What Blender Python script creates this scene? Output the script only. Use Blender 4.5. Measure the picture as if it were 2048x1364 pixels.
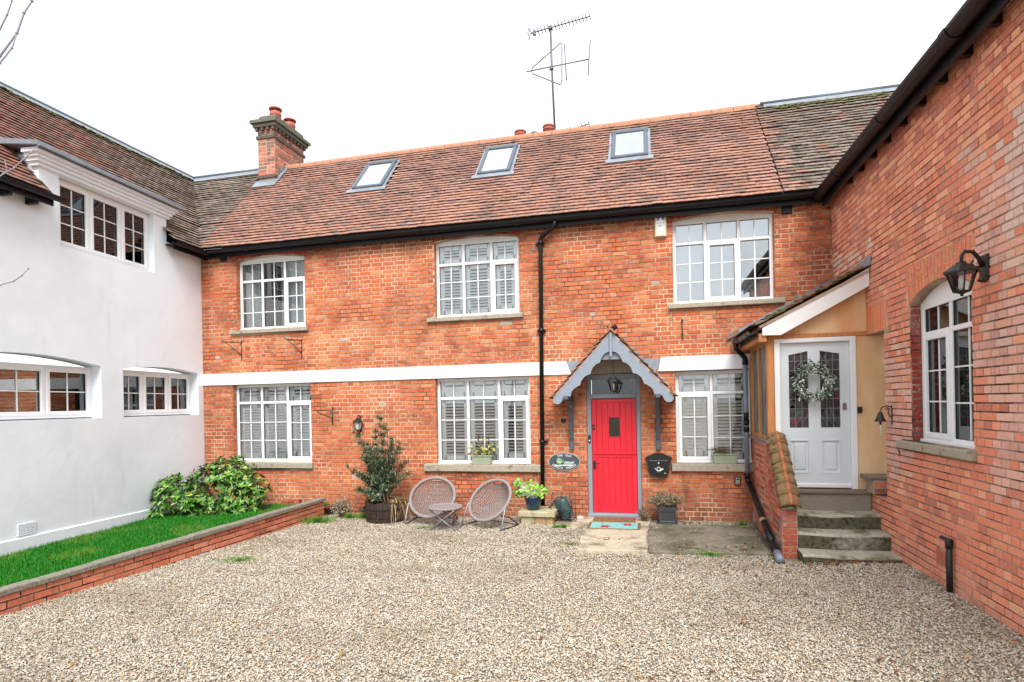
import bpy, bmesh, math, random
import numpy as np
from mathutils import Vector, Matrix, Euler, noise as mnoise
R = math.radians
PI = math.pi
S = bpy.context.scene
COL = S.collection
for o in list(bpy.data.objects): bpy.data.objects.remove(o)

# ---------------------------------------------------------------- camera
YAW, ROLL, FPX, CAMH = -0.234, -0.0195, 1143.0, 1.93
cw, sw = math.cos(YAW), math.sin(YAW)
cr, sr = math.cos(ROLL), math.sin(ROLL)
right0, down0, fwd0 = Vector((cw, -sw, 0)), Vector((0, 0, -1)), Vector((sw, cw, 0))
CR = right0*cr - down0*sr
CD = right0*sr + down0*cr
CF = fwd0
cam = bpy.data.cameras.new('camera'); camo = bpy.data.objects.new('camera', cam); COL.objects.link(camo)
m = Matrix.Identity(4)
for i in range(3):
    m[i][0] = CR[i]; m[i][1] = -CD[i]; m[i][2] = -CF[i]
m[2][3] = CAMH
camo.matrix_world = m
cam.sensor_width = 36; cam.lens = 36*FPX/2048; cam.shift_y = (807-682)/2048
cam.clip_start = 0.05; cam.clip_end = 2000
S.camera = camo
def project(p):
    d = Vector(p)-Vector((0, 0, CAMH)); z = d.dot(CF)
    if z < 0.1: return None
    return (1024+FPX*d.dot(CR)/z, 807+FPX*d.dot(CD)/z, z)

# ---------------------------------------------------------------- light
SUN_EL, SUN_AZ = R(50), R(-19)        # azimuth measured from straight behind the camera towards +X
sdir = Vector((math.sin(-SUN_AZ)*math.cos(SUN_EL), -math.cos(SUN_AZ)*math.cos(SUN_EL), math.sin(SUN_EL)))
sun = bpy.data.lights.new('sun', 'SUN'); sun.energy = 2.0; sun.angle = R(36); sun.color = (1.0, 0.965, 0.92)
suno = bpy.data.objects.new('sun', sun); COL.objects.link(suno)
suno.rotation_euler = sdir.to_track_quat('Z', 'Y').to_euler(); suno.location = (0, -5, 12)
W = bpy.data.worlds.new('World'); S.world = W; W.use_nodes = True
nt = W.node_tree; nt.nodes.clear()
wo = nt.nodes.new('ShaderNodeOutputWorld'); mix = nt.nodes.new('ShaderNodeMixShader')
b1 = nt.nodes.new('ShaderNodeBackground'); b2 = nt.nodes.new('ShaderNodeBackground')
sky = nt.nodes.new('ShaderNodeTexSky'); sky.sky_type = 'NISHITA'; sky.sun_disc = False
sky.sun_elevation = SUN_EL; sky.sun_rotation = math.atan2(sdir.x, sdir.y)
b1.inputs[1].default_value = 0.10
nt.links.new(sky.outputs[0], b1.inputs[0])
tc = nt.nodes.new('ShaderNodeTexCoord'); mp = nt.nodes.new('ShaderNodeMapping'); mp.inputs['Scale'].default_value = (1.4, 1.4, 3.0)
ns = nt.nodes.new('ShaderNodeTexNoise'); ns.inputs['Scale'].default_value = 1.6; ns.inputs['Detail'].default_value = 4; ns.inputs['Roughness'].default_value = .5
rp = nt.nodes.new('ShaderNodeValToRGB')
rp.color_ramp.elements[0].position = .36; rp.color_ramp.elements[0].color = (.50, .53, .56, 1)
rp.color_ramp.elements[1].position = .66; rp.color_ramp.elements[1].color = (.80, .825, .845, 1)
nt.links.new(tc.outputs['Generated'], mp.inputs[0]); nt.links.new(mp.outputs[0], ns.inputs[0]); nt.links.new(ns.outputs[0], rp.inputs[0]); nt.links.new(rp.outputs[0], b2.inputs[0])
b2.inputs[1].default_value = 0.80
mix.inputs[0].default_value = 0.93
nt.links.new(b1.outputs[0], mix.inputs[1]); nt.links.new(b2.outputs[0], mix.inputs[2]); nt.links.new(mix.outputs[0], wo.inputs[0])
S.view_settings.view_transform = 'Standard'; S.view_settings.look = 'None'; S.view_settings.gamma = 1; S.view_settings.use_curve_mapping = False
S.view_settings.exposure = 1.34
S.render.engine = 'CYCLES'
S.cycles.max_bounces = 8; S.cycles.transparent_max_bounces = 16; S.cycles.diffuse_bounces = 4

# ---------------------------------------------------------------- helpers
def srgb(r, g, b, k=1.0):
    f = lambda c: (c/255/12.92 if c/255 <= .04045 else ((c/255+.055)/1.055)**2.4)*k
    return (f(r), f(g), f(b))
def smooth(a, b, x):
    t = min(1, max(0, (x-a)/(b-a))); return t*t*(3-2*t)
def lerp3(a, b, t): return tuple(a[i]+(b[i]-a[i])*t for i in range(3))
def nz(x, y, z=0.0): return mnoise.noise(Vector((x, y, z)))

class Fr:                                     # a wall frame: a along, b up, c out of the wall
    def __init__(s, o, u=(1, 0, 0), v=(0, 0, 1)):
        s.o = Vector(o); s.u = Vector(u).normalized(); s.v = Vector(v).normalized(); s.n = s.u.cross(s.v)
    def __call__(s, a, b, c=0.0): return s.o+s.u*a+s.v*b+s.n*c
    def mat(s, a=0, b=0, c=0):
        p = s(a, b, c); M = Matrix.Identity(4)
        for i in range(3): M[i][0] = s.u[i]; M[i][1] = s.v[i]; M[i][2] = s.n[i]; M[i][3] = p[i]
        return M
ID = Fr((0, 0, 0), (1, 0, 0), (0, 1, 0))      # plain world axes (c = z)

class MB:
    def __init__(s): s.v = []; s.f = []; s.m = []; s.sm = []; s.mi = 0; s.smooth = False; s.col = []; s.c = (1, 1, 1)
    def add(s, vs, fs):
        k = len(s.v); s.v += [tuple(p) for p in vs]; s.col += [s.c]*len(vs)
        for f in fs: s.f.append(tuple(i+k for i in f)); s.m.append(s.mi); s.sm.append(s.smooth)
    def box(s, fr, a0, a1, b0, b1, c0, c1):
        p = [fr(a, b, c) for c in (c0, c1) for b in (b0, b1) for a in (a0, a1)]
        s.add(p, [(0, 2, 3, 1), (4, 5, 7, 6), (0, 1, 5, 4), (2, 6, 7, 3), (0, 4, 6, 2), (1, 3, 7, 5)])
    def bbox(s, fr, a0, a1, b0, b1, c0, c1, e=.006):     # box with chamfered front (c1) edges
        p = [fr(a, b, c0) for (a, b) in ((a0, b0), (a1, b0), (a1, b1), (a0, b1))]
        p += [fr(a, b, c1-e) for (a, b) in ((a0, b0), (a1, b0), (a1, b1), (a0, b1))]
        p += [fr(a, b, c1) for (a, b) in ((a0+e, b0+e), (a1-e, b0+e), (a1-e, b1-e), (a0+e, b1-e))]
        fs = [(3, 2, 1, 0), (8, 9, 10, 11)]
        for i in range(4):
            j = (i+1) % 4; fs += [(i, j, j+4, i+4), (i+4, j+4, j+8, i+8)]
        s.add(p, fs)
    def prism(s, fr, pts, c0, c1):                         # polygon (a,b) extruded c0..c1 (convex or simple)
        n = len(pts); p = [fr(a, b, c0) for a, b in pts]+[fr(a, b, c1) for a, b in pts]
        s.add(p, [tuple(range(n-1, -1, -1)), tuple(range(n, 2*n))]+[(i, (i+1) % n, (i+1) % n+n, i+n) for i in range(n)])
    def tube(s, pts, r, n=8, cap=True, closed=False):
        pts = [Vector(p) for p in pts]; L = len(pts)
        rs = r if isinstance(r, (list, tuple)) else [r]*L
        rings = []; prev = None
        for i, p in enumerate(pts):
            if closed: t = (pts[(i+1) % L]-pts[i-1])
            else: t = pts[min(i+1, L-1)]-pts[max(i-1, 0)]
            if t.length < 1e-9: t = Vector((0, 0, 1))
            t.normalize()
            if prev is None:
                a = Vector((0, 0, 1)) if abs(t.z) < .9 else Vector((1, 0, 0)); x = t.cross(a).normalized()
            else:
                x = prev-t*prev.dot(t)
                x = x.normalized() if x.length > 1e-6 else t.orthogonal().normalized()
            prev = x; y = t.cross(x)
            rings.append([p+(x*math.cos(2*PI*k/n)+y*math.sin(2*PI*k/n))*rs[i] for k in range(n)])
        vs = [q for rg in rings for q in rg]; fs = []
        for i in range(L if closed else L-1):
            j = (i+1) % L
            for k in range(n): fs.append((i*n+k, i*n+(k+1) % n, j*n+(k+1) % n, j*n+k))
        if cap and not closed: fs += [tuple(range(n-1, -1, -1)), tuple((L-1)*n+k for k in range(n))]
        old = s.smooth; s.smooth = True; s.add(vs, fs); s.smooth = old
    def lathe(s, prof, loc, n=20, axis=None, sx=1, sy=1):    # prof [(r,z)]
        vs = []; fs = []; loc = Vector(loc)
        for r, z in prof:
            for k in range(n):
                q = Vector((r*math.cos(2*PI*k/n)*sx, r*math.sin(2*PI*k/n)*sy, z))
                if axis is not None: q = axis @ q
                vs.append(loc+q)
        for i in range(len(prof)-1):
            for k in range(n): fs.append((i*n+k, i*n+(k+1) % n, (i+1)*n+(k+1) % n, (i+1)*n+k))
        fs += [tuple(range(n-1, -1, -1)), tuple((len(prof)-1)*n+k for k in range(n))]
        s.add(vs, fs)
    def leaf(s, p, d, up, L, w, fold=.25, droop=.2):
        d = Vector(d).normalized(); x = d.cross(Vector(up)); x = x.normalized() if x.length > 1e-4 else d.orthogonal().normalized(); n = x.cross(d)
        p = Vector(p); q = [p, p+d*L*.3+x*w*.42+n*fold*w*.4, p+d*L*.65+x*w*.4+n*(fold*w*.4-droop*L*.15), p+d*L-n*droop*L*.5, p+d*L*.65-x*w*.4+n*(fold*w*.4-droop*L*.15), p+d*L*.3-x*w*.42+n*fold*w*.4, p+d*L*.5-n*droop*L*.1]
        s.add(q, [(0, 1, 6), (1, 2, 6), (2, 3, 6), (3, 4, 6), (4, 5, 6), (5, 0, 6)])
    def mesh(s, name, mats):
        me = bpy.data.meshes.new(name); me.from_pydata([tuple(p) for p in s.v], [], s.f)
        for mt in (mats if isinstance(mats, (list, tuple)) else [mats]): me.materials.append(mt)
        me.polygons.foreach_set('material_index', s.m); me.polygons.foreach_set('use_smooth', s.sm)
        ca = me.color_attributes.new('Col', 'FLOAT_COLOR', 'POINT')
        ca.data.foreach_set('color', [x for c in s.col for x in (c[0], c[1], c[2], 1.0)])
        me.update(); return me
    def build(s, name, mats, parent=None, **kw):
        o = bpy.data.objects.new(name, s.mesh(name, mats)); COL.objects.link(o)
        if parent is not None: o.parent = parent
        for k, v in kw.items(): o[k] = v
        return o
def empty(name, loc, label=None, cat=None, group=None, rz=0):
    o = bpy.data.objects.new(name, None); COL.objects.link(o); o.empty_display_size = .2
    o.location = loc; o.rotation_euler = (0, 0, rz)
    if label: o['label'] = label
    if cat: o['category'] = cat
    if group: o['group'] = group
    return o
def thing(name, loc, label, cat, group=None):      # an Empty at the thing's base; its parts are built in world coordinates
    return empty(name, loc, label, cat, group)
def world_of(o):
    if o.parent is None: return o.matrix_basis.copy()
    return world_of(o.parent) @ o.matrix_parent_inverse @ o.matrix_basis
def part(mb, name, mats, par, **kw):                # a mesh built in world coordinates, hung under par
    o = mb.build(name, mats, None, **kw)
    if par is not None: o.parent = par; o.matrix_parent_inverse = PINV(par)
    return o
def mesh_part(me, name, par, mw, **kw):             # an object sharing a mesh, placed by a world matrix, as a child of par
    o = bpy.data.objects.new(name, me); COL.objects.link(o); o.parent = par
    o.matrix_parent_inverse = PINV(par); o.matrix_basis = mw
    for k, v in kw.items(): o[k] = v
    return o
_pinv = {}
def PINV(par):
    if par.name not in _pinv: _pinv[par.name] = world_of(par).inverted()
    return _pinv[par.name]
def tag(o, label, cat, group=None, kind=None):
    if label: o['label'] = label
    if cat: o['category'] = cat
    if group: o['group'] = group
    if kind: o['kind'] = kind
    return o

# ---------------------------------------------------------------- materials
def mat(name, col=(.5, .5, .5), rough=.7, metal=0, spec=.5, noise=0, nscale=20, col2=None, bump=0, bscale=60, attr=False, dirt=None, dscale=3, dthr=.55, coat=0, trans=0, obj=False, stretch=None):
    M = bpy.data.materials.new(name); M.use_nodes = True; t = M.node_tree; N = t.nodes; Lk = t.links.new
    b = N['Principled BSDF']; b.inputs['Roughness'].default_value = rough; b.inputs['Metallic'].default_value = metal
    b.inputs['Specular IOR Level'].default_value = spec; b.inputs['Coat Weight'].default_value = coat
    g = N.new('ShaderNodeNewGeometry')
    src = g.outputs['Position']
    if stretch:
        mp_ = N.new('ShaderNodeMapping'); mp_.inputs['Scale'].default_value = stretch; Lk(src, mp_.inputs[0]); src = mp_.outputs[0]
    cur = None
    if attr:
        a = N.new('ShaderNodeAttribute'); a.attribute_name = 'Col'; oi = N.new('ShaderNodeObjectInfo')
        mx = N.new('ShaderNodeMix'); mx.data_type = 'RGBA'; mx.blend_type = 'MULTIPLY'; mx.inputs[0].default_value = 1
        Lk(a.outputs['Color'], mx.inputs[6]); Lk(oi.outputs['Color'], mx.inputs[7]); cur = mx.outputs[2]
    if cur is None:
        rgb = N.new('ShaderNodeRGB'); rgb.outputs[0].default_value = (*col, 1); cur = rgb.outputs[0]
    if noise or col2:
        n = N.new('ShaderNodeTexNoise'); n.inputs['Scale'].default_value = nscale; n.inputs['Detail'].default_value = 5; n.inputs['Roughness'].default_value = .62
        Lk(src, n.inputs['Vector'])
        if col2:
            r = N.new('ShaderNodeMapRange'); r.inputs[1].default_value = .38; r.inputs[2].default_value = .62; Lk(n.outputs[0], r.inputs[0])
            mx = N.new('ShaderNodeMix'); mx.data_type = 'RGBA'; Lk(r.outputs[0], mx.inputs[0]); Lk(cur, mx.inputs[6]); mx.inputs[7].default_value = (*col2, 1); cur = mx.outputs[2]
        if noise:
            r = N.new('ShaderNodeMapRange'); r.inputs[1].default_value = .3; r.inputs[2].default_value = .7; r.inputs[3].default_value = 1-noise; r.inputs[4].default_value = 1+noise
            Lk(n.outputs[0], r.inputs[0]); mx = N.new('ShaderNodeMix'); mx.data_type = 'RGBA'; mx.blend_type = 'MULTIPLY'; mx.inputs[0].default_value = 1
            Lk(cur, mx.inputs[6]); Lk(r.outputs[0], mx.inputs[7]); cur = mx.outputs[2]
    if dirt:
        n = N.new('ShaderNodeTexNoise'); n.inputs['Scale'].default_value = dscale; n.inputs['Detail'].default_value = 7; n.inputs['Roughness'].default_value = .7; Lk(src, n.inputs['Vector'])
        r = N.new('ShaderNodeMapRange'); r.inputs[1].default_value = dthr; r.inputs[2].default_value = dthr+.12; r.inputs[4].default_value = .85; Lk(n.outputs[0], r.inputs[0])
        mx = N.new('ShaderNodeMix'); mx.data_type = 'RGBA'; Lk(r.outputs[0], mx.inputs[0]); Lk(cur, mx.inputs[6]); mx.inputs[7].default_value = (*dirt, 1); cur = mx.outputs[2]
    Lk(cur, b.inputs['Base Color'])
    if bump:
        n = N.new('ShaderNodeTexNoise'); n.inputs['Scale'].default_value = bscale; n.inputs['Detail'].default_value = 6; Lk(src, n.inputs['Vector'])
        bp = N.new('ShaderNodeBump'); bp.inputs['Strength'].default_value = bump; bp.inputs['Distance'].default_value = .01; Lk(n.outputs[0], bp.inputs['Height']); Lk(bp.outputs[0], b.inputs['Normal'])
    return M
def weather(M, layers):
    # layers: (scale, detail, lo, hi, colour, amount, stretch) mixed over the base colour
    t = M.node_tree; N = t.nodes; Lk = t.links.new; b = N['Principled BSDF']; cur = b.inputs['Base Color'].links[0].from_socket; g = N.new('ShaderNodeNewGeometry')
    for (sc_, de, lo, hi, c, am, stc) in layers:
        mp_ = N.new('ShaderNodeMapping'); mp_.inputs['Scale'].default_value = stc; mp_.inputs['Location'].default_value = (sc_*.37, de*1.7, lo*9); Lk(g.outputs['Position'], mp_.inputs[0])
        n = N.new('ShaderNodeTexNoise'); n.inputs['Scale'].default_value = sc_; n.inputs['Detail'].default_value = de; n.inputs['Roughness'].default_value = .65; Lk(mp_.outputs[0], n.inputs['Vector'])
        r = N.new('ShaderNodeMapRange'); r.inputs[1].default_value = lo; r.inputs[2].default_value = hi; r.inputs[4].default_value = am; Lk(n.outputs[0], r.inputs[0])
        mx = N.new('ShaderNodeMix'); mx.data_type = 'RGBA'; Lk(r.outputs[0], mx.inputs[0]); Lk(cur, mx.inputs[6]); mx.inputs[7].default_value = (*c, 1); cur = mx.outputs[2]
    Lk(cur, b.inputs['Base Color'])
def glass(name, tint=(.985, .992, .992), base=.10, k=1.2, rough=.0, wav=0.0):
    M = bpy.data.materials.new(name); M.use_nodes = True; t = M.node_tree; N = t.nodes; N.clear(); Lk = t.links.new
    out = N.new('ShaderNodeOutputMaterial'); mx = N.new('ShaderNodeMixShader'); tr = N.new('ShaderNodeBsdfTransparent'); gl = N.new('ShaderNodeBsdfGlossy')
    tr.inputs[0].default_value = (*tint, 1); gl.inputs['Roughness'].default_value = rough; gl.inputs[0].default_value = (.93, .96, .97, 1)
    fr = N.new('ShaderNodeFresnel'); fr.inputs[0].default_value = 1.5
    ma = N.new('ShaderNodeMath'); ma.operation = 'MULTIPLY_ADD'; ma.inputs[1].default_value = k; ma.inputs[2].default_value = base; ma.use_clamp = True
    Lk(fr.outputs[0], ma.inputs[0]); Lk(ma.outputs[0], mx.inputs[0]); Lk(tr.outputs[0], mx.inputs[1]); Lk(gl.outputs[0], mx.inputs[2]); Lk(mx.outputs[0], out.inputs[0])
    if wav:
        n = N.new('ShaderNodeTexNoise'); n.inputs['Scale'].default_value = 3 if wav < .5 else 60; g = N.new('ShaderNodeNewGeometry'); Lk(g.outputs['Position'], n.inputs['Vector'])
        bp = N.new('ShaderNodeBump'); bp.inputs['Strength'].default_value = wav; bp.inputs['Distance'].default_value = .01; Lk(n.outputs[0], bp.inputs['Height']); Lk(bp.outputs[0], gl.inputs['Normal'])
    return M
M_brick = mat('brick_clay', attr=True, rough=.85, spec=.2, noise=.16, nscale=45, bump=.5, bscale=90, dirt=(.16, .10, .08), dscale=30, dthr=.68)
M_brickp = mat('brick_pale_washed', attr=True, rough=.85, spec=.3, noise=.12, nscale=40, bump=.5, bscale=90)
M_mortar = mat('mortar_front', srgb(226, 206, 178, .82), rough=.95, spec=.1, col2=srgb(104, 88, 80), nscale=1.3, bump=.5, bscale=70)
M_mortar_r = mat('mortar_dark', srgb(204, 178, 160, .8), rough=.95, spec=.1, col2=srgb(84, 72, 68, .8), nscale=2.0, bump=.5, bscale=70)
M_mortar_g = mat('mortar_garden_wall', srgb(150, 138, 122, .8), rough=.95, spec=.1, col2=srgb(62, 58, 54), nscale=5, bump=.5, bscale=70)
M_tile = mat('clay_tile', attr=True, rough=.8, spec=.25, noise=.3, nscale=28, bump=.5, bscale=80, dirt=(.09, .085, .07), dscale=14, dthr=.64)
M_felt = mat('roof_underlay', (.03, .028, .026), rough=.95)
M_upvc = mat('white_frame_plastic', (.84, .85, .86), rough=.32, spec=.5, noise=.03, nscale=6)
M_pale = mat('pale_pointing', srgb(232, 206, 184, .85), rough=.95, noise=.1, nscale=30)
M_bar = mat('white_glazing_bar', (.80, .82, .83), rough=.4)
M_seal = mat('black_gasket', (.02, .02, .022), rough=.6)
M_render = mat('white_render', srgb(243, 249, 255, .98), rough=.8, spec=.2, noise=.03, nscale=1.3, bump=.5, bscale=7)
M_band = mat('white_painted_band', (.86, .86, .87), rough=.6, noise=.03, nscale=4, bump=.12, bscale=30)
M_sill = mat('stone_sill', srgb(178, 168, 150, .85), rough=.9, spec=.2, noise=.15, nscale=30, dirt=srgb(88, 84, 72), dscale=9, dthr=.56, bump=.4, bscale=60)
M_black = mat('black_gutter_paint', (.005, .0055, .007), rough=.42, spec=.35, noise=.3, nscale=12, dirt=(.022, .026, .032), dscale=9, dthr=.62)
M_iron = mat('black_iron', (.012, .012, .013), rough=.45, bump=.2, bscale=90)
M_ironr = mat('worn_iron', (.03, .028, .027), rough=.5, metal=.3, noise=.3, nscale=30)
M_dark = mat('dark_room', (.028, .034, .036), rough=.95)
M_room = mat('dim_room', (.10, .12, .13), rough=.95)
M_curt = mat('pale_curtain', srgb(205, 216, 218, .9), rough=.9, noise=.05, nscale=6)
M_curtb = mat('blue_grey_blind', srgb(196, 206, 212, .95), rough=.8)
M_beige = mat('beige_curtain', srgb(178, 160, 140, .9), rough=.9)
M_louvre = mat('white_louvre', (.84, .85, .85), rough=.45)
M_glass = glass('window_glass', base=.05, k=1.2)
M_glassk = glass('dark_hall_glass', base=.01, k=.9)
M_glassd = glass('window_glass_reflective', base=.22, k=1.5, wav=.012)
M_glasss = glass('skylight_glass', base=.72, k=1.5)
M_lead = mat('lead_sheet', srgb(150, 158, 168, .9), rough=.45, metal=.35, noise=.18, nscale=7, bump=.15, bscale=20)
M_leadd = mat('dark_ridge_metal', srgb(88, 96, 102, .9), rough=.5, metal=.3, noise=.2, nscale=9)
M_bluegrey = mat('blue_grey_paint', srgb(150, 162, 176, .82), rough=.45, noise=.05, nscale=12, bump=.06, bscale=120)
M_bluegreyd = mat('slate_grey_paint', srgb(92, 100, 112, .85), rough=.45, noise=.06, nscale=12)
M_red = mat('red_door_paint', srgb(232, 34, 54, .92), rough=.36, spec=.5, noise=.05, nscale=5, bump=.05, bscale=140)
M_porchdoor = mat('pale_grey_door_paint', srgb(222, 232, 238, .9), rough=.4, noise=.02, nscale=8)
M_white = mat('white_gloss_paint', (.84, .85, .86), rough=.35)
M_ply = mat('orange_varnished_plywood', srgb(246, 212, 170, .88), rough=.55, spec=.3, col2=srgb(236, 182, 130, .88), nscale=2.2, noise=0, stretch=(1, 1, .25), bump=.05, bscale=60, dirt=srgb(150, 100, 60), dscale=2.4, dthr=.68)
M_timber = mat('pine_post', srgb(206, 138, 80, .85), rough=.6, noise=.2, nscale=9, stretch=(3, 3, .3), dirt=srgb(120, 68, 38), dscale=5, dthr=.64)
M_oak = mat('grey_weathered_timber', srgb(140, 122, 106, .8), rough=.8, noise=.25, nscale=8, stretch=(.3, 3, 3))
M_stone = mat('mossy_concrete_step', srgb(190, 186, 170, .85), rough=.92, spec=.15, noise=.25, nscale=22, dirt=srgb(92, 96, 62), dscale=2.6, dthr=.5, bump=.6, bscale=45)
M_peb = mat('pebble_dash_riser', srgb(156, 148, 136, .85), rough=.95, noise=.45, nscale=90, bump=.9, bscale=110)
M_slabd = mat('patio_concrete_dark', srgb(150, 142, 126, .75), rough=.92, spec=.15, noise=.2, nscale=12, dirt=srgb(98, 96, 74, .8), dscale=1.8, dthr=.46, bump=.4, bscale=40)
M_slab = mat('patio_concrete', srgb(206, 194, 170, .8), rough=.92, spec=.15, noise=.14, nscale=12, dirt=srgb(104, 98, 82, .8), dscale=1.4, dthr=.5, bump=.4, bscale=40)
M_moss = mat('moss', srgb(124, 128, 84, .6), rough=.95, noise=.3, nscale=60, bump=.8, bscale=90)
weather(M_brick, [(1.1, 5, .50, .66, srgb(142, 76, 58, .8), .45, (1, 1, 1.4)), (.7, 4, .56, .70, srgb(236, 146, 96, .85), .4, (.6, .6, 1.8)), (1.7, 6, .56, .70, srgb(214, 160, 124, .85), .28, (1, 1, 1)), (22, 4, .58, .66, srgb(226, 190, 164, .85), .5, (1, 1, 1)), (2.2, 5, .62, .72, srgb(78, 56, 50), .5, (3, 3, .5))])
weather(M_brickp, [(1.3, 5, .54, .72, srgb(170, 108, 90, .8), .30, (1, 1, 1.4)), (1.9, 6, .54, .70, srgb(216, 182, 168, .85), .35, (1, 1, 1)), (24, 4, .57, .65, srgb(222, 190, 174, .85), .5, (1, 1, 1)), (2.4, 5, .62, .74, srgb(84, 66, 62), .45, (3, 3, .5))])
weather(M_tile, [(1.0, 5, .48, .66, srgb(120, 92, 80, .6), .35, (1, 1, 1)), (16, 5, .60, .68, srgb(176, 160, 140, .6), .5, (1, 1, 1)), (3.5, 5, .58, .70, srgb(66, 60, 52, .6), .55, (2.5, .5, .5))])
weather(M_render, [(.8, 4, .45, .7, srgb(226, 234, 242, .95), .5, (1, 1, 1)), (2.2, 6, .60, .74, srgb(204, 208, 210, .9), .25, (1, 1.6, .35)), (30, 3, .66, .70, srgb(190, 192, 190, .9), .3, (1, 1, 1))])
weather(M_band, [(2.5, 5, .58, .75, srgb(206, 204, 200, .9), .5, (1, 1, .4))])
weather(M_upvc, [(3.0, 5, .60, .75, srgb(200, 202, 200, .9), .4, (1, 1, .5))])
weather(M_red, [(2.0, 5, .5, .7, srgb(206, 34, 50, .85), .5, (2, 1, .4)), (40, 3, .62, .7, srgb(170, 40, 48, .8), .35, (1, 1, .3))])
M_riser = mat('dark_mossy_riser', srgb(128, 124, 106, .75), rough=.95, spec=.1, noise=.3, nscale=18, col2=srgb(66, 66, 46, .8), bump=.7, bscale=40, dirt=srgb(186, 184, 174, .8), dscale=2.1, dthr=.56)
# ---------------------------------------------------------------- bricks, tiles, walls
def rect_minus(r, h):
    a0, a1, b0, b1 = r; c0, c1, d0, d1 = h
    if c1 <= a0 or c0 >= a1 or d1 <= b0 or d0 >= b1: return [r]
    out = []
    if c0 > a0: out.append((a0, c0, b0, b1))
    if c1 < a1: out.append((c1, a1, b0, b1))
    m0, m1 = max(a0, c0), min(a1, c1)
    if d0 > b0: out.append((m0, m1, b0, d0))
    if d1 < b1: out.append((m0, m1, d1, b1))
    return out
def bond(W0, W1, H0, H1, holes=(), course=.075, L=.225, kind='english', seed=0, j=.0125, phase=0):
    rnd = random.Random(seed); rects = []; k = 0; b = H0
    while b < H1-.01:
        off = 0; ln = L; hd = False
        b1 = min(b+course, H1)
        if kind == 'english': hd = (k % 2 == 1); ln = L/2 if hd else L; off = L/4 if hd else 0
        elif kind == 'stretcher': ln = L; off = L/2 if k % 2 else 0; hd = False
        elif kind == 'header': ln = L; off = 0; hd = True
        a = W0-off-phase
        while a < W1:
            ll = ln
            if kind == 'mixed':
                ll = L/2 if rnd.random() < .45 else L
            elif kind == 'english' and not hd and rnd.random() < .05: ll = L/2
            r0, r1 = max(a, W0), min(a+ll, W1)
            a += ll
            if r1-r0 < .03: continue
            rs = [(r0+j/2, r1-j/2, b+j/2, b1-j/2)]
            for h in holes:
                rs = [q for r in rs for q in rect_minus(r, h)]
            for q in rs:
                if q[1]-q[0] > .025 and q[3]-q[2] > .02: rects.append(q)
        b = b1; k += 1
    return rects
_unit = {}
def unit_brick():                      # a chamfered brick, 1 x 1 x 1 with its back open: shared by every brick object
    if 'b' not in _unit:
        mb = MB(); e = .05
        mb.v = []; p = [(-.5, -.5, 0), (.5, -.5, 0), (.5, .5, 0), (-.5, .5, 0)]
        p += [(x, y, .82) for x, y, z in p[:4]]
        p += [(x*(1-e*.6), y*(1-e*2), 1) for x, y, z in p[:4]]
        fs = [(8, 9, 10, 11)]
        for i in range(4):
            q = (i+1) % 4; fs += [(i, q, q+4, i+4), (i+4, q+4, q+8, i+8)]
        mb.add([Vector(q) for q in p], fs); _unit['b'] = (np.array(p), fs, {})
    return _unit['b']
def emit_bricks(fr, rects, colfn, par, material, nparts=300, proud=.0055, name='brick', rest='brickwork', seed=1, jit=1.0, deep=.03, restkind=True):
    P, F, cache = unit_brick()
    if material.name not in cache:
        mb = MB(); mb.add([Vector(q) for q in P], F); cache[material.name] = mb.mesh('brick_shape', material)
    me = cache[material.name]
    rnd = random.Random(seed); items = []
    for (a0, a1, b0, b1) in rects:
        ca, cb = (a0+a1)/2, (b0+b1)/2; w, h = a1-a0, b1-b0
        pr = proud+rnd.uniform(-.0022, .0028)*jit
        w2, h2 = w*(1-rnd.uniform(0, .015)), h*(1-rnd.uniform(0, .05))
        rot = rnd.gauss(0, .006)*jit; c = colfn(fr(ca, cb), w > .16, rnd)
        q = project(fr(ca, cb)); area = 0
        if q and 0 < q[0] < 2048 and 0 < q[1] < 1364:
            q0, q1 = project(fr(a0, cb)), project(fr(a1, cb)); q2, q3 = project(fr(ca, b0)), project(fr(ca, b1))
            area = abs(q0[0]-q1[0])*abs(q2[1]-q3[1]) if all((q0, q1, q2, q3)) else 0
        items.append((area, ca, cb, w2, h2, pr, rot, c))
    items.sort(key=lambda t: -t[0])
    for it in items[:nparts]:
        area, ca, cb, w, h, pr, rot, c = it
        M = fr.mat(ca, cb, -deep) @ Matrix.Rotation(rot, 4, 'Z') @ Matrix.Diagonal((w, h, pr+deep, 1))
        o = mesh_part(me, name, par, M); o.color = (*c, 1)
    items = items[nparts:]
    if items:
        n = len(items); V = np.zeros((n, 12, 3)); C = np.ones((n, 12, 4))
        u, v, nn, o0 = (np.array(x) for x in (fr.u, fr.v, fr.n, fr.o))
        A = np.array([it[1:7] for it in items]); cs, sn = np.cos(A[:, 5]), np.sin(A[:, 5])
        lx = P[None, :, 0]*A[:, 2][:, None]; ly = P[None, :, 1]*A[:, 3][:, None]
        x = lx*cs[:, None]-ly*sn[:, None]+A[:, 0][:, None]; y = lx*sn[:, None]+ly*cs[:, None]+A[:, 1][:, None]; z = -deep+P[None, :, 2]*(A[:, 4]+deep)[:, None]
        V = o0+x[..., None]*u+y[..., None]*v+z[..., None]*nn
        C[:, :, :3] = np.array([it[7] for it in items])[:, None, :]
        np_mesh(rest, V.reshape(-1, 3), np.array(F), 12, n, C.reshape(-1, 4), material, par, kind='stuff')
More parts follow.
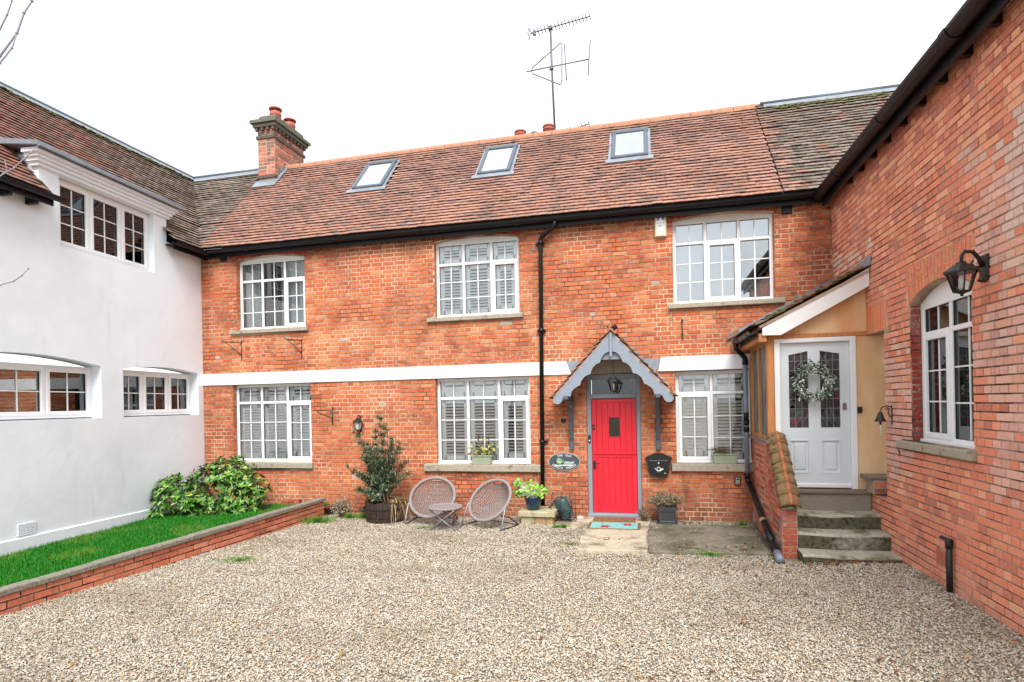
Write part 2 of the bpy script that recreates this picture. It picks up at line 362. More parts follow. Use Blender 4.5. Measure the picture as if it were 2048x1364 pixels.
def np_mesh(name, V, F, stride, n, C, material, par, smooth=False, **kw):
    if isinstance(F, np.ndarray) and F.ndim == 2:
        fc = (F[None]+(np.arange(n)*stride)[:, None, None]).reshape(-1, F.shape[1]); k = F.shape[1]
    me = bpy.data.meshes.new(name); me.vertices.add(len(V)); me.vertices.foreach_set('co', V.astype(np.float32).ravel())
    me.loops.add(fc.size); me.loops.foreach_set('vertex_index', fc.astype(np.int32).ravel())
    me.polygons.add(len(fc)); me.polygons.foreach_set('loop_start', (np.arange(len(fc))*k).astype(np.int32))
    me.polygons.foreach_set('use_smooth', np.full(len(fc), smooth))
    ca = me.color_attributes.new('Col', 'FLOAT_COLOR', 'POINT'); ca.data.foreach_set('color', C.astype(np.float32).ravel())
    me.materials.append(material); me.update(calc_edges=True); me.validate()
    o = bpy.data.objects.new(name, me); COL.objects.link(o)
    if par is not None: o.parent = par; o.matrix_parent_inverse = PINV(par)
    for k2, v2 in kw.items(): o[k2] = v2
    return o
def wall_panel(mb, fr, solids, holes, t=.22, arches={}):   # solids/holes (a0,a1,b0,b1); arches: hole index -> rise
    xs = sorted({x for r in solids+holes for x in r[:2]}); ys = sorted({y for r in solids+holes for y in r[2:]})
    ins = lambda r, x, y: r[0] < x < r[1] and r[2] < y < r[3]
    def solid(x, y): return any(ins(r, x, y) for r in solids) and not any(ins(r, x, y) for r in holes)
    for i in range(len(xs)-1):
        for k in range(len(ys)-1):
            x, y = (xs[i]+xs[i+1])/2, (ys[k]+ys[k+1])/2
            if not solid(x, y): continue
            x0, x1, y0, y1 = xs[i], xs[i+1], ys[k], ys[k+1]
            mb.add([fr(x0, y0), fr(x1, y0), fr(x1, y1), fr(x0, y1)], [(0, 1, 2, 3)])
            mb.add([fr(x0, y0, -t), fr(x0, y1, -t), fr(x1, y1, -t), fr(x1, y0, -t)], [(0, 1, 2, 3)])
            for (p, q, nx, ny) in (((x0, y0), (x1, y0), x, y0-.001), ((x1, y1), (x0, y1), x, y1+.001), ((x0, y1), (x0, y0), x0-.001, y), ((x1, y0), (x1, y1), x1+.001, y)):
                if not solid(nx, ny): mb.add([fr(*q), fr(*p), fr(*p, -t), fr(*q, -t)], [(0, 1, 2, 3)])
    for hi, rise in arches.items():
        a0, a1, b0, b1 = holes[hi]; n = 16
        f = lambda a: b1-.0-rise*((2*(a-(a0+a1)/2)/(a1-a0))**2)
        for i in range(n):
            p, q = a0+(a1-a0)*i/n, a0+(a1-a0)*(i+1)/n
            yp, yq = f(p), f(q)
            mb.add([fr(p, yp), fr(q, yq), fr(q, b1+.0005), fr(p, b1+.0005)], [(0, 1, 2, 3)])
            mb.add([fr(p, yp), fr(p, yp, -t), fr(q, yq, -t), fr(q, yq)], [(0, 1, 2, 3)])
def voussoirs(fr, a0, a1, spring, rise, h, colfn, par, material, n=None, name='arch_brick', seed=3, proud=.009, skew=.25, twohigh=False):
    rnd = random.Random(seed); n = n or int((a1-a0)/.078); cen = (a0+a1)/2; hw = (a1-a0)/2
    low = lambda a: spring+rise*(1-((a-cen)/hw)**2)
    for i in range(n):
        p0, p1 = a0+(a1-a0)*(i+.06)/n, a0+(a1-a0)*(i+.94)/n
        segs = [(0, 1)] if not twohigh else ([(0, .48), (.52, 1)] if i % 2 else [(0, .3), (.34, .7), (.74, 1)])
        for s0, s1 in segs:
            mb = MB(); c = colfn(fr((p0+p1)/2, low(cen)), True, rnd); mb.c = c
            def pt(a, s):
                sk = (a-cen)/hw*skew
                return (a+sk*h*s, low(a)+(h-(low(a)-spring if twohigh else 0))*s)
            mb.prism(fr, [pt(p0, s0), pt(p1, s0), pt(p1, s1), pt(p0, s1)], -.03, proud+rnd.uniform(-.002, .002))
            part(mb, name, material, par)
def gutter(mb, p0, p1, out, r=.06, deep=1.0, joints=1.9):    # half round gutter with unions and brackets
    p0, p1, out = Vector(p0), Vector(p1), Vector(out).normalized(); L = (p1-p0).length; d = (p1-p0)/L
    def ring(t, rr): return [p0+d*t+out*(math.cos(PI+PI*k/10)*rr)*1.0+Vector((0, 0, math.sin(PI+PI*k/10)*rr*deep)) for k in range(11)]
    def sect(t0, t1, rr, th=.006):
        a, b, c, e = ring(t0, rr), ring(t1, rr), ring(t0, rr-th), ring(t1, rr-th); vs = a+b+c+e; fs = []
        for k in range(10): fs += [(k, k+1, 12+k, 11+k), (22+k, 33+k, 34+k, 23+k)]
        fs += [(0, 11, 33, 22), (10, 32, 43, 21)]+[(k, 22+k, 23+k, k+1) for k in range(10)]+[(11+k, 12+k, 34+k, 33+k) for k in range(10)]
        s = mb.smooth; mb.smooth = False; mb.add(vs, fs); mb.smooth = s
    sect(0, L, r); t = joints*.6
    while t < L-.1: sect(t-.05, t+.05, r+.008, .012); t += joints
def tile_roof(eL, eR, rL, rR, colfn, par, keep, nparts=300, gauge=.1, width=.165, seed=5, name='roof_tile', rest='roof_tiling', wav=.006, off=0, lift=.012):
    eL, eR, rL, rR = map(Vector, (eL, eR, rL, rR)); rnd = random.Random(seed); items = []
    up = ((rL+rR)/2-(eL+eR)/2); H = up.length; rows = int(H/gauge)
    for k in range(rows+1):
        t = k/rows; A = eL.lerp(rL, t); B = eR.lerp(rR, t); Wd = (B-A).length; n = int(Wd/width)+1
        upv = (rL-eL).lerp(rR-eR, .5).normalized(); x = (B-A).normalized(); nn = x.cross(upv)
        if nn.z < 0: nn = -nn
        for i in range(-1, n+1):
            s = (i*width+(width/2 if k % 2 else 0)+off)
            width_ = width
            if s < 0 and s+width > .03: width_ = s+width; s = 0
            elif s+width > Wd: width_ = Wd-s
            p = A+x*s
            if not (0 <= s <= Wd) or width_ < .03 or not keep(p+x*width*.5): continue
            w = width_-rnd.uniform(.001, .004)
            h = .15; z0 = lift+nz(p.x*.5+k*.31, p.y*.5, p.z*.5)*wav*1.5+nz(p.x*3.1, k*1.7)*wav+rnd.gauss(0, .0015)
            sag = nz(p.x*.35, 3.3+p.y*.3)*.02+nz(p.x*1.1, k*.6)*.006
            items.append((p, x, upv, nn, w, h, z0, rnd.gauss(0, .012), sag, colfn(p, k, rows, rnd)))
    T = [(0, 0, 0), (1, 0, 0), (1, 1, -.012), (0, 1, -.012), (0, 0, .012), (1, 0, .012), (1, 1, 0), (0, 1, 0), (.5, 0, .002), (.5, 0, .0145), (.5, 1, .002)]
    def tv(it):
        p, x, u, nn, w, h, z0, rot, sag, c = it; out = []
        for (a, b, z) in T: 
            out.append(p+x*((a)*w)+u*(b*h-.02+sag+(a-.5)*rot*w)+nn*(z+z0+(1-b)*.020+(a-.5)*rot*.1))
        return out
    F4 = [(4, 9, 10, 7), (9, 5, 6, 10), (0, 8, 9, 4), (8, 1, 5, 9), (0, 4, 7, 3), (1, 2, 6, 5)]
    vis = []
    for i, it in enumerate(items):
        q = project(it[0]); sc = 0
        if q and 0 < q[0] < 2048 and 0 < q[1] < 1364:
            q2 = project(it[0]+it[1]*.165); q3 = project(it[0]+it[2]*.1)
            sc = abs((q2[0]-q[0])*(q3[1]-q[1])-(q2[1]-q[1])*(q3[0]-q[0]))
        vis.append((sc, i))
    vis.sort(reverse=True); chosen = {i for sc, i in vis[:nparts] if sc > 0}
    if chosen:
        mb = MB(); mb.add([Vector(p) for p in T], F4); me = mb.mesh('tile_shape', M_tile)
    for i in chosen:
        p, x, u, nn, w, h, z0, rot, sag, c = items[i]
        M = Matrix.Identity(4)
        for r_ in range(3): M[r_][0] = x[r_]*w; M[r_][1] = (u*h-nn*.020)[r_]; M[r_][2] = nn[r_]; M[r_][3] = (p+u*(-.02+sag)+nn*(z0+.020))[r_]
        M = M @ Matrix.Rotation(0, 4, 'Z')
        o = mesh_part(me, name, par, Matrix.Identity(4)); o.color = (*c, 1); o.matrix_parent_inverse = PINV(par) @ M
    rest_i = [it for i, it in enumerate(items) if i not in chosen]
    if rest_i:
        V = np.array([[tuple(q) for q in tv(it)] for it in rest_i]); C = np.ones((len(rest_i), 11, 4)); C[:, :, :3] = np.array([it[9] for it in rest_i])[:, None, :]
        np_mesh(rest, V.reshape(-1, 3), np.array(F4), 11, len(rest_i), C.reshape(-1, 4), M_tile, par, kind='stuff')

# ---------------------------------------------------------------- windows
def window(par, fr, w, h, cols=3, transom=None, rise=0, opening=(), rows_top=1, rows_low=3, barcols=2, fw=.055, depth=-.07, interior=None, glassm=None, name='window', sill=None, sill_h=.07, seed=0, barw=.018, label=None, colx=None, glassmap={}):
    """casement window; fr origin = lower left corner of the opening in the wall face"""
    rnd = random.Random(seed)
    root = empty(name, tuple(fr(w/2, 0, depth))); root.parent = par; root.matrix_parent_inverse = PINV(par)
    if label: root['label'] = label
    d = depth; glassm = glassm or M_glass
    top = lambda a: h-rise*((2*a/w-1)**2)
    f = MB()
    f.bbox(fr, 0, fw, 0, h-rise, d-.06, d, .006); f.bbox(fr, w-fw, w, 0, h-rise, d-.06, d, .006); f.bbox(fr, fw, w-fw, 0, fw, d-.06, d-.002, .006)
    n = 14                                                          # head, curved when rise > 0
    hb = h-rise-fw
    for i in range(n):
        a, b = w*i/n, w*(i+1)/n
        f.prism(fr, [(a, hb if fw < a else hb), (b, hb), (b, top(b)-.002), (a, top(a)-.002)], d-.055, d+.001)
    xs = colx or [w*i/cols for i in range(cols+1)]
    mw = .05
    for x in xs[1:-1]: f.bbox(fr, x-mw/2, x+mw/2, fw, hb, d-.058, d-.001, .006)
    if transom:
        for i in range(cols):
            x0 = xs[i]+(fw if i == 0 else mw/2); x1 = xs[i+1]-(fw if i == cols-1 else mw/2)
            f.bbox(fr, x0, x1, transom-mw/2, transom+mw/2, d-.057, d-.003, .006)
    part(f, 'frame', M_upvc, root)
    bars = MB()
    for i in range(cols):
        x0 = xs[i]+(fw if i == 0 else mw/2); x1 = xs[i+1]-(fw if i == cols-1 else mw/2)
        bands = [(fw, (transom-mw/2) if transom else hb, rows_low, 0)]
        if transom: bands.append((transom+mw/2, hb, rows_top, 1))
        for (y0, y1, rows, lev) in bands:
            X0, X1, Y0, Y1 = x0, x1, y0, y1; gd = d-.03
            if (i, lev) in opening or (i in opening and lev == 0):
                s = MB(); t = .042; q = .014
                s.bbox(fr, X0-q, X0+t, Y0-q, Y1+q, d-.045, d+.014, .007); s.bbox(fr, X1-t, X1+q, Y0-q, Y1+q, d-.045, d+.014, .007)
                s.bbox(fr, X0+t, X1-t, Y0-q, Y0+t, d-.045, d+.013, .007); s.bbox(fr, X0+t, X1-t, Y1-t, Y1+q, d-.045, d+.013, .007)
                part(s, 'sash', M_upvc, root); X0 += t; X1 -= t; Y0 += t; Y1 -= t
            g = MB(); e = .004
            g.box(fr, X0, X0+e, Y0, Y1, gd-.002, gd+.012); g.box(fr, X1-e, X1, Y0, Y1, gd-.002, gd+.012); g.box(fr, X0+e, X1-e, Y0, Y0+e, gd-.002, gd+.012); g.box(fr, X0+e, X1-e, Y1-e, Y1, gd-.002, gd+.012)
            part(g, 'gasket', M_seal, root)
            p = MB(); p.box(fr, X0, X1, Y0, Y1, gd-.006, gd-.001); part(p, 'pane', glassmap.get((i, lev), glassm), root)
            for c in range(1, barcols):
                x = X0+(X1-X0)*c/barcols; bars.box(fr, x-barw/2, x+barw/2, Y0, Y1, gd, gd+.008)
            for r in range(1, rows):
                y = Y0+(Y1-Y0)*r/rows; bars.box(fr, X0, X1, y-barw*.42, y+barw*.42, gd+.0015, gd+.0095)
            if interior: interior(root, fr, X0, X1, Y0, Y1, gd-.05, i, lev, rnd)
    if bars.v: part(bars, 'glazing_bar', M_bar, root)
    rm = MB(); D = .85                                                # the room behind: floor, back, sides
    P = lambda a, b, c: fr(a, b, c)
    a0, a1, b0, b1, c0, c1 = -.25, w+.25, -.1, h-.01, d-.2-D, d-.17
    rm.add([P(a0, b0, c0), P(a1, b0, c0), P(a1, b1, c0), P(a0, b1, c0), P(a0, b0, c1), P(a1, b0, c1), P(a1, b1, c1), P(a0, b1, c1)], [(0, 1, 2, 3), (0, 3, 7, 4), (1, 5, 6, 2), (3, 2, 6, 7), (0, 4, 5, 1)])
    part(rm, 'room_lining', M_dark, root)
    if sill:
        s = MB(); s.bbox(fr, sill[0], sill[1], -sill_h-.01, -.004, -.18, .07, .008); part(s, 'sill', M_sill, root)
        s = MB(); s.bbox(fr, -.0, w, -.004, .03, d-.05, d+.03, .006); part(s, 'cill_bar', M_upvc, root)
    return root
def louvres(tilt, pitch=.054, closed_top=True, wdt=.060, stile=.070):
    def fn(root, fr, X0, X1, Y0, Y1, c, i, lev, rnd):
        mb = MB(); x0, x1, y0, y1 = X0-.02, X1+.02, Y0-.02, Y1+.02
        t = tilt[lev] if isinstance(tilt, (tuple, list)) else tilt
        if isinstance(t, (tuple, list)): t = t[i]
        mb.box(fr, x0, x0+stile+.02, y0, y1, c-.012, c+.012); mb.box(fr, x1-stile-.02, x1, y0, y1, c-.012, c+.012)
        mb.box(fr, x0+stile, x1-stile, y0, y0+.105, c-.012, c+.012); mb.box(fr, x0+stile, x1-stile, y1-.085, y1, c-.012, c+.012)
        y = y0+.125
        while y < y1-.095:
            ct, st = math.cos(t), math.sin(t); hw = wdt/2; th = .004
            q = [(-hw*ct-st*th, -hw*st+ct*th), (hw*ct-st*th, hw*st+ct*th), (hw*ct+st*th, hw*st-ct*th), (-hw*ct+st*th, -hw*st-ct*th)]
            v = [fr(x0+stile+.02, y+b, c+a) for a, b in q]+[fr(x1-stile-.02, y+b, c+a) for a, b in q]
            mb.add(v, [(3, 2, 1, 0), (4, 5, 6, 7)]+[(k, (k+1) % 4, (k+1) % 4+4, k+4) for k in range(4)])
            y += pitch
        mb.box(fr, (x0+x1)/2-.004, (x0+x1)/2+.004, y0+.05, y1-.05, c+.020, c+.027)
        part(mb, 'shutter', M_louvre, root)
    return fn
def drape(mb, fr, x0, x1, y0, y1, c, folds=9, amp=.02):
    n = folds*6
    for i in range(n):
        p, q = x0+(x1-x0)*i/n, x0+(x1-x0)*(i+1)/n; f = lambda k: c+amp*math.sin(2*PI*folds*k/n)
        mb.add([fr(p, y0, f(i)), fr(q, y0, f(i+1)), fr(q, y1, f(i+1)), fr(p, y1, f(i))], [(0, 1, 2, 3)])
# ---------------------------------------------------------------- setting frames
FY = 9.55
F = Fr((0, FY, 0), (1, 0, 0)); RX = 2.755; RWF = Fr((RX, 0, 0), (0, -1, 0))
TH = -.07; wu = Vector((math.sin(TH), math.cos(TH), 0)); wnv = Vector((math.cos(TH), -math.sin(TH), 0)); wc = wnv.dot(Vector((-8.52, FY, 0)))
WW = Fr(wnv*wc, wu)
def wa(Y): x = (wc-wnv.y*Y)/wnv.x; return wu.dot(Vector((x, Y, 0)))

# ---------------------------------------------------------------- ground
def gz(x, y):
    z = .085*smooth(1.6, 2.5, x)*smooth(7.6, 6.9, y)
    z -= .05*smooth(-1.5, -3.5, x)*smooth(8.9, 9.5, y)
    z += .012*nz(x*.9, y*.9)+.006*nz(x*2.7, y*2.7, 4)
    return z
M_ground = mat('compacted_grit', srgb(190, 174, 148, .7), rough=.95, noise=.4, nscale=110, col2=srgb(130, 116, 98, .7), bump=.8, bscale=140)
mb = MB(); xs = [-600, -60, -20]+[-11+.25*i for i in range(65)]+[20, 60, 600]; ys = [-600, -60, -10]+[-2+.25*i for i in range(58)]+[20, 60, 600]
vs = [(x, y, gz(x, y)-.012 if (-11 < x < 5.2 and -2 < y < 12.5) else -.012) for y in ys for x in xs]; nx = len(xs)
mb.smooth = True; mb.add([Vector(v) for v in vs], [(j*nx+i, j*nx+i+1, (j+1)*nx+i+1, (j+1)*nx+i) for j in range(len(ys)-1) for i in range(nx-1)])
mb.build('ground', M_ground, kind='structure')

# ---------------------------------------------------------------- coach house: front wall
HOUSE = thing('brick_coach_house', (-3, FY, 0), 'long orange-red brick house with white band, red stable door and red tiled roof', 'house')
ORG = [srgb(232, 126, 84, .86), srgb(224, 112, 76, .86), srgb(236, 136, 96, .86), srgb(218, 106, 74, .84), srgb(230, 120, 80, .86)]
DRK = [srgb(188, 94, 72, .82), srgb(168, 88, 74, .8), srgb(176, 84, 66, .8), srgb(196, 100, 78, .82)]
PAL = [srgb(244, 160, 114, .88), srgb(240, 144, 98, .88), srgb(246, 168, 128, .88)]
def col_front(p, stretcher, rnd):
    x, z = p.x, p.z; c = rnd.choice(ORG); n = nz(x*.9, z*1.4, 2.0); r = rnd.random()
    pd = .05+.55*max(0, n-.08)
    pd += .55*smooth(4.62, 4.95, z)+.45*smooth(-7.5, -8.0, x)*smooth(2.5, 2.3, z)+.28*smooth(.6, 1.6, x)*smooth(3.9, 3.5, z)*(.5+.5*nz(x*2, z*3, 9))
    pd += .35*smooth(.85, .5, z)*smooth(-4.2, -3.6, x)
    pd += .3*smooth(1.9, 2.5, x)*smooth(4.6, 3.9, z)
    if r < pd: c = rnd.choice(DRK)
    elif rnd.random() < .05+.5*smooth(2.65, 3.0, z)*smooth(3.45, 3.2, z)*smooth(2.2, .8, x)+.16*smooth(4.2, 2.9, x): c = rnd.choice(PAL) if rnd.random() < .6 else rnd.choice(ORG)
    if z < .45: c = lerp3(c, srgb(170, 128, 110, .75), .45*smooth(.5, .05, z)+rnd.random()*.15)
    c = lerp3(c, srgb(232, 136, 80, .84), .36); k = (1+rnd.uniform(-.07, .07))*.84; c = tuple(q*k for q in c)
    
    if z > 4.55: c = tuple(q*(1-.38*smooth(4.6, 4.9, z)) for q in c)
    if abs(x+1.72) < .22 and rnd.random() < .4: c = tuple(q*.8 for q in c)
    if rnd.random() < .004: c = srgb(206, 186, 172, .8)
    return c
UP = [(-7.72, -6.23, 3.45, 4.79), (-3.645, -2.11, 3.475, 4.81), (.43, 1.945, 3.475, 4.82)]; RISE = .06
LO = [(-7.85, -6.15, .90, 2.395), (-3.67, -1.96, .885, 2.395), (.43, 2.1, .92, 2.395)]
DOOR = (-1.005, -.12, 0, 2.395)
wall = MB(); holes = [(a, b, c, d+RISE) for a, b, c, d in UP]+LO+[DOOR]
wall_panel(wall, F, [(-8.53, 2.755, -.3, 5.0)], holes, .24, {0: RISE, 1: RISE, 2: RISE})
FW = part(wall, 'front_wall', M_mortar, HOUSE)
bh = [(a, b, c, d+.30) for a, b, c, d in UP]+[(a, b, c, 2.60) for a, b, c, d in LO]+[(-1.005, -.12, -.3, 2.60), (-8.6, -1.24, 2.395, 2.625), (.17, 1.7, 2.395, 2.625)]
bh += [(s[0], s[1], s[2], s[3]) for s in ((-7.87, -6.15, 3.37, 3.45), (-3.79, -2.04, 3.38, 3.475), (.33, 2.08, 3.38, 3.475), (-7.92, -6.10, .77, .90), (-3.90, -1.77, .76, .885), (.34, 1.60, .79, .92))]
rects = bond(-8.525, 2.75, -.15, 5.0, bh, course=.0745, L=.2285, seed=4)
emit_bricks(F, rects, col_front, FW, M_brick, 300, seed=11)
for (a, b, c, d) in UP:
    voussoirs(F, a-.02, b+.02, d+.005, RISE, .20, lambda p, s, r: tuple(q*r.uniform(.8, 1.1) for q in srgb(196, 82, 66, .8)), FW, M_brick)
for (x, z0, z1) in ((-7.72, 3.45, 4.79), (-7.85, .9, 2.39), (-3.645, 3.475, 4.81), (-3.67, .885, 2.39), (-1.005, .02, 2.38)):
    jf = Fr((x, FY, 0), (0, 1, 0)); emit_bricks(jf, bond(0, .105, z0, z1, (), .0745, .1, 'header'), col_front, FW, M_brick, 0, proud=.004, rest='jamb_brickwork', seed=int(z0*10))
for (x, z0, z1) in ((1.945, 3.475, 4.82), (-.12, .02, 2.38)):
    jf = Fr((x, FY+.105, 0), (0, -1, 0)); emit_bricks(jf, bond(0, .105, z0, z1, (), .0745, .1, 'header'), col_front, FW, M_brick, 0, proud=.004, rest='jamb_brickwork', seed=7)
bd = MB()
bd.prism(F, [(-8.525, 2.40), (-1.245, 2.40), (-1.33, 2.622), (-8.525, 2.622)], 0.001, .03)
bd.prism(F, [(.165, 2.405), (1.60, 2.405), (1.60, 2.632), (.215, 2.632)], 0.001, .045)
part(bd, 'white_band', M_band, HOUSE)

# windows -------------------------------------------------------
def curtain_int(kind):
    def fn(root, fr, X0, X1, Y0, Y1, c, i, lev, rnd):
        if kind == 'ul':
            mb = MB()
            if i == 0: drape(mb, fr, X0-.05, X0+.30, Y0-.05, Y1+.05, c-.05, 4)
            elif i == 2: drape(mb, fr, X0-.03, X1+.05, Y0-.05, Y1+.05, c-.04, 5, .012)
            else: drape(mb, fr, X1-.14, X1+.05, Y0-.05, Y1+.05, c-.06, 3)
            part(mb, 'curtain', M_curt, root)
        elif kind == 'ur':
            mb = MB()
            if i < 2: mb.box(fr, X0-.02, X1+.02, Y0-.03, Y1+.03, c-.06, c-.055)
            else:
                mb.box(fr, X0-.02, X1+.02, Y0-.03 if lev else Y0-.03, Y1+.03 if lev else Y0+.32, c-.03, c-.025)
            part(mb, 'roller_blind', M_curtb, root)
        elif kind == 'wh':
            mb = MB()
            if i in (0, 2): drape(mb, fr, (X0-.04 if i == 0 else X1-.2), (X0+.2 if i == 0 else X1+.04), Y0-.04, Y1+.04, c-.05, 3)
            if mb.v: part(mb, 'curtain', M_curt, root)
        elif kind == 'bg':
            mb = MB(); w_ = X1-X0
            if i == 2: drape(mb, fr, X0-.04, X1+.04, Y0-.04, Y1+.04, c-.06, 5, .012)
            if mb.v: part(mb, 'curtain', M_beige, root)
    return fn
def loc(z, w): return Fr((w[0], FY, w[2]), (1, 0, 0))
dp = -.10
def fw_(w, tr, **kw): return window(HOUSE, loc(0, w), w[1]-w[0], w[3]-w[2]+kw.get('rise', 0), transom=tr-w[2], depth=dp, **kw)
fw_(UP[0], 4.40, rise=RISE, opening=(2,), interior=curtain_int('ul'), sill=(-.14, 1.56), seed=1, label='upper left window with pale curtains behind its panes')
fw_(UP[1], 4.42, rise=RISE, opening=(2,), interior=louvres((-.72, -.70)), sill=(-.14, 1.60), seed=2, label='upper middle window with louvred shutters')
fw_(UP[2], 4.46, rise=RISE, opening=(1,), interior=curtain_int('ur'), sill=(-.09, 1.64), seed=3, glassm=M_glassd, label='upper right window reflecting pale sky')
fw_(LO[0], 2.04, opening=(2,), interior=louvres((-.80, -.62)), sill=(-.06, 1.74), seed=4, sill_h=.10, label='ground floor window with white shutters behind the shrub')
fw_(LO[1], 2.04, opening=(2,), interior=louvres((-.36, -1.3)), sill=(-.22, 1.89), seed=5, sill_h=.115, label='ground floor window with open shutters above the wicker chairs')
fw_(LO[2], 2.04, opening=(0,), interior=louvres(((-1.15, -.5, -.45), -.5)), sill=(-.08, 1.14), seed=6, sill_h=.115, label='ground floor window right of the red door')

# door ----------------------------------------------------------
DR = empty('front_door', (-.56, FY+.1, 0)); DR.parent = HOUSE; DR.matrix_parent_inverse = PINV(HOUSE); DR['label'] = 'red stable door of vertical boards in a slate grey frame'
f = MB(); x0, x1 = DOOR[0], DOOR[1]
f.bbox(F, x0, x0+.072, 0, 2.39, -.16, -.055, .008); f.bbox(F, x1-.072, x1, 0, 2.39, -.16, -.055, .008)
f.bbox(F, x0+.072, x1-.072, 2.30, 2.39, -.16, -.058, .008); f.bbox(F, x0+.072, x1-.072, 1.985, 2.06, -.16, -.058, .008)
f.bbox(F, x0-.01, x1+.02, -.03, .075, -.16, .03, .01)
part(f, 'door_frame', M_bluegrey, DR)
p = MB(); p.box(F, x0+.072, x1-.072, 2.06, 2.30, -.115, -.110); part(p, 'fanlight_pane', M_glassk, DR)
p = MB(); p.box(F, x0+.05, x1-.05, .08, 2.38, -.5, -.49); part(p, 'dark_hall', M_dark, DR)
dx0, dx1 = x0+.076, x1-.076; W_ = dx1-dx0
def leaf_boards(z0, z1, win=None):
    rail = MB(); rail.box(F, dx0, dx1, z0, z1, -.150, -.118)
    if win: 
        rail = MB(); wall_panel(rail, Fr((0, FY+.118, 0), (1, 0, 0)), [(dx0, dx1, z0, z1)], [win], .03)
    part(rail, 'door_leaf', M_red, DR)
    fm = MB(); t = .075
    fm.bbox(F, dx0, dx0+t, z0, z1, -.118, -.098, .004); fm.bbox(F, dx1-t, dx1, z0, z1, -.118, -.098, .004)
    if z0 < 1: fm.bbox(F, dx0+t, dx1-t, z0, z0+.10, -.118, -.099, .004); fm.bbox(F, dx0+t, dx1-t, z1-.035, z1, -.118, -.099, .004)
    else: fm.bbox(F, dx0+t, dx1-t, z1-.07, z1, -.118, -.099, .004); fm.bbox(F, dx0+t, dx1-t, z0, z0+.08, -.118, -.099, .004)
    part(fm, 'door_rail', M_red, DR)
    a = dx0+t; n = 6; bw = (W_-2*t)/n; zb, zt = (z0+.10, z1-.035) if z0 < 1 else (z0+.08, z1-.07)
    for i in range(n):
        rs = [(a+i*bw+.0025, a+(i+1)*bw-.0025, zb, zt)]
        if win: rs = [q for r in rs for q in rect_minus(r, (win[0]-.01, win[1]+.01, win[2]-.01, win[3]+.01))]
        b_ = MB()
        for q in rs: b_.bbox(F, q[0], q[1], q[2], q[3], -.118, -.107, .004)
        if b_.v: part(b_, 'board', M_red, DR)
WIN = (-.645, -.465, 1.345, 1.665)
leaf_boards(.08, 1.035); leaf_boards(1.045, 1.98, WIN)
w_ = MB()
for q in ((WIN[0]-.012, WIN[0], WIN[2]-.012, WIN[3]+.012), (WIN[1], WIN[1]+.012, WIN[2]-.012, WIN[3]+.012), (WIN[0], WIN[1], WIN[2]-.012, WIN[2]), (WIN[0], WIN[1], WIN[3], WIN[3]+.012)): w_.box(F, q[0], q[1], q[2], q[3], -.13, -.100)
part(w_, 'window_bead', M_red, DR)
w_ = MB(); w_.box(F, WIN[0], WIN[1], WIN[2], WIN[3], -.135, -.130); part(w_, 'door_pane', M_glassk, DR)
h = MB(); h.bbox(F, dx0+.015, dx0+.052, .80, .95, -.098, -.090, .003); h.tube([F(dx0+.033, .90, -.09), F(dx0+.033, .90, -.045), F(dx0+.06, .90, -.04), F(dx0+.125, .905, -.045)], .008)
h.tube([F(dx0+.033, .845, -.09), F(dx0+.033, .845, -.083)], .009); part(h, 'handle', M_iron, DR)
h = MB(); h.bbox(F, dx0+.012, dx0+.05, 1.46, 1.55, -.098, -.088, .003); part(h, 'lock_plate', M_iron, DR)
h = MB(); h.tube([F(dx0+.031, 1.505, -.088), F(dx0+.031, 1.505, -.075)], .012); part(h, 'lock_cylinder', mat('brass', (.6, .45, .2), .3, 1), DR)

# roof ----------------------------------------------------------
PT = 1.09; pc, ps = 1/math.sqrt(1+PT*PT), PT/math.sqrt(1+PT*PT); EY, EZ = 9.30, 5.01; RY, RZ = 11.45, 5.01+PT*2.15
RF = Fr((0, EY, EZ), (1, 0, 0), (0, pc, ps)); RL = 2.15/pc
ROOF = empty('roof', (-3, EY, EZ)); ROOF.parent = HOUSE; ROOF.matrix_parent_inverse = PINV(HOUSE)
XL, XR = -8.30, 2.03
SKY = [(-5.68, -5.02), (-3.07, -2.43), (-.57, .08)]; SB0, SB1 = (10.44-EY)/pc-.03, (11.13-EY)/pc+.02
TR = [srgb(214, 158, 138, .66), srgb(206, 144, 122, .66), srgb(222, 164, 140, .66), srgb(200, 134, 112, .64), srgb(208, 152, 136, .66)]
TO = [srgb(226, 152, 114, .66), srgb(218, 142, 104, .66)]; TD = [srgb(146, 110, 102, .66), srgb(130, 106, 98, .64), srgb(160, 120, 108, .66)]
def col_roof(p, k, rows, rnd):
    n = nz(p.x*.7, p.y*1.1, 1)+.5*nz(p.x*2.6, p.y*3.5, 5)
    r = rnd.random(); pd = .16+.34*max(0, n)+.10*smooth(9.9, 11.2, p.y)
    po = .14+.35*max(0, -n)+.35*smooth(10.2, 9.4, p.y)
    edge = smooth(.55, .05, abs(p.x-XR+.2)) if p.x > 1.2 else 0
    if r < pd*(1-edge): c = rnd.choice(TD)
    elif r < pd+po: c = rnd.choice(TO)
    else: c = rnd.choice(TR)
    c = lerp3(c, srgb(196, 160, 148, .58), .58); k = rnd.uniform(.90, 1.08)*.94; return tuple(q*k for q in c)
def main_keep(p):
    if not (XL <= p.x < XR): return False
    b = (p.y-EY)/pc
    for s0, s1 in SKY:
        if s0-.03 < p.x < s1+.03 and SB0-.03 < b < SB1-.02: return False
    if -8.33 < p.x < -7.84 and p.y > 10.98: return False
    return p.x > -8.27-(p.y-9.34)*0-.1
un = MB(); un.add([RF(-10.6, -.02, -.01), RF(4.9, -.02, -.01), RF(4.9, RL, -.01), RF(-10.6, RL, -.01)], [(0, 1, 2, 3)])
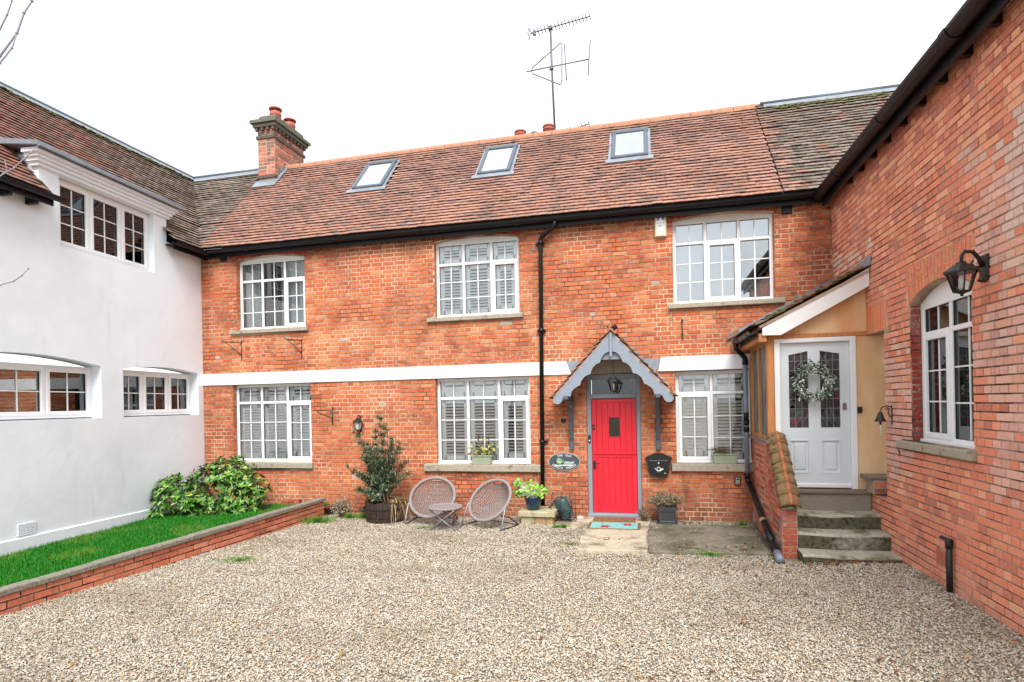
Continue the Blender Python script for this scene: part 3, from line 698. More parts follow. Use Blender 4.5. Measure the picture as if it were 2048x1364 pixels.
un.add([RF(-10.6, RL, -.01), RF(4.9, RL, -.01), Vector((4.9, 13.6, 5.0)), Vector((-10.6, 13.6, 5.0))], [(0, 1, 2, 3)]); part(un, 'roof_deck', M_felt, ROOF)
tile_roof(RF(XL, 0), RF(XR, 0), RF(XL, RL), RF(XR, RL), col_roof, ROOF, main_keep, 300, seed=8)
M_ridge = mat('terracotta_ridge', srgb(214, 150, 118, .66), rough=.8, noise=.18, nscale=14, bump=.3, bscale=60, dirt=srgb(150, 140, 120, .6), dscale=3, dthr=.6)
x = XL+.45
while x < XR-.02:
    mb = MB(); L_ = .38; prof = [(-.105, -.075), (-.1, -.02), (-.07, .028), (0, .05), (.07, .028), (.1, -.02), (.105, -.075)]
    a = [Vector((x, RY+y, RZ+z+.02)) for y, z in prof]; b = [Vector((min(x+L_-.008, XR), RY+y, RZ+z+.02)) for y, z in prof]
    mb.add(a+b, [(i, i+7, i+8, i+1) for i in range(6)]+[(0, 1, 2, 3, 4, 5, 6), (13, 12, 11, 10, 9, 8, 7)]); part(mb, 'ridge_tile', M_ridge, ROOF); x += L_
mb = MB(); mb.box(ID, XL+.45, XR, RY-.10, RY-.065, RZ-.09, RZ-.035); part(mb, 'ridge_mortar', mat('ridge_bedding', srgb(196, 176, 150, .62), rough=.95, noise=.2, nscale=30), ROOF)
for i, (s0, s1) in enumerate(SKY):
    sk = empty('skylight', tuple(RF(s0, SB0))); sk.parent = HOUSE; sk.matrix_parent_inverse = PINV(HOUSE)
    sk['label'] = ['leftmost roof window', 'middle roof window', 'roof window nearest the grey roof'][i]
    mb = MB(); t = .075; mb.bbox(RF, s0, s0+t, SB0, SB1, 0, .09, .012); mb.bbox(RF, s1-t, s1, SB0, SB1, 0, .09, .012); mb.bbox(RF, s0+t, s1-t, SB0, SB0+t, 0, .085, .012); mb.bbox(RF, s0-.01, s1+.01, SB1-t*1.1, SB1+.02, 0, .10, .014)
    part(mb, 'skylight_frame', M_bluegreyd, sk)
    mb = MB(); mb.box(RF, s0+t, s1-t, SB0+t, SB1-t, .04, .05); part(mb, 'skylight_blind', M_curtb, sk)
    mb = MB(); mb.box(RF, s0+t, s1-t, SB0+t, SB1-t, .07, .074); part(mb, 'skylight_pane', M_glasss, sk)
    mb = MB(); mb.box(RF, s0-.09, s1+.09, SB0-.13, SB0, .05, .056); mb.box(RF, s0-.05, s0, SB0, SB1+.05, .03, .045); mb.box(RF, s1, s1+.05, SB0, SB1+.05, .03, .045); part(mb, 'flashing', M_lead, sk)
# gutter, fascia, downpipe
mb = MB(); gutter(mb, (-8.38, 9.36, 4.985), (2.62, 9.36, 4.985), (0, -1, 0), .062, joints=1.75)
part(mb, 'gutter', M_black, HOUSE)
mb = MB(); mb.box(ID, -8.3, 2.6, 9.425, 9.455, 4.86, 5.03); mb.box(ID, -8.5, 2.75, 9.455, 9.55, 4.95, 4.975); part(mb, 'fascia', M_black, HOUSE)
mb = MB(); mb.tube([(-1.45, 9.36, 4.94), (-1.45, 9.36, 4.87), (-1.47, 9.37, 4.84), (-1.68, 9.46, 4.72), (-1.71, 9.475, 4.68), (-1.712, 9.475, 4.6), (-1.76, 9.475, .12)], .036, 10)
for z in (4.62, 3.15, 1.27): mb.tube([(-1.712-.048*(4.6-z)/4.48, 9.475, z-.035), (-1.712-.048*(4.6-z)/4.48, 9.475, z+.035)], .046, 10); mb.box(ID, -1.80-.0*z, -1.66, 9.50, 9.55, z-.02, z+.02)
part(mb, 'downpipe', M_black, HOUSE)
for i, (a, b, c, d) in enumerate(((2.05, 2.20, 4.76, 4.92), (-8.06, -7.92, 4.80, 4.93))):
    mb = MB(); mb.bbox(F, a, b, c, d, 0, .03, .012); mb.box(F, a+.02, b-.02, c+.02, d-.05, .03, .032); part(mb, 'air_vent', M_iron, HOUSE)
# iron stays and hooks left on the wall are parts of the house
for i, (x, z, dx) in enumerate(((-7.88, 3.22, .26), (-6.53, 3.21, .22))):
    mb = MB(); mb.tube([F(x-.02, z+.035, .22), F(x-.005, z, .2), F(x+dx, z-.02, 0)], .008, 6); mb.tube([F(x+.02, z-.0, .18), F(x+dx-.01, z-.26, .0)], .008, 6); mb.tube([F(x+dx-.01, z-.0, .008), F(x+dx-.01, z-.36, .008)], .009, 6)
    o = part(mb, 'window_box_bracket', M_iron, None); tag(o, ['rusty black iron bracket under the upper left window, nearer the white house', 'black iron bracket under the right end of the upper left window'][i], 'bracket', 'iron brackets under the upper left window')
mb = MB(); mb.tube([F(.55, 3.20, .012), F(.55, 2.90, .012)], .009, 6); mb.tube([F(.55, 3.19, .01), F(.55, 3.21, .06)], .014, 6); mb.tube([F(.55, 3.0, .012), F(.55, 2.97, .012)], .014, 6)
tag(part(mb, 'window_box_bracket', M_iron, None), 'thin black iron rod bracket on the brickwork above the door canopy', 'bracket')
mb = MB(); mb.tube([F(-5.70, 1.90, .012), F(-5.70, 1.60, .012)], .010, 6); mb.tube([F(-5.87, 1.86, .27), F(-5.80, 1.80, .2), F(-5.70, 1.72, .012)], .008, 6); mb.tube([F(-5.89, 1.88, .29), F(-5.70, 1.87, .012)], .008, 6)
mb.tube([F(-5.70, 1.9, .012), F(-5.70, 1.93, .02)], .013, 6)
tag(part(mb, 'hanging_basket_bracket', M_iron, None), 'black hanging basket bracket between the shuttered window and the wall lantern', 'bracket')
mb = MB(); mb.tube([F(-1.42, 1.62, .03), F(-1.39, 1.66, .04), F(-1.36, 1.62, .03), F(-1.39, 1.59, .02), F(-1.42, 1.62, .03)], .006, 6); mb.box(F, -1.43, -1.35, 1.6, 1.66, .003, .012)
tag(part(mb, 'wall_ring', M_ironr, None), 'small iron ring fixed to the brick left of the canopy bracket', 'ring')

# chimney -------------------------------------------------------
CH = empty('chimney', (-8.06, 11.5, 6.7)); CH.parent = HOUSE; CH.matrix_parent_inverse = PINV(HOUSE)
cx0, cx1, cy0, cy1 = -8.27, -7.86, 11.0, 12.1
core = MB(); core.box(ID, cx0, cx1, cy0, cy1, 6.4, 8.10); part(core, 'stack_core', M_mortar, CH)
def col_ch(p, s, rnd):
    c = rnd.choice([srgb(218, 140, 120, .8), srgb(214, 128, 104, .8), srgb(226, 154, 130, .8), srgb(196, 120, 108, .78)])
    if rnd.random() < .22: c = srgb(150, 116, 106, .75)
    if p.x < -8.2 and rnd.random() < .2: c = srgb(110, 108, 96, .7)
    k = rnd.uniform(.88, 1.1); return tuple(q*k for q in c)
cf = Fr((cx0, cy0, 0), (1, 0, 0)); cs_ = Fr((cx1, cy0, 0), (0, 1, 0)); cl_ = Fr((cx0, cy1, 0), (0, -1, 0))
for fr_, ww, ph in ((cf, cx1-cx0, 0), (cs_, cy1-cy0, .11), (cl_, cy1-cy0, 0)):
    emit_bricks(fr_, bond(.0, ww, 6.75, 8.10, (), .0745, .215, 'mixed', seed=int(ww*100), phase=ph), col_ch, CH, M_brick, 150 if fr_ is not cl_ else 0, rest='chimney_brickwork')
def collar(z0, z1, e, name, mt):
    m_ = MB(); m_.bbox(Fr((0, 0, 0), (1, 0, 0), (0, 1, 0)), cx0-e, cx1+e, cy0-e, cy1+e, z0, z1, .012); part(m_, name, mt, CH)
M_lich = mat('lichened_brick', srgb(142, 142, 126, .7), rough=.95, noise=.35, nscale=26, col2=srgb(100, 98, 86, .7), bump=.7, bscale=60, dirt=srgb(112, 128, 60, .6), dscale=7, dthr=.62)
M_lichr = mat('lichened_corbel', srgb(136, 116, 108, .7), rough=.95, noise=.35, nscale=26, col2=srgb(84, 80, 74, .6), bump=.7, bscale=60)
collar(6.99, 7.06, .03, 'string_course', M_lichr); collar(7.86, 7.93, .03, 'string_course', M_lichr)
for i in range(4): m_ = MB(); a = cx0-.03+i*(.47-.06)/3; m_.bbox(cf, a-cx0, a-cx0+.065, 8.03, 8.105, 0, .06); part(m_, 'dentil', M_lichr, CH)
for i in range(9): m_ = MB(); a = -.02+i*1.1/8.2; m_.bbox(cs_, a, a+.065, 8.03, 8.105, 0, .06); part(m_, 'dentil', M_lichr, CH)
collar(8.105, 8.18, .075, 'corbel_course', M_lich); collar(8.18, 8.255, .12, 'corbel_course', M_lich)
m_ = MB(); m_.bbox(ID, cx0+.02, cx1+.03, cy0+.02, cy1-.04, 8.255, 8.40, .04); part(m_, 'flaunching', M_lich, CH)
M_pot = mat('terracotta_pot', srgb(206, 112, 92, .72), rough=.75, noise=.12, nscale=10, dirt=srgb(170, 100, 88, .6), dscale=6)
for y in (11.3, 11.83):
    m_ = MB(); m_.smooth = True; m_.lathe([(.12, 0), (.118, .12), (.125, .13), (.125, .15), (.112, .155), (.112, .20), (.10, .205)], (-8.03, y, 8.38), 20); p_ = part(m_, 'chimney_pot', M_pot, CH)
    m_ = MB(); m_.smooth = True; m_.lathe([(.11, .245), (.14, .248), (.142, .27), (.10, .295), (.04, .30)], (-8.03, y, 8.38), 20)
    for k in range(6): a = PI*k/3; m_.tube([(-8.03+.1*math.cos(a), y+.1*math.sin(a), 8.58), (-8.03+.1*math.cos(a), y+.1*math.sin(a), 8.63)], .012, 5)
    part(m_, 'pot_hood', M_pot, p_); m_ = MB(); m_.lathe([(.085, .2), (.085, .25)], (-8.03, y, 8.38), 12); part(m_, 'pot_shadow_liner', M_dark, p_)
m_ = MB()                                    # stepped lead flashing where stack meets tiles
for i in range(7):
    b0 = (11.0-EY)/pc+i*.095; q = RF(cx1, b0); m_.add([Vector((cx1+.012, q.y, q.z-.02)), Vector((cx1+.012, q.y+.09, q.z+.06)), Vector((cx1+.012, q.y+.09, q.z+.21)), Vector((cx1+.012, q.y, q.z+.14))], [(0, 1, 2, 3)])
m_.box(cf, -.06, .44, 6.80, 6.95, .012, .016); m_.box(RF, cx0-.06, cx1+.10, (10.86-EY)/pc, (11.0-EY)/pc, .05, .056); m_.box(RF, cx1, cx1+.10, (10.9-EY)/pc, RL-.05, .05, .055)
part(m_, 'lead_flashing', M_lead, CH)
# rear stack seen over the ridge
RS = empty('rear_chimney', (-2.28, 12.3, 6.5)); RS.parent = HOUSE; RS.matrix_parent_inverse = PINV(HOUSE)
m_ = MB(); m_.box(ID, -2.8, -1.75, 12.1, 12.5, 6.3, 7.58); part(m_, 'rear_stack', M_lichr, RS)
for x, zt in ((-2.62, 7.90), (-1.99, 7.94)):
    m_ = MB(); m_.smooth = True; m_.lathe([(.12, 7.55), (.115, zt-.11), (.13, zt-.10), (.13, zt-.07), (.11, zt-.06), (.11, zt-.04), (.135, zt-.03), (.12, zt), (.04, zt+.015)], (x, 12.28, 0), 18); part(m_, 'chimney_pot', M_pot, RS)
m_ = MB(); m_.smooth = True; m_.lathe([(.1, 7.55), (.1, 7.74), (.13, 7.75), (.12, 7.80), (.05, 7.84)], (-2.30, 12.28, 0), 18); part(m_, 'flue_cowl', M_iron, RS)

# ---------------------------------------------------------------- television antennas
M_alu = mat('dull_aluminium', (.12, .12, .135), rough=.5, metal=.5)
AT = thing('tv_antenna', (-1.86, 12.4, 7.4), 'tall mast with a spiked television antenna above a looped radio antenna', 'antenna', 'roof antennas')
AY = 12.4; sc = AY/12.2
def ap(x, z, dy=0): return Vector((x*sc, AY+dy, (z-CAMH)*sc+CAMH))
m_ = MB(); m_.tube([ap(-1.83, 7.3), ap(-1.88, 9.1), ap(-1.895, 10.02)], .022, 8); part(m_, 'mast', M_alu, AT)
m_ = MB(); A_, B_ = ap(-2.34, 9.955), ap(-1.05, 10.10); m_.tube([A_, B_], .012, 6); part(m_, 'boom', M_alu, AT)
for i in range(17):
    p_ = A_.lerp(B_, .08+.92*i/16); hh = .065-.015*i/16
    m_ = MB(); m_.tube([p_+Vector((-.02, -.05, hh)), p_+Vector((.02, .05, -hh))], .009, 5); part(m_, 'element', M_alu, AT)
m_ = MB()
for s in (-1, 1):
    for k in range(4): m_.tube([A_+Vector((-.05+k*.012, -.06, s*(.02+.035*k))), A_+Vector((-.05+k*.012, .08, s*(.02+.035*k)))], .005, 5)
    m_.tube([A_+Vector((.04, 0, 0)), A_+Vector((-.05, 0, s*.13))], .007, 5)
m_.box(ID, A_.x+.06, A_.x+.12, A_.y-.03, A_.y+.03, A_.z-.05, A_.z+.04); part(m_, 'reflector', M_alu, AT)
m_ = MB(); m_.tube([ap(-2.44, 9.14), ap(-1.09, 9.20)], .012, 6); part(m_, 'radio_boom', M_alu, AT)
m_ = MB(); m_.tube([ap(*q) for q in ((-2.31, 9.20), (-1.70, 9.63), (-1.665, 9.63), (-1.655, 9.55), (-1.67, 8.82), (-1.69, 8.76), (-1.73, 8.76), (-2.31, 9.08), (-2.33, 9.14))], .011, 6, closed=True); part(m_, 'loop_dipole', M_alu, AT)
for q0, q1 in (((-1.60, 9.60), (-1.57, 8.82)), ((-1.05, 9.60), (-1.11, 8.86))): m_ = MB(); m_.tube([ap(*q0), ap(*q1)], .011, 6); part(m_, 'director_rod', M_alu, AT)
m_ = MB(); m_.box(ID, ap(-1.9, 9.1).x-.03, ap(-1.9, 9.1).x+.05, AY-.04, AY+.04, ap(0, 9.13).z-.03, ap(0, 9.13).z+.04); m_.box(ID, ap(-1.9, 9.1).x-.04, ap(-1.9, 9.1).x+.04, AY-.04, AY+.04, ap(0, 9.97).z, ap(0, 9.97).z+.06); part(m_, 'clamp', M_alu, AT)
A2 = thing('tv_antenna', (-1.5, 12.4, 7.4), 'small low antenna just showing over the ridge beside the tall mast', 'antenna', 'roof antennas')
m_ = MB(); P0, P1 = ap(-1.72, 7.72), ap(-1.11, 7.83); m_.tube([P0, P1], .010, 6); m_.tube([ap(-1.66, 7.2), ap(-1.66, 7.73)], .016, 6); m_.tube([ap(-1.84, 7.95), ap(-1.68, 7.5)], .004, 5); part(m_, 'boom', M_alu, A2)
for i in range(9): p_ = P0.lerp(P1, i/8); m_ = MB(); m_.tube([p_+Vector((-.012, -.04, .045)), p_+Vector((.012, .04, -.045))], .008, 5); part(m_, 'element', M_alu, A2)
# ---------------------------------------------------------------- white rendered house on the left
WH = thing('white_rendered_house', (-8.3, 6, 0), 'white rendered house with mottled tiled roof along the left side of the courtyard', 'house')
a0, a1 = wa(2.2), wa(9.545)
DA0, DA1 = wa(6.30), wa(8.66)
whol = [(wa(4.95), wa(7.25), 1.83, 2.75), (wa(7.66), wa(9.41), 1.83, 2.70), (wa(6.60), wa(8.37), 4.36, 5.42)]
mb = MB(); wall_panel(mb, WW, [(a0, a1, -.3, 4.99), (DA0, DA1, 4.9, 5.60)], whol, .3, {0: .11, 1: .07})
WHW = part(mb, 'rendered_wall', M_render, WH)
mb = MB(); n = 60
for i in range(n):                                   # thicker plinth at the foot, uneven edge
    p, q = a0+(a1-a0)*i/n, a0+(a1-a0)*(i+1)/n; f = lambda a: .245-.05*(a-wa(5.6))/(4.5)+.012*nz(a*2.1, 1)+.006*nz(a*9, 2)
    g = lambda a: .022+.006*nz(a*3, 5)
    mb.add([WW(p, -.2, g(p)), WW(q, -.2, g(q)), WW(q, f(q), g(q)), WW(p, f(p), g(p)), WW(p, f(p)+.008, 0), WW(q, f(q)+.008, 0)], [(0, 1, 2, 3), (3, 2, 5, 4)])
part(mb, 'plinth', M_render, WH)
def wfw(i, hh, depth, lights, transom=None, rows=2, **kw):
    h_ = whol[i]; fr = Fr(tuple(WW(h_[0], h_[2]+.015)), tuple(WW.u)); return window(WH, fr, h_[1]-h_[0], hh, cols=lights, rows_low=rows, barcols=2, depth=depth, fw=.06, **kw)
w1 = wfw(0, .78, -.17, 3, opening=(0, 1, 2), interior=None, label='wide lower window of the white house with a spiky plant behind it', glassm=M_glass)
w2 = wfw(1, .78, -.17, 3, opening=(0, 1, 2), interior=curtain_int('wh'), label='narrower lower window next to the brick corner', glassm=M_glass)
w3 = wfw(2, 1.02, -.10, 3, rows=3, opening=(0, 1, 2), interior=curtain_int('wh'), label='upper dormer window of the white house')
mb = MB(); rnd = random.Random(5)                     # spiky house plant behind the wide window
for k in range(46):
    a = rnd.uniform(0, 2*PI); L_ = rnd.uniform(.2, .36); base = WW(wa(6.35)+rnd.uniform(-.03, .03), 1.95, -.42); d = WW.u*math.cos(a)*.7+WW.n*math.sin(a)*.4+Vector((0, 0, rnd.uniform(.5, 1.3))); d.normalize()
    pts = [base+d*L_*t+Vector((0, 0, -.16*t*t*L_/.3)) for t in (0, .35, .7, 1)]
    mb.tube(pts, [.006, .006, .004, .001], 4)
tag(part(mb, 'spider_plant', mat('yellow_green_leaf', srgb(170, 170, 110, .8), rough=.5), None), 'spiky pale green house plant behind the wide lower window of the white house', 'house plant')
mb = MB(); 
for i, (z0, z1, c) in enumerate(((5.40, 5.45, .05), (5.45, 5.50, .085), (5.50, 5.545, .12), (5.545, 5.60, .16))): mb.bbox(WW, DA0-c, DA1+c*.8, z0, z1, -.1, c, .01)
part(mb, 'dormer_cornice', M_render, WH)
mb = MB(); mb.prism(Fr(tuple(WW(DA0-.22, 0, 0)), tuple(WW.n), (0, 0, 1)), [(.24, 5.60), (.24, 5.655), (-.75, 5.80), (-.75, 5.70)], -(DA1-DA0+.42), 0); part(mb, 'dormer_lead_roof', M_lead, WH)
mb = MB(); mb.box(WW, DA0, DA0+.02, 4.95, 5.60, -.9, -.3); mb.box(WW, DA1-.02, DA1, 4.95, 5.60, -.9, -.3); part(mb, 'dormer_cheek', M_render, WH)
v0 = WW(wa(6.03), .34, .0)
mb = MB(); va, vb, vz0, vz1 = wa(5.91), wa(6.15), .275, .43
hs = [(va+.012+(vb-va-.02)*(i+.2)/8, va+.012+(vb-va-.02)*(i+.75)/8, vz0+.01+(vz1-vz0-.02)*(j+.2)/5, vz0+.01+(vz1-vz0-.02)*(j+.78)/5) for i in range(8) for j in range(5)]
wall_panel(mb, Fr(tuple(WW(0, 0, .016)), tuple(WW.u)), [(va, vb, vz0, vz1)], hs, .012); part(mb, 'air_brick', M_render, WH)
mb = MB(); mb.box(WW, va, vb, vz0, vz1, .001, .004); part(mb, 'air_brick_backing', M_dark, WH)
# roof of the white house and the old grey tiles joining it
WR = empty('roof', (-8.5, 6, 5)); WR.parent = WH; WR.matrix_parent_inverse = PINV(WH)
VX, VY = -8.27, 9.34
GR = [srgb(170, 154, 142, .66), srgb(152, 140, 128, .66), srgb(142, 132, 122, .64), srgb(180, 160, 146, .66)]
GD = [srgb(124, 116, 108, .66), srgb(112, 106, 98, .64), srgb(134, 124, 114, .66)]
def col_white_roof(p, k, rows, rnd):
    t = k/rows; n = nz(p.y*.8, k*.09, 1)+.6*nz(p.y*2.5, k*.3, 6)
    red = smooth(9.6, 7.6, p.y+(1-t)*.8+n*1.6)
    r = rnd.random()
    if r < red*.78: c = rnd.choice([srgb(184, 122, 104, .62), srgb(170, 108, 92, .6), srgb(160, 104, 90, .6), srgb(196, 128, 108, .6)])
    elif r < .72: c = rnd.choice(GR)
    else: c = rnd.choice(GD)
    if t > .9: c = lerp3(c, srgb(120, 128, 92, .6), .55)
    c = lerp3(c, srgb(180, 146, 132, .6), .35); q = rnd.uniform(.88, 1.10)*1.0; return tuple(x*q for x in c)
def col_grey(p, k, rows, rnd):
    t = k/rows; n = nz(p.x*1.2, k*.14, 3)
    c = rnd.choice(GR) if rnd.random() < .56-.3*n else rnd.choice(GD)
    if rnd.random() < .07: c = srgb(178, 120, 100, .6)
    if p.x > 0 and p.x < 2.35 and rnd.random() < smooth(2.35, 2.03, p.x)*.9: c = rnd.choice(TR+TD)
    if t > .88 and rnd.random() < .7: c = lerp3(c, srgb(124, 130, 84, .6), .6)
    c = lerp3(c, srgb(152, 138, 126, .66), .4); q = rnd.uniform(.88, 1.10); return tuple(x*q for x in c)
def wkeep(p):
    if p.y > VY+(VX-p.x)+.05: return False
    if 6.33 < p.y+.07 < 8.70 and p.z < 5.78: return False
    return True
e0, e1 = WW(wa(2.3), 5.0, .22), WW(wa(11.5), 5.0, .22)
mb = MB(); R0, R1 = Vector((-10.38, 2.3, 7.36)), Vector((-10.38, 11.5, 7.36)); dn = Vector((0, 0, -.012))
def rs(y, t): return WW(wa(y), 5.0, .22).lerp(Vector((-10.38, y, 7.36)), t)+dn      # a point of the slope, t from eaves to ridge
for (y0, y1, t0) in ((2.3, 6.33, 0), (6.33, 8.62, .36), (8.62, 9.36, 0)): mb.add([rs(y0, t0), rs(y1, t0), rs(y1, 1), rs(y0, 1)], [(0, 1, 2, 3)])
mb.add([rs(9.36, 0), Vector((-10.38, 11.44, 7.36))+dn, rs(9.36, 1)], [(0, 1, 2)])
mb.add([R0, Vector((-10.38, 11.44, 7.36)), Vector((-13, 11.44, 4.5)), Vector((-13, 2.3, 4.5))], [(0, 1, 2, 3)]); part(mb, 'roof_deck', M_felt, WR)
tile_roof(e0, e1, R0, R1, col_white_roof, WR, wkeep, 300, seed=21, wav=.008)
GRL = empty('old_grey_roof', (-9, 10, 6)); GRL.parent = WH; GRL.matrix_parent_inverse = PINV(WH)
tile_roof(RF(-10.6, 0), RF(XL-.01, 0), RF(-10.6, RL), RF(XL-.01, RL), col_grey, GRL, lambda p: p.x+.09 > VX-(p.y-VY)+.02 and not (p.x > -8.4 and p.y > 10.98), 200, seed=22, wav=.010)
mb = MB(); mb.tube([(-10.38, 2.3, 7.40), (-10.38, 11.45, 7.40)], .05, 8); mb.tube([(-10.40, 11.45, 7.40), (-8.30, 11.45, 7.40)], .05, 8); part(mb, 'ridge_roll', M_leadd, WR)
mb = MB(); t_ = Vector((1, 0, -1.07)).normalized(); mb.add([Vector((-10.36, 2.3, 7.42)), Vector((-10.36, 11.45, 7.42)), Vector((-10.36, 11.35, 7.42))+t_*.16, Vector((-10.36, 2.3, 7.42))+t_*.16], [(0, 1, 2, 3)])
mb.box(RF, -10.35, -8.30, RL-.17, RL, .045, .05); part(mb, 'ridge_flashing', M_lead, WR)
mb = MB(); rnd = random.Random(3)
for i in range(26):                                   # moss lumps in the valley and along the ridge flashing
    t = rnd.random()**1.3; p = Vector((VX-2.1*t, VY+2.1*t, 5.05+2.28*t))
    mb.lathe([(0.001, .03), (.03, .028), (.045, 0), (.03, -.02)], p+Vector((rnd.uniform(-.05, .08), 0, .0)), 6, sx=rnd.uniform(.6, 1.4), sy=rnd.uniform(.6, 1.4))
for i in range(60):
    y = rnd.uniform(5.5, 11.3); mb.lathe([(0.001, .02), (.025, .018), (.035, 0)], Vector((-10.36, y, 7.42))+t_*(.17+abs(rnd.gauss(0, .06))), 5, sx=rnd.uniform(.5, 1.3), sy=rnd.uniform(.8, 2.2))
part(mb, 'moss', M_moss, WR, kind='stuff')
mb = MB(); gutter(mb, WW(wa(2.3), 4.965, .25), WW(wa(6.42), 4.965, .25), WW.n, .062, joints=1.6); part(mb, 'gutter', M_black, WH); mb = MB(); gutter(mb, WW(wa(8.56), 4.965, .25), WW(wa(9.42), 4.965, .25), WW.n, .062, joints=5)
part(mb, 'gutter', M_black, WH)
mb = MB(); mb.box(WW, wa(2.3), wa(6.35), 4.84, 4.985, .165, .185); mb.box(WW, wa(2.3), wa(6.35), 4.92, 4.94, 0, .165); mb.box(WW, wa(8.62), wa(9.5), 4.84, 4.985, .165, .185); mb.box(WW, wa(8.62), wa(9.5), 4.92, 4.94, 0, .165)
for y in (5.4, 5.75, 6.1): mb.box(WW, wa(y), wa(y)+.05, 4.80, 4.92, 0, .16)
part(mb, 'fascia', M_black, WH)

# ---------------------------------------------------------------- brick wing on the right
RW = thing('brick_wing', (RX, 6, 0), 'tall red and lilac washed brick wing closing the right side of the courtyard', 'house')
LIL = [srgb(226, 190, 180, .82), srgb(216, 180, 172, .82), srgb(232, 196, 182, .84), srgb(206, 172, 166, .80), srgb(232, 178, 158, .84)]
WSH = [srgb(226, 220, 214, .8), srgb(216, 210, 202, .8), srgb(230, 214, 204, .8)]
def col_right(p, s, rnd):
    y, z = p.y, p.z; n = nz(y*1.3, z*1.6, 7)
    lil = smooth(5.85, 5.45, y+n*.75)*smooth(.85, 1.25, z+n*.3)*smooth(4.1, 3.4, z)*.93
    lil = max(lil, smooth(7.95, 7.7, y)*smooth(6.85, 7.05, y)*smooth(.95, 1.3, z+n*.2)*smooth(2.75, 2.1, z)*.85)
    wsh = smooth(5.35, 5.0, y+n*.12)*smooth(3.0, 3.3, z)*smooth(4.35, 4.0, z)+.25*smooth(5.5, 5.1, y)*smooth(1.5, 2, z)*smooth(3.6, 3.2, z)
    wsh = max(wsh, .35*smooth(7.9, 8.3, y)*smooth(3.5, 3.65, z)*smooth(4.1, 3.8, z))
    r = rnd.random()
    if r < wsh: c = rnd.choice(WSH)
    elif rnd.random() < lil: c = rnd.choice(LIL)
    else:
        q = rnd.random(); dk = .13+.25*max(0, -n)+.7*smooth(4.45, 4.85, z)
        if q < dk: c = rnd.choice([srgb(190, 104, 92, .82), srgb(200, 106, 88, .82), srgb(176, 98, 88, .8)])
        elif q < dk+.14+.25*smooth(3.2, 4.0, z): c = rnd.choice([srgb(244, 176, 138, .88), srgb(240, 160, 122, .88)])
        else: c = rnd.choice([srgb(228, 128, 98, .86), srgb(232, 142, 110, .86), srgb(220, 118, 90, .86), srgb(226, 134, 106, .86)])
        if z < .35: c = lerp3(c, srgb(206, 180, 160, .75), .35*rnd.random())
        pass
    c = lerp3(c, srgb(234, 160, 128, .86), .40); k = rnd.uniform(.95, 1.05)*1.18; return tuple(v*k for v in c)
OPN = (-8.75, -7.67, .70, 2.72); WIN2 = (-6.97, -5.76, 1.44, 3.05)
mb = MB(); wall_panel(mb, RWF, [(-9.55, -2.6, -.3, 5.05)], [OPN, WIN2], .24, {1: .15}); RWW = part(mb, 'side_wall', M_mortar_r, RW)
hol = [OPN, (-8.3, -7.56, 2.7, 3.06), (WIN2[0], WIN2[1], WIN2[2], 2.9), (-7.045, -5.69, 2.90, 3.312), (-7.22, -5.72, 1.34, 1.45), (-6.47, -6.29, .27, .43), (-9.6, -8.23, -.3, 3.45)]
emit_bricks(RWF, bond(-9.545, -2.6, -.08, 5.02, hol, course=.0745, L=.2285, seed=14, kind='english', j=.0105), col_right, RWW, M_brickp, 300, seed=31, proud=.007)
mb = MB(); fa = lambda a: 2.905+.15*(1-((a+6.365)/.625)**2)
for i in range(24):
    p, q = -7.045+1.355*i/24, -7.045+1.355*(i+1)/24
    mb.add([RWF(p, max(fa(p), 2.9), .002), RWF(q, max(fa(q), 2.9), .002), RWF(q, 3.315, .002), RWF(p, 3.315, .002)], [(0, 1, 2, 3)])
mb.box(RWF, -8.25, -7.57, 2.72, 3.06, .001, .002); part(mb, 'arch_pointing', M_pale, RWW)
fresh = lambda p, s, r: tuple(q*r.uniform(.88, 1.08) for q in srgb(236, 148, 112, .86))
voussoirs(RWF, WIN2[0]-.02, WIN2[1]+.02, 2.905, .15, .40, fresh, RWW, M_brickp, n=19, twohigh=True, skew=.16)
voussoirs(RWF, -8.22, -7.60, 2.725, 0.001, .33, lambda p, s, r: tuple(q*r.uniform(.92, 1.06) for q in srgb(242, 150, 106, .88)), RWW, M_brickp, n=8, twohigh=False, skew=.12)
jf = Fr((RX, 6.97, 0), (1, 0, 0)); emit_bricks(jf, bond(0, .10, 1.45, 2.9, (), .0745, .1, 'header'), lambda p, s, r: tuple(q*r.uniform(.85, 1.1) for q in srgb(178, 74, 60, .75)), RWW, M_brickp, 20, proud=.005, rest='jamb_brickwork')
rw = window(RW, Fr((RX, 6.97, 1.44), (0, -1, 0)), 1.21, 1.61, cols=2, transom=1.13, rise=.15, depth=-.10, opening=(0,), rows_low=3, fw=.065, interior=curtain_int('bg'), sill=(-.25, 1.25), sill_h=.075, label='arched two-light window under the big lantern')
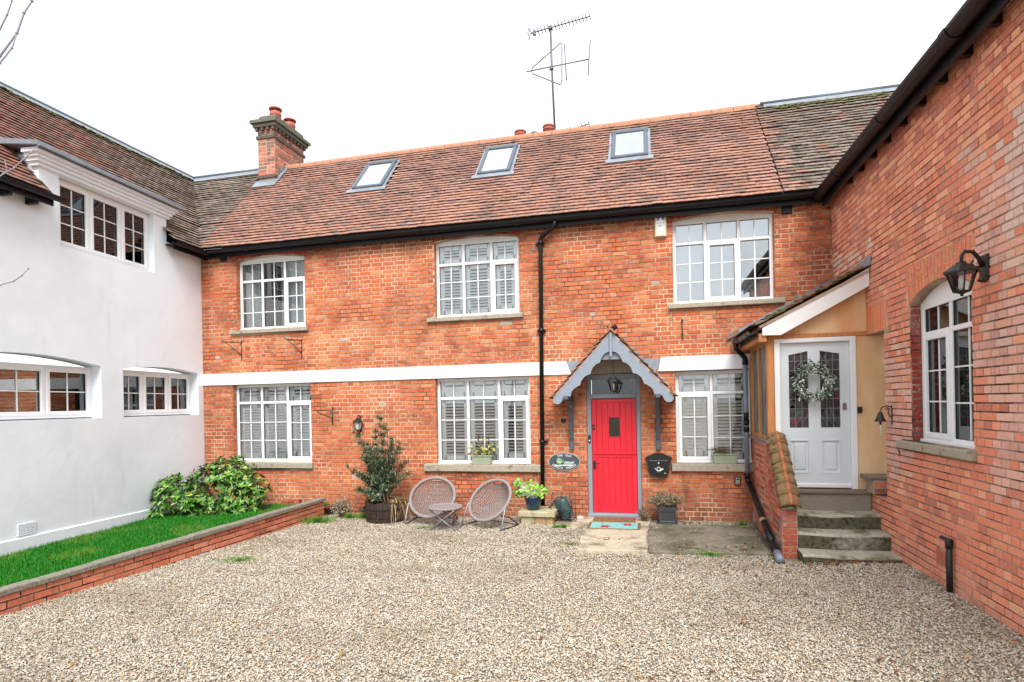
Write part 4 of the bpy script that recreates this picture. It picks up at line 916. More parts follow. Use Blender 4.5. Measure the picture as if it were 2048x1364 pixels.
# plants / crockery glimpsed inside
mb = MB(); rnd = random.Random(9)
for k in range(60):
    p = Vector((RX+.34+rnd.uniform(-.05, .08), 5.95+rnd.uniform(-.12, .35), 1.5+abs(rnd.gauss(0, .2)))); mb.leaf(p, (rnd.uniform(-1, 1), rnd.uniform(-1, 1), rnd.uniform(-.2, 1)), (0, 0, 1), .07, .03)
tag(part(mb, 'house_plant', mat('indoor_leaf', srgb(150, 168, 160, .7), rough=.5), None), 'pale leafy plant behind the arched window of the brick wing', 'house plant')
RR = empty('roof', (3.5, 6, 5)); RR.parent = RW; RR.matrix_parent_inverse = PINV(RW)
mb = MB(); mb.add([Vector((2.56, 2.6, 4.99)), Vector((4.75, 2.6, 7.35)), Vector((4.75, 11.45, 7.35)), Vector((2.56, 9.3, 4.99))], [(0, 1, 2, 3)]); mb.add([Vector((4.75, 2.6, 7.35)), Vector((7, 2.6, 4.9)), Vector((7, 11.45, 4.9)), Vector((4.75, 11.45, 7.35))], [(0, 1, 2, 3)]); part(mb, 'roof_deck', M_felt, RR)
tile_roof((2.56, 11.5, 5.0), (2.56, 2.6, 5.0), (4.75, 11.5, 7.36), (4.75, 2.6, 7.36), col_grey, RR, lambda p: p.y < 9.3+(p.x-2.56), 0, seed=33)
tile_roof(RF(XR+.01, 0), RF(4.85, 0), RF(XR+.01, RL), RF(4.85, RL), col_grey, RR, lambda p: p.x-.05 < 2.56+(p.y-9.3), 300, seed=23, wav=.011)
mb = MB(); mb.tube([(XR+.1, RY, RZ+.05), (4.8, RY, RZ+.05)], .045, 8); part(mb, 'ridge_roll', M_leadd, RR)
mb = MB(); mb.box(RF, XR+.15, 4.8, RL-.14, RL, .045, .05); part(mb, 'ridge_flashing', M_lead, RR)
mb = MB(); rnd = random.Random(4)
for i in range(70): mb.lathe([(0.001, .02), (.025, .018), (.035, 0)], RF(rnd.uniform(2.3, 4.2), RL-.15-abs(rnd.gauss(0, .07)), .04), 5, sx=rnd.uniform(.8, 2), sy=rnd.uniform(.6, 1.2))
part(mb, 'moss', M_moss, RR, kind='stuff')
mb = MB(); gutter(mb, (2.53, 9.40, 4.97), (2.53, 2.6, 4.97), (-1, 0, 0), .085, joints=1.5, deep=1.05); part(mb, 'gutter', M_black, RW)
mb = MB(); mb.box(ID, 2.60, 2.635, 2.6, 9.45, 4.80, 5.02); mb.box(ID, 2.635, 2.755, 2.6, 9.5, 4.93, 4.96)
part(mb, 'fascia', M_black, RW)
y = 8.6
while y > 2.7: mb = MB(); mb.box(ID, 2.62, 2.75, y, y+.06, 4.83, 4.93); part(mb, 'rafter_foot', M_black, RW); y -= .42
mb = MB(); va, vb, z0, z1 = -6.465, -6.295, .275, .42
hs = [(va+.012+(vb-va-.02)*(i+.2)/5, va+.012+(vb-va-.02)*(i+.75)/5, z0+.01+(z1-z0-.02)*(j+.2)/6, z0+.01+(z1-z0-.02)*(j+.78)/6) for i in range(5) for j in range(6)]
wall_panel(mb, Fr((RX-.014, 0, 0), (0, -1, 0)), [(va, vb, z0, z1)], hs, .012); part(mb, 'air_brick', mat('terracotta_vent', srgb(214, 130, 100, .75), rough=.85, noise=.15), RW)
mb = MB(); mb.tube([RWF(-6.13, .0, .05), RWF(-6.13, .56, .05)], .026, 10); mb.tube([RWF(-6.13, .5, .05), RWF(-6.13, .585, .05)], .031, 10); mb.tube([RWF(-6.09, .575, .05), RWF(-6.25, .575, .06)], .018, 8)
part(mb, 'vent_pipe', M_iron, RW)

# ---------------------------------------------------------------- porch of the side entrance
PO = thing('side_porch', (2.1, 8.2, 0), 'lean-to porch with pale grey door, orange boarding and mossy tiles in the right corner', 'porch')
PY, PX = 8.20, 1.56
PF = Fr((0, PY, 0), (1, 0, 0))
pw = empty('dwarf_wall', (1.6, 7.6, 0)); pw.parent = PO; pw.matrix_parent_inverse = PINV(PO)
def topz(y): return 1.33 if y >= 8.2 else .60+(1.35-.60)*(y-7.53)/(8.2-7.53)
mb = MB(); mb.box(ID, PX, PX+.12, 8.2, FY-.02, -.2, 1.33)
mb.prism(Fr((PX, 7.53, 0), (0, 1, 0)), [(0, -.2), (.67, -.2), (.67, 1.33), (0, .585)], .002, .17) 
part(mb, 'wall_core', M_mortar, pw)
sf = Fr((PX, FY, 0), (0, -1, 0))                       # outer side face (towards -X)
rect_side = [r for r in bond(.02, 2.02, -.05, 1.33, (), .0745, .2285, 'mixed', seed=77)]
rs2 = []
for (p, q, b, c) in rect_side:
    ymid = FY-(p+q)/2; t_ = topz(ymid)
    if (b+c)/2 < t_-.02: rs2.append((p, q, b, min(c, t_)))
def col_porch(p, s, rnd):
    c = rnd.choice([srgb(226, 122, 92, .78), srgb(214, 108, 80, .78), srgb(200, 130, 112, .76), srgb(176, 100, 86, .74), srgb(232, 138, 106, .78)])
    if p.z < .6 and rnd.random() < .35*smooth(.8, .2, p.z)+.1: c = rnd.choice([srgb(176, 150, 136, .72), srgb(206, 186, 172, .74), srgb(150, 120, 108, .7)])
    k = rnd.uniform(.9, 1.08); return tuple(v*k for v in c)
emit_bricks(sf, rs2, col_porch, pw, M_brickp, 220, proud=.006, jit=.7)
emit_bricks(Fr((PX, 7.53, 0), (1, 0, 0)), bond(0, .17, -.02, .60, (), .0745, .17, 'header'), lambda p, s, r: tuple(v*r.uniform(.85, 1.1) for v in srgb(206, 102, 76, .76)), pw, M_brickp, 20, proud=.008)
# tiled coping over the sloping wall
M_cope = mat('mossy_coping_tile', srgb(182, 138, 96, .66), rough=.95, noise=.25, nscale=30, col2=srgb(136, 118, 78, .6), bump=.8, bscale=50, dirt=srgb(90, 96, 50, .6), dscale=9, dthr=.6)
c0, c1 = Vector((PX+.085, 7.47, .60)), Vector((PX+.085, 8.22, 1.42)); dv = (c1-c0); Lc = dv.length; dv /= Lc; up = Vector((1, 0, 0)).cross(dv); n = 7
for i in range(n):
    mb = MB(); s0, s1 = Lc*i/n, Lc*(i+1)/n+.012; rr = .120; mb.smooth = True; vs = []
    for s, r_ in ((s0, rr+.008), (s1, rr-.004)):
        for k in range(9):
            a = PI*k/8; vs.append(c0+dv*s+Vector((1, 0, 0))*math.cos(a)*r_*1.0+up*(math.sin(a)*.085+(.012 if s == s0 else 0)))
        for k in range(9):
            a = PI*k/8; vs.append(c0+dv*s+Vector((1, 0, 0))*math.cos(a)*(r_-.02)+up*(math.sin(a)*.068+(.004 if s == s0 else 0)))
    fs = [(k, k+1, k+19, k+18) for k in range(8)]+[(9+k, 27+k, 28+k, 10+k) for k in range(8)]+[(k, 9+k, 10+k, k+1) for k in range(8)]+[(18+k, 19+k, 28+k, 27+k) for k in range(8)]+[(0, 18, 27, 9), (8, 17, 35, 26)]
    mb.add(vs, fs); part(mb, 'coping_tile', M_cope, pw)
    mb = MB(); mb.smooth = True; mb.tube([c0+dv*(s0-.004)+up*.094, c0+dv*s1+up*.086], .024, 7); part(mb, 'coping_roll', mat('terracotta_roll', srgb(206, 128, 88, .66), rough=.9, noise=.3, nscale=20, dirt=srgb(130, 120, 70, .6), dscale=8) if i == 0 else bpy.data.materials['terracotta_roll'], pw)
mb = MB(); mb.lathe([(.02, -.02), (.05, 0), (.03, .03), (.01, .05)], c0+Vector((0, -.0, .0)), 7); part(mb, 'end_stone', M_stone, pw)
mb = MB(); rnd = random.Random(2)
for i in range(40):
    s = rnd.uniform(0, Lc); a = rnd.uniform(.5, 2.6); mb.lathe([(.001, .014), (.014, .01), (.022, 0)], c0+dv*s+Vector((math.cos(a)*.135, 0, 0))+up*(math.sin(a)*.088), 5)
part(mb, 'moss', M_moss, pw, kind='stuff')
# timber screen
ts = empty('side_screen', (PX, 8.8, 1.33)); ts.parent = PO; ts.matrix_parent_inverse = PINV(PO)
mb = MB(); mb.bbox(ID, PX-.05, PX+.14, 8.12, FY-.01, 1.33, 1.375, .008); part(mb, 'sill_board', M_oak, ts)
ZT = 2.76
for y0, y1 in ((8.20, 8.31), (9.42, 9.53), (8.84, 8.90)): mb = MB(); mb.bbox(Fr((PX-.005, 0, 0), (0, -1, 0)), -y1, -y0, 1.375, ZT, -.07, .005, .005); part(mb, 'post', M_timber, ts)
for z0, z1 in ((1.375, 1.42), (ZT-.10, ZT-.0)): mb = MB(); mb.box(ID, PX+.0, PX+.06, 8.31, 8.84, z0, z1); mb.box(ID, PX, PX+.06, 8.90, 9.42, z0, z1); part(mb, 'rail', M_timber, ts)
M_obs = mat('obscured_glass', srgb(150, 178, 186, .6), rough=.35, spec=.3, col2=srgb(52, 74, 80, .7), nscale=9, bump=.8, bscale=40, stretch=(1, 1, .35))
for y0, y1 in ((8.31, 8.84), (8.90, 9.42)): mb = MB(); mb.box(ID, PX+.028, PX+.034, y0, y1, 1.42, ZT-.10); part(mb, 'obscured_pane', M_obs, ts)
mb = MB(); mb.bbox(PF, PX-.005, 1.635, 1.33, 2.76, -.06, .004, .005); part(mb, 'corner_post', M_timber, PO)
# front: frame, door
D0, D1, DZ0, DZ1 = 1.640, 2.615, .735, 2.715
mb = MB(); mb.bbox(PF, D0, D0+.07, DZ0, DZ1, -.08, .015, .008); mb.bbox(PF, D1-.07, D1, DZ0, DZ1, -.08, .015, .008); mb.bbox(PF, D0+.07, D1-.07, DZ1-.06, DZ1, -.08, .014, .008)
part(mb, 'door_frame', M_white, PO)
dr = empty('front_door', (2.1, PY, DZ0)); dr.parent = PO; dr.matrix_parent_inverse = PINV(PO); dr['label'] = 'pale grey panelled door with two leaded lights'
d0, d1, z0, z1 = D0+.072, D1-.072, DZ0+.012, DZ1-.063; wd = d1-d0
g0, g1, g2, g3 = d0+.11, d0+wd*.5-.072, d0+wd*.5+.072, d1-.11; gb, gt = DZ0+.80, DZ1-.17
pb, pt_ = DZ0+.20, DZ0+.64
mb = MB(); df = Fr((0, PY+.035, 0), (1, 0, 0)); wall_panel(mb, df, [(d0, d1, z0, z1)], [(g0, g1, gb, gt), (g2, g3, gb, gt), (g0, g1, pb, pt_), (g2, g3, pb, pt_)], .04)
for (a, b, s) in ((g0, g1, 1), (g2, g3, -1)):             # sloping heads of the lights
    hi, lo = gt, gt-.045
    q = [(a, lo), (b, hi), (b, hi+.001), (a, hi+.001)] if s > 0 else [(a, hi), (b, lo), (b, hi+.001), (a, hi+.001)]
    mb.prism(df, q, -.04, 0)
part(mb, 'door_leaf', M_porchdoor, dr)
for a, b in ((g0, g1), (g2, g3)):
    mb = MB(); mb.box(df, a, b, pb, pt_, -.03, -.018); mb.bbox(df, a+.045, b-.045, pb+.045, pt_-.045, -.018, -.004, .012)
    for q in ((a, a+.012, pb, pt_), (b-.012, b, pb, pt_), (a+.012, b-.012, pb, pb+.012), (a+.012, b-.012, pt_-.012, pt_)): mb.box(df, *q, -.018, .005)
    part(mb, 'raised_panel', M_porchdoor, dr)
    M_leadg = M_leadg if 'M_leadg' in globals() else mat('leaded_glass', srgb(96, 100, 98, .55), rough=.08, spec=.6, col2=srgb(40, 34, 36, .8), nscale=7, bump=.5, bscale=14, coat=.5)
    nz_ = 8
    for r_ in range(nz_):
        for c_ in range(3):
            pa, pb_ = a+(b-a)*c_/3, a+(b-a)*(c_+1)/3; za, zb = gb+(gt-gb)*r_/nz_, gb+(gt-gb)*(r_+1)/nz_
            mb = MB(); mb.box(df, pa+.001, pb_-.001, za+.001, zb-.001, -.028, -.022+.002*((r_*7+c_*3) % 3)); part(mb, 'leaded_pane', M_leadg, dr)
    mb = MB()
    for c_ in (1, 2): mb.box(df, a+(b-a)*c_/3-.003, a+(b-a)*c_/3+.003, gb, gt, -.026, -.016)
    for r_ in range(1, nz_): z = gb+(gt-gb)*r_/nz_; mb.box(df, a, b, z-.003, z+.003, -.026, -.0155)
    sgn = 1 if a == g0 else -1; cx = a if sgn > 0 else b
    for k in range(3): mb.tube([df(cx+sgn*(b-a)*(.15+.25*k+.35*math.sin(t*1.4)), gb+.05+(.22-.04*k)*t, -.016) for t in (0, .25, .5, .75, 1)], .003, 4)
    for k in range(2): mb.tube([df((b if sgn > 0 else a)-sgn*(b-a)*(.05+.2*k+.5*t*t), gt-.06-(.13+.05*k)*t, -.016) for t in (0, .25, .5, .75, 1)], .003, 4)
    part(mb, 'leading', M_lead, dr)
for (a, z, cc, w_) in ((g0+.06, gb+.08, srgb(150, 34, 62, .8), .07), (g0+.13, gb+.12, srgb(130, 36, 58, .8), .05), (g0+.12, gb+.20, srgb(56, 130, 112, .8), .05), (g0+.04, gb+.27, srgb(64, 132, 110, .8), .05), (g3-.03, gb+.40, srgb(120, 20, 40, .8), .05), (g0+.06, gb+.36, srgb(160, 50, 80, .8), .03)):
    mb = MB(); mb.c = cc; mb.prism(df, [(a+w_*.6*math.cos(t*PI/3), z+w_*.5*math.sin(t*PI/3)) for t in range(6)], -.021, -.018); o = part(mb, 'coloured_glass_petal', bpy.data.materials.get('petal_glass') or mat('petal_glass', attr=True, rough=.1, coat=.5), dr)
mb = MB(); mb.bbox(df, d0, d1, z0, z0+.055, 0, .03, .01); part(mb, 'weather_bar', M_white, dr)
mb = MB(); mb.prism(df, [(d1-.062+.022*math.cos(t*PI/8), DZ0+1.10+.022*math.sin(t*PI/8)) for t in range(9)]+[(d1-.084, DZ0+1.045), (d1-.040, DZ0+1.045)], 0, .012); mb.tube([df(d1-.062, DZ0+1.1, .012), df(d1-.062, DZ0+1.1, .02)], .010); mb.box(df, d1-.088, d1-.036, DZ0+1.035, DZ0+1.045, 0, .02)
part(mb, 'lock_guard', mat('brushed_steel', (.32, .33, .34), .35, 1), dr)
mb = MB(); mb.bbox(PF, PX+.0, 2.745, DZ1+.002, DZ1+.055, -.07, .01, .005); part(mb, 'lintel_board', M_timber, PO)
mb = MB(); mb.prism(PF, [(PX+.02, DZ1+.057), (2.745, DZ1+.057), (2.745, 3.40), (PX+.02, DZ1+.08)], -.05, -.012); part(mb, 'gable_board', M_ply, PO)
mb = MB(); mb.box(PF, D1+.004, 2.98, .735, DZ1, -.06, -.014); part(mb, 'side_board', M_ply, PO)
mb = MB(); mb.box(PF, D1+.01, D1+.06, 1.72, 1.80, -.014, .012); tag(part(mb, 'door_bell_push', M_iron, None), 'small black bell push on the orange board beside the pale grey door', 'doorbell')
# bargeboard, roof
ex, ez, rx_, rz_ = 1.42, 2.83, 2.75, 3.545; sl = (rz_-ez)/(rx_-ex)
BF = Fr((0, 8.06, 0), (1, 0, 0))
mb = MB(); mb.prism(BF, [(1.475, 2.76), (1.70, 2.755), (rx_-.01, 2.755+(rx_-1.70)*.545), (rx_-.01, 2.755+(rx_-1.70)*.545+.225), (1.475, 2.855)], -.03, 0); part(mb, 'bargeboard', M_white, PO)
mb = MB(); mb.prism(BF, [(1.44, 2.83), (rx_-.012, rz_-.085), (rx_-.012, rz_-.03), (1.42, 2.86)], -1.47, -.035); part(mb, 'roof_deck', M_oak, PO)
mb = MB(); mb.prism(BF, [(1.45, 2.857), (rx_-.012, rz_-.045), (rx_-.012, rz_-.01), (1.43, 2.885)], -.05, .012); part(mb, 'verge_mortar', mat('verge_mortar', srgb(206, 186, 170, .72), rough=.95, noise=.1), PO)
def col_moss(p, k, rows, rnd):
    c = rnd.choice([srgb(170, 122, 96, .62), srgb(146, 108, 84, .6), srgb(120, 104, 78, .6), srgb(176, 140, 110, .6)])
    if rnd.random() < .35: c = lerp3(c, srgb(96, 104, 52, .6), .7)
    return tuple(v*rnd.uniform(.85, 1.15) for v in c)
tile_roof((ex-.05, FY-.02, 2.87), (ex-.05, 8.01, 2.87), (rx_-.02, FY-.02, rz_+.0), (rx_-.02, 8.01, rz_+.0), col_moss, PO, lambda p: p.y > 8.1, 200, seed=41, gauge=.115, wav=.01, off=.0, lift=.02)
rnd = random.Random(6)
upv = Vector((rx_-ex, 0, rz_-ez)).normalized(); nn = Vector((-upv.z, 0, upv.x))
for k in range(12):                                      # the verge tiles at the front, thick rounded ends
    s = -.02+k*.116; mb = MB(); p = Vector((ex, 8.0, 2.875))+upv*s+nn*(.022+rnd.uniform(0, .012)); w_ = .19; n = 6; vs = []
    tl = .34+rnd.uniform(-.05, .05)
    for j in range(n+1):
        yy = 8.01+w_*j/n; cam_ = .016*math.sin(PI*j/n)
        q = Vector((p.x, yy, p.z))+nn*cam_
        vs += [q, q+nn*.02, q+upv*.17-nn*.018, q+upv*.17+nn*.0]
    fs = []
    for j in range(n): a = j*4; b = a+4; fs += [(a, b, b+1, a+1), (a+1, b+1, b+3, a+3), (a+2, a+3, b+3, b+2), (a, a+2, b+2, b)]
    fs += [(0, 1, 3, 2), (n*4, n*4+2, n*4+3, n*4+1)]
    mb.c = col_moss(p, 0, 0, rnd); mb.add(vs, fs); part(mb, 'verge_tile', M_tile, PO)
mb = MB()
for i in range(60): s = rnd.uniform(.2, 1.2); mb.lathe([(.001, .018), (.02, .014), (.03, 0)], Vector((ex, rnd.uniform(8.15, 8.9), 2.875))+upv*s+nn*.045, 5)
part(mb, 'moss', M_moss, PO, kind='stuff')
mb = MB(); mb.add([Vector((RX-.015, 8.03, 3.53)), Vector((RX-.015, 9.54, 3.53)), Vector((RX-.015, 9.54, 3.66)), Vector((RX-.015, 7.99, 3.70))], [(0, 1, 2, 3)]); mb.add([Vector((RX-.015, 8.02, 3.585)), Vector((RX-.015, 9.54, 3.585)), Vector((RX-.15, 9.54, 3.52)), Vector((RX-.15, 8.06, 3.52))], [(0, 1, 2, 3)])
mb.box(ID, 1.42, RX-.02, FY-.02, FY-.012, 2.95, 2.96); mb.prism(Fr((0, FY-.014, 0), (1, 0, 0)), [(1.3, 2.85), (2.74, 3.6), (2.74, 3.72), (1.3, 2.97)], 0, .004); part(mb, 'lead_flashing', M_lead, PO)
mb = MB(); mb.prism(Fr((0, FY-.03, 0), (1, 0, 0)), [(1.22, 2.86), (1.36, 2.93), (1.40, 3.02), (1.25, 2.95)], 0, .02); part(mb, 'gutter_board', M_oak, PO)
mb = MB(); gutter(mb, (1.345, FY-.06, 2.825), (1.345, 8.0, 2.825), (-1, 0, 0), .055, joints=.75); mb.box(ID, 1.405, 1.425, 8.08, FY-.02, 2.74, 2.84)
part(mb, 'gutter', M_black, PO)
mb = MB(); mb.bbox(Fr((1.43, 0, 0), (0, -1, 0)), -FY+.02, -8.09, 2.68, 2.79, -.10, .0, .006); part(mb, 'eaves_board', M_timber, PO)
M_pipe = mat('grey_blue_plastic_pipe', srgb(140, 150, 166, .8), rough=.35, noise=.06, nscale=8)
mb = MB(); mb.tube([(1.33, 9.35, 2.79), (1.33, 9.35, 2.70), (1.37, 9.38, 2.66), (1.44, 9.44, 2.60), (1.47, 9.45, 2.55), (1.47, 9.45, 2.48)], .036, 10); part(mb, 'swan_neck', M_black, PO)
mb = MB(); mb.tube([(1.47, 9.45, 2.5), (1.475, 9.45, .74)], .034, 12); part(mb, 'downpipe', M_pipe, PO)
mb = MB()
for z in (2.50, 1.56, 1.46, .74): mb.tube([(1.472, 9.45, z-.04), (1.472, 9.45, z+.04)], .043, 12)
mb.tube([(1.472, 9.45, 1.60), (1.472, 9.45, 1.72)], .038, 12); mb.tube([(1.475, 9.45, .76), (1.476, 9.44, .66), (1.50, 9.35, .60)], .038, 10)
part(mb, 'pipe_collar', M_black, PO)
mb = MB(); mb.tube([(1.49, 9.38, .64), (1.50, 9.0, .47), (1.475, 7.62, .085), (1.47, 7.30, .045)], .040, 12); mb.tube([(1.488, 8.28, .27), (1.478, 7.75, .125)], .044, 12)
part(mb, 'sloping_drain_pipe', M_black, PO); mb = MB(); mb.tube([(1.472, 7.42, .07), (1.47, 7.27, .05), (1.47, 7.2, .035)], .047, 12); part(mb, 'pipe_shoe', M_pipe, PO)
mb = MB()
for i in range(5): t = .55+.012*i; p = Vector((1.488, 9.0, .47)).lerp(Vector((1.475, 7.62, .085)), t*.9); mb.tube([p+Vector((.044*math.cos(a), 0, .044*math.sin(a)))+Vector((0, .004*math.sin(3*a+i), 0)) for a in [2*PI*k/10 for k in range(10)]], .006, 5, closed=True)
part(mb, 'string_wrap', mat('jute', srgb(170, 140, 108, .8), rough=.95), PO)
# steps
ST = empty('steps', (2.2, 7.8, 0)); ST.parent = PO; ST.matrix_parent_inverse = PINV(PO)
def step(x0, x1, yf, yb, z0, z1, mt, name='step', wob=.012, seed=0, e=.02):
    mb = MB(); n = 22; vs = []; rows = [(yb, z1), (yf+e, z1), (yf+.004, z1-e*.6), (yf, z1-e*1.4), (yf+.006, z0)]
    for i in range(n+1):
        t = i/n; x = x0+(x1-x0)*t; wear = -.018*math.exp(-((t-.45)/.25)**2)*(wob > 0)
        for j, (y, z) in enumerate(rows):
            dz = (wear if j in (1, 2, 3) else wear*.5 if j == 0 else 0)+(nz(x*6, j+seed, z0*9)*wob*.35 if j < 4 else 0); dy = nz(x*5, seed, j)*wob
            vs.append(Vector((x, y+dy+(.03*max(0, t-.9)*10*.4 if j and wob else 0), z+dz)))
    m_ = len(rows); mb.add(vs, [(i*m_+j, (i+1)*m_+j, (i+1)*m_+j+1, i*m_+j+1) for i in range(n) for j in range(m_-1)]); mb.m = [1 if (k % (m_-1)) == m_-2 else 0 for k in range(len(mb.f))]; mb.mi = 1 if wob else 0; mb.add(vs, [(0, 0, 0)][:0]+[tuple(range(m_)), tuple(n*m_+j for j in range(m_-1, -1, -1))])
    return part(mb, name, [mt, M_riser if wob else mt], ST)
mb = MB(); mb.bbox(PF, PX+.16, 2.74, .685, .732, -.15, .10, .01); part(mb, 'door_threshold', M_oak, ST)
step(PX+.16, 2.74, 8.13, 8.3, .40, .685, M_peb, 'riser', 0, e=.01)
step(PX+.16, 2.75, 7.84, 8.15, .285, .475, M_stone, seed=1)
step(PX+.16, 2.79, 7.56, 7.86, .10, .295, M_stone, seed=2)
step(PX+.16, 2.84, 7.27, 7.58, -.08, .105, M_stone, seed=3)
# little brick ledge right of the door, below the orange board
LG = empty('brick_ledge', (2.85, 8, .7)); LG.parent = PO; LG.matrix_parent_inverse = PINV(PO)
emit_bricks(Fr((2.62, 8.14, 0), (1, 0, 0)), bond(0, .13, .5, .73, (), .0745, .12, 'header'), col_porch, LG, M_brickp, 6)
mb = MB(); mb.bbox(Fr((0, 7.9, 0), (1, 0, 0)), 2.64, 3.0, .90, .94, -.3, 0, .01); part(mb, 'ledge_slab', M_oak, LG)
mb = MB(); mb.box(ID, 2.70, 3.0, 7.93, 8.18, .72, .90); part(mb, 'ledge_core', M_mortar_r, LG)
emit_bricks(Fr((2.70, 7.93, 0), (1, 0, 0)), bond(0, .25, .72, .90, (), .0745, .2, 'header'), col_porch, LG, M_brickp, 6)
# ---------------------------------------------------------------- gravel, lawn, patio
SLABS = [[(-1.0, 8.63), (-.92, 7.33), (-.05, 7.39), (-.06, 8.66)], [(-.03, 7.40), (1.50, 7.55), (1.54, 9.18), (-.04, 9.06)], [(-1.25, 8.68), (-.02, 8.70), (-.02, 9.10), (.02, 9.5), (-1.2, 9.5)]]
def in_poly(X, Y, P):
    c = np.zeros(X.shape, bool); n = len(P)
    for i in range(n):
        (x1, y1), (x2, y2) = P[i], P[(i+1) % n]
        c ^= ((y1 > Y) != (y2 > Y)) & (X < (x2-x1)*(Y-y1)/(y2-y1+1e-9)+x1)
    return c
for i, P in enumerate(SLABS):
    mb = MB(); n = len(P); z = .032-.008*i if i < 2 else .02
    pts = []
    for k in range(n):
        a, b = Vector((*P[k], 0)), Vector((*P[(k+1) % n], 0)); m_ = max(2, int((b-a).length/.12))
        for j in range(m_): q = a.lerp(b, j/m_); pts.append((q.x+.012*nz(q.x*4, q.y*4, i), q.y+.012*nz(q.x*4, q.y*4, i+9)))
    cx, cy = sum(p[0] for p in pts)/len(pts), sum(p[1] for p in pts)/len(pts)
    top = [Vector((x, y, z)) for x, y in pts]; inn = [Vector((x+(cx-x)*.02, y+(cy-y)*.02, z+.008)) for x, y in pts]; bot = [Vector((x, y, -.05)) for x, y in pts]
    N_ = len(pts); mb.add(top+inn+bot, [tuple(range(N_, 2*N_))]+[(k, (k+1) % N_, (k+1) % N_+N_, k+N_) for k in range(N_)]+[(2*N_+k, 2*N_+(k+1) % N_, (k+1) % N_, k) for k in range(N_)])
    o = mb.build('patio_slab', M_slabd if i == 1 else M_slab); o['kind'] = 'structure'
NPX = np.array([list(CR), list(CD), list(CF)])
def inview(X, Y, Z, m=40):
    P = np.stack([X, Y, Z-CAMH], 1) @ NPX.T; z = P[:, 2]
    with np.errstate(all='ignore'): u = 1024+FPX*P[:, 0]/z; v = 807+FPX*P[:, 1]/z
    return (z > .3) & (u > -m) & (u < 2048+m) & (v > -m) & (v < 1364+m)
rs_ = np.random.RandomState(3)
def gzv(X, Y):
    sm = lambda a, b, x: (lambda t: t*t*(3-2*t))(np.clip((x-a)/(b-a), 0, 1))
    z = .085*sm(1.6, 2.5, X)*sm(7.6, 6.9, Y)-.05*sm(-1.5, -3.5, X)*sm(8.9, 9.5, Y)
    return z
XX, YY, ZZ, SS = [], [], [], []
for (y0, y1, dens, s0, s1) in ((2.5, 5.0, 6800, .008, .023), (5.0, 6.6, 5600, .009, .022), (6.6, 9.56, 4000, .011, .024)):
    A = (y1-y0)*9.2; n = int(A*dens); X = rs_.uniform(-6.4, 2.8, n); Y = rs_.uniform(y0, y1, n)
    ok = (X > -6.06-.0968*(4.17-Y)+.01) | (Y > 8.98)
    for P in SLABS: ok &= ~in_poly(X, Y, P) | (rs_.rand(n) < .012)
    ok &= ~((X > 1.56) & (Y > 7.3)); ok &= X < 2.74
    ok &= ~((X > -2.03) & (X < -1.47) & (Y > 8.93) & (Y < 9.4))
    X, Y = X[ok], Y[ok]; Z = gzv(X, Y); iv = inview(X, Y, Z); X, Y, Z = X[iv], Y[iv], Z[iv]
    s = s0+(s1-s0)*rs_.beta(1.6, 3.2, len(X)); onslab = np.zeros(len(X), bool)
    for P in SLABS: onslab |= in_poly(X, Y, P)
    XX.append(X); YY.append(Y); ZZ.append(Z+np.where(onslab, .04, .012*np.vectorize(lambda a, b: nz(a*.9, b*.9)+.5*nz(a*2.7, b*2.7, 4))(X, Y))+rs_.uniform(-.004, .008, len(X))); SS.append(s)
XX, YY, ZZ, SS = map(np.concatenate, (XX, YY, ZZ, SS)); NG = len(XX)
me = bpy.data.meshes.new('gravel'); me.vertices.add(NG); me.vertices.foreach_set('co', np.stack([XX, YY, ZZ], 1).astype(np.float32).ravel())
at_ = me.attributes.new('size', 'FLOAT', 'POINT'); at_.data.foreach_set('value', SS.astype(np.float32))
leafy = np.array([nz(x*1.2, y*1.2, 8) for x, y in zip(XX[::1], YY[::1])]); prnd = np.clip(rs_.rand(NG), 0, 1)
at_ = me.attributes.new('prnd', 'FLOAT', 'POINT'); at_.data.foreach_set('value', prnd.astype(np.float32)); me.update()
go = bpy.data.objects.new('gravel', me); COL.objects.link(go)
M_gravel = bpy.data.materials.new('gravel_pebble'); M_gravel.use_nodes = True; t = M_gravel.node_tree; b = t.nodes['Principled BSDF']; b.inputs['Roughness'].default_value = .8; b.inputs['Specular IOR Level'].default_value = .25
a = t.nodes.new('ShaderNodeAttribute'); a.attribute_type = 'INSTANCER'; a.attribute_name = 'prnd'; r = t.nodes.new('ShaderNodeValToRGB'); r.color_ramp.interpolation = 'CONSTANT'
GC = [(0, (220, 210, 192)), (.17, (204, 190, 168)), (.33, (190, 178, 158)), (.45, (230, 224, 210)), (.55, (164, 152, 136)), (.63, (206, 184, 152)), (.72, (190, 184, 172)), (.80, (138, 130, 118)), (.85, (240, 236, 226)), (.89, (202, 158, 120)), (.93, (170, 168, 164)), (.975, (96, 92, 90))]
while len(r.color_ramp.elements) < len(GC): r.color_ramp.elements.new(.5)
for e, (p, c) in zip(r.color_ramp.elements, GC): e.position = p
for e, (p, c) in zip(r.color_ramp.elements, GC): e.color = (*srgb(*c, .78), 1)
t.links.new(a.outputs['Fac'], r.inputs[0]); t.links.new(r.outputs[0], b.inputs['Base Color'])
weather(M_gravel, [(1.0, 4, .50, .66, srgb(146, 128, 104, .75), .42, (.5, 1.3, 1)), (2.4, 5, .60, .70, srgb(104, 88, 68, .7), .5, (1, 1, 1)), (3.2, 5, .64, .72, srgb(120, 126, 74, .7), .45, (1, 1, 1))])
ng = bpy.data.node_groups.new('scatter_pebbles', 'GeometryNodeTree'); ng.interface.new_socket('Geometry', in_out='INPUT', socket_type='NodeSocketGeometry'); ng.interface.new_socket('Geometry', in_out='OUTPUT', socket_type='NodeSocketGeometry')
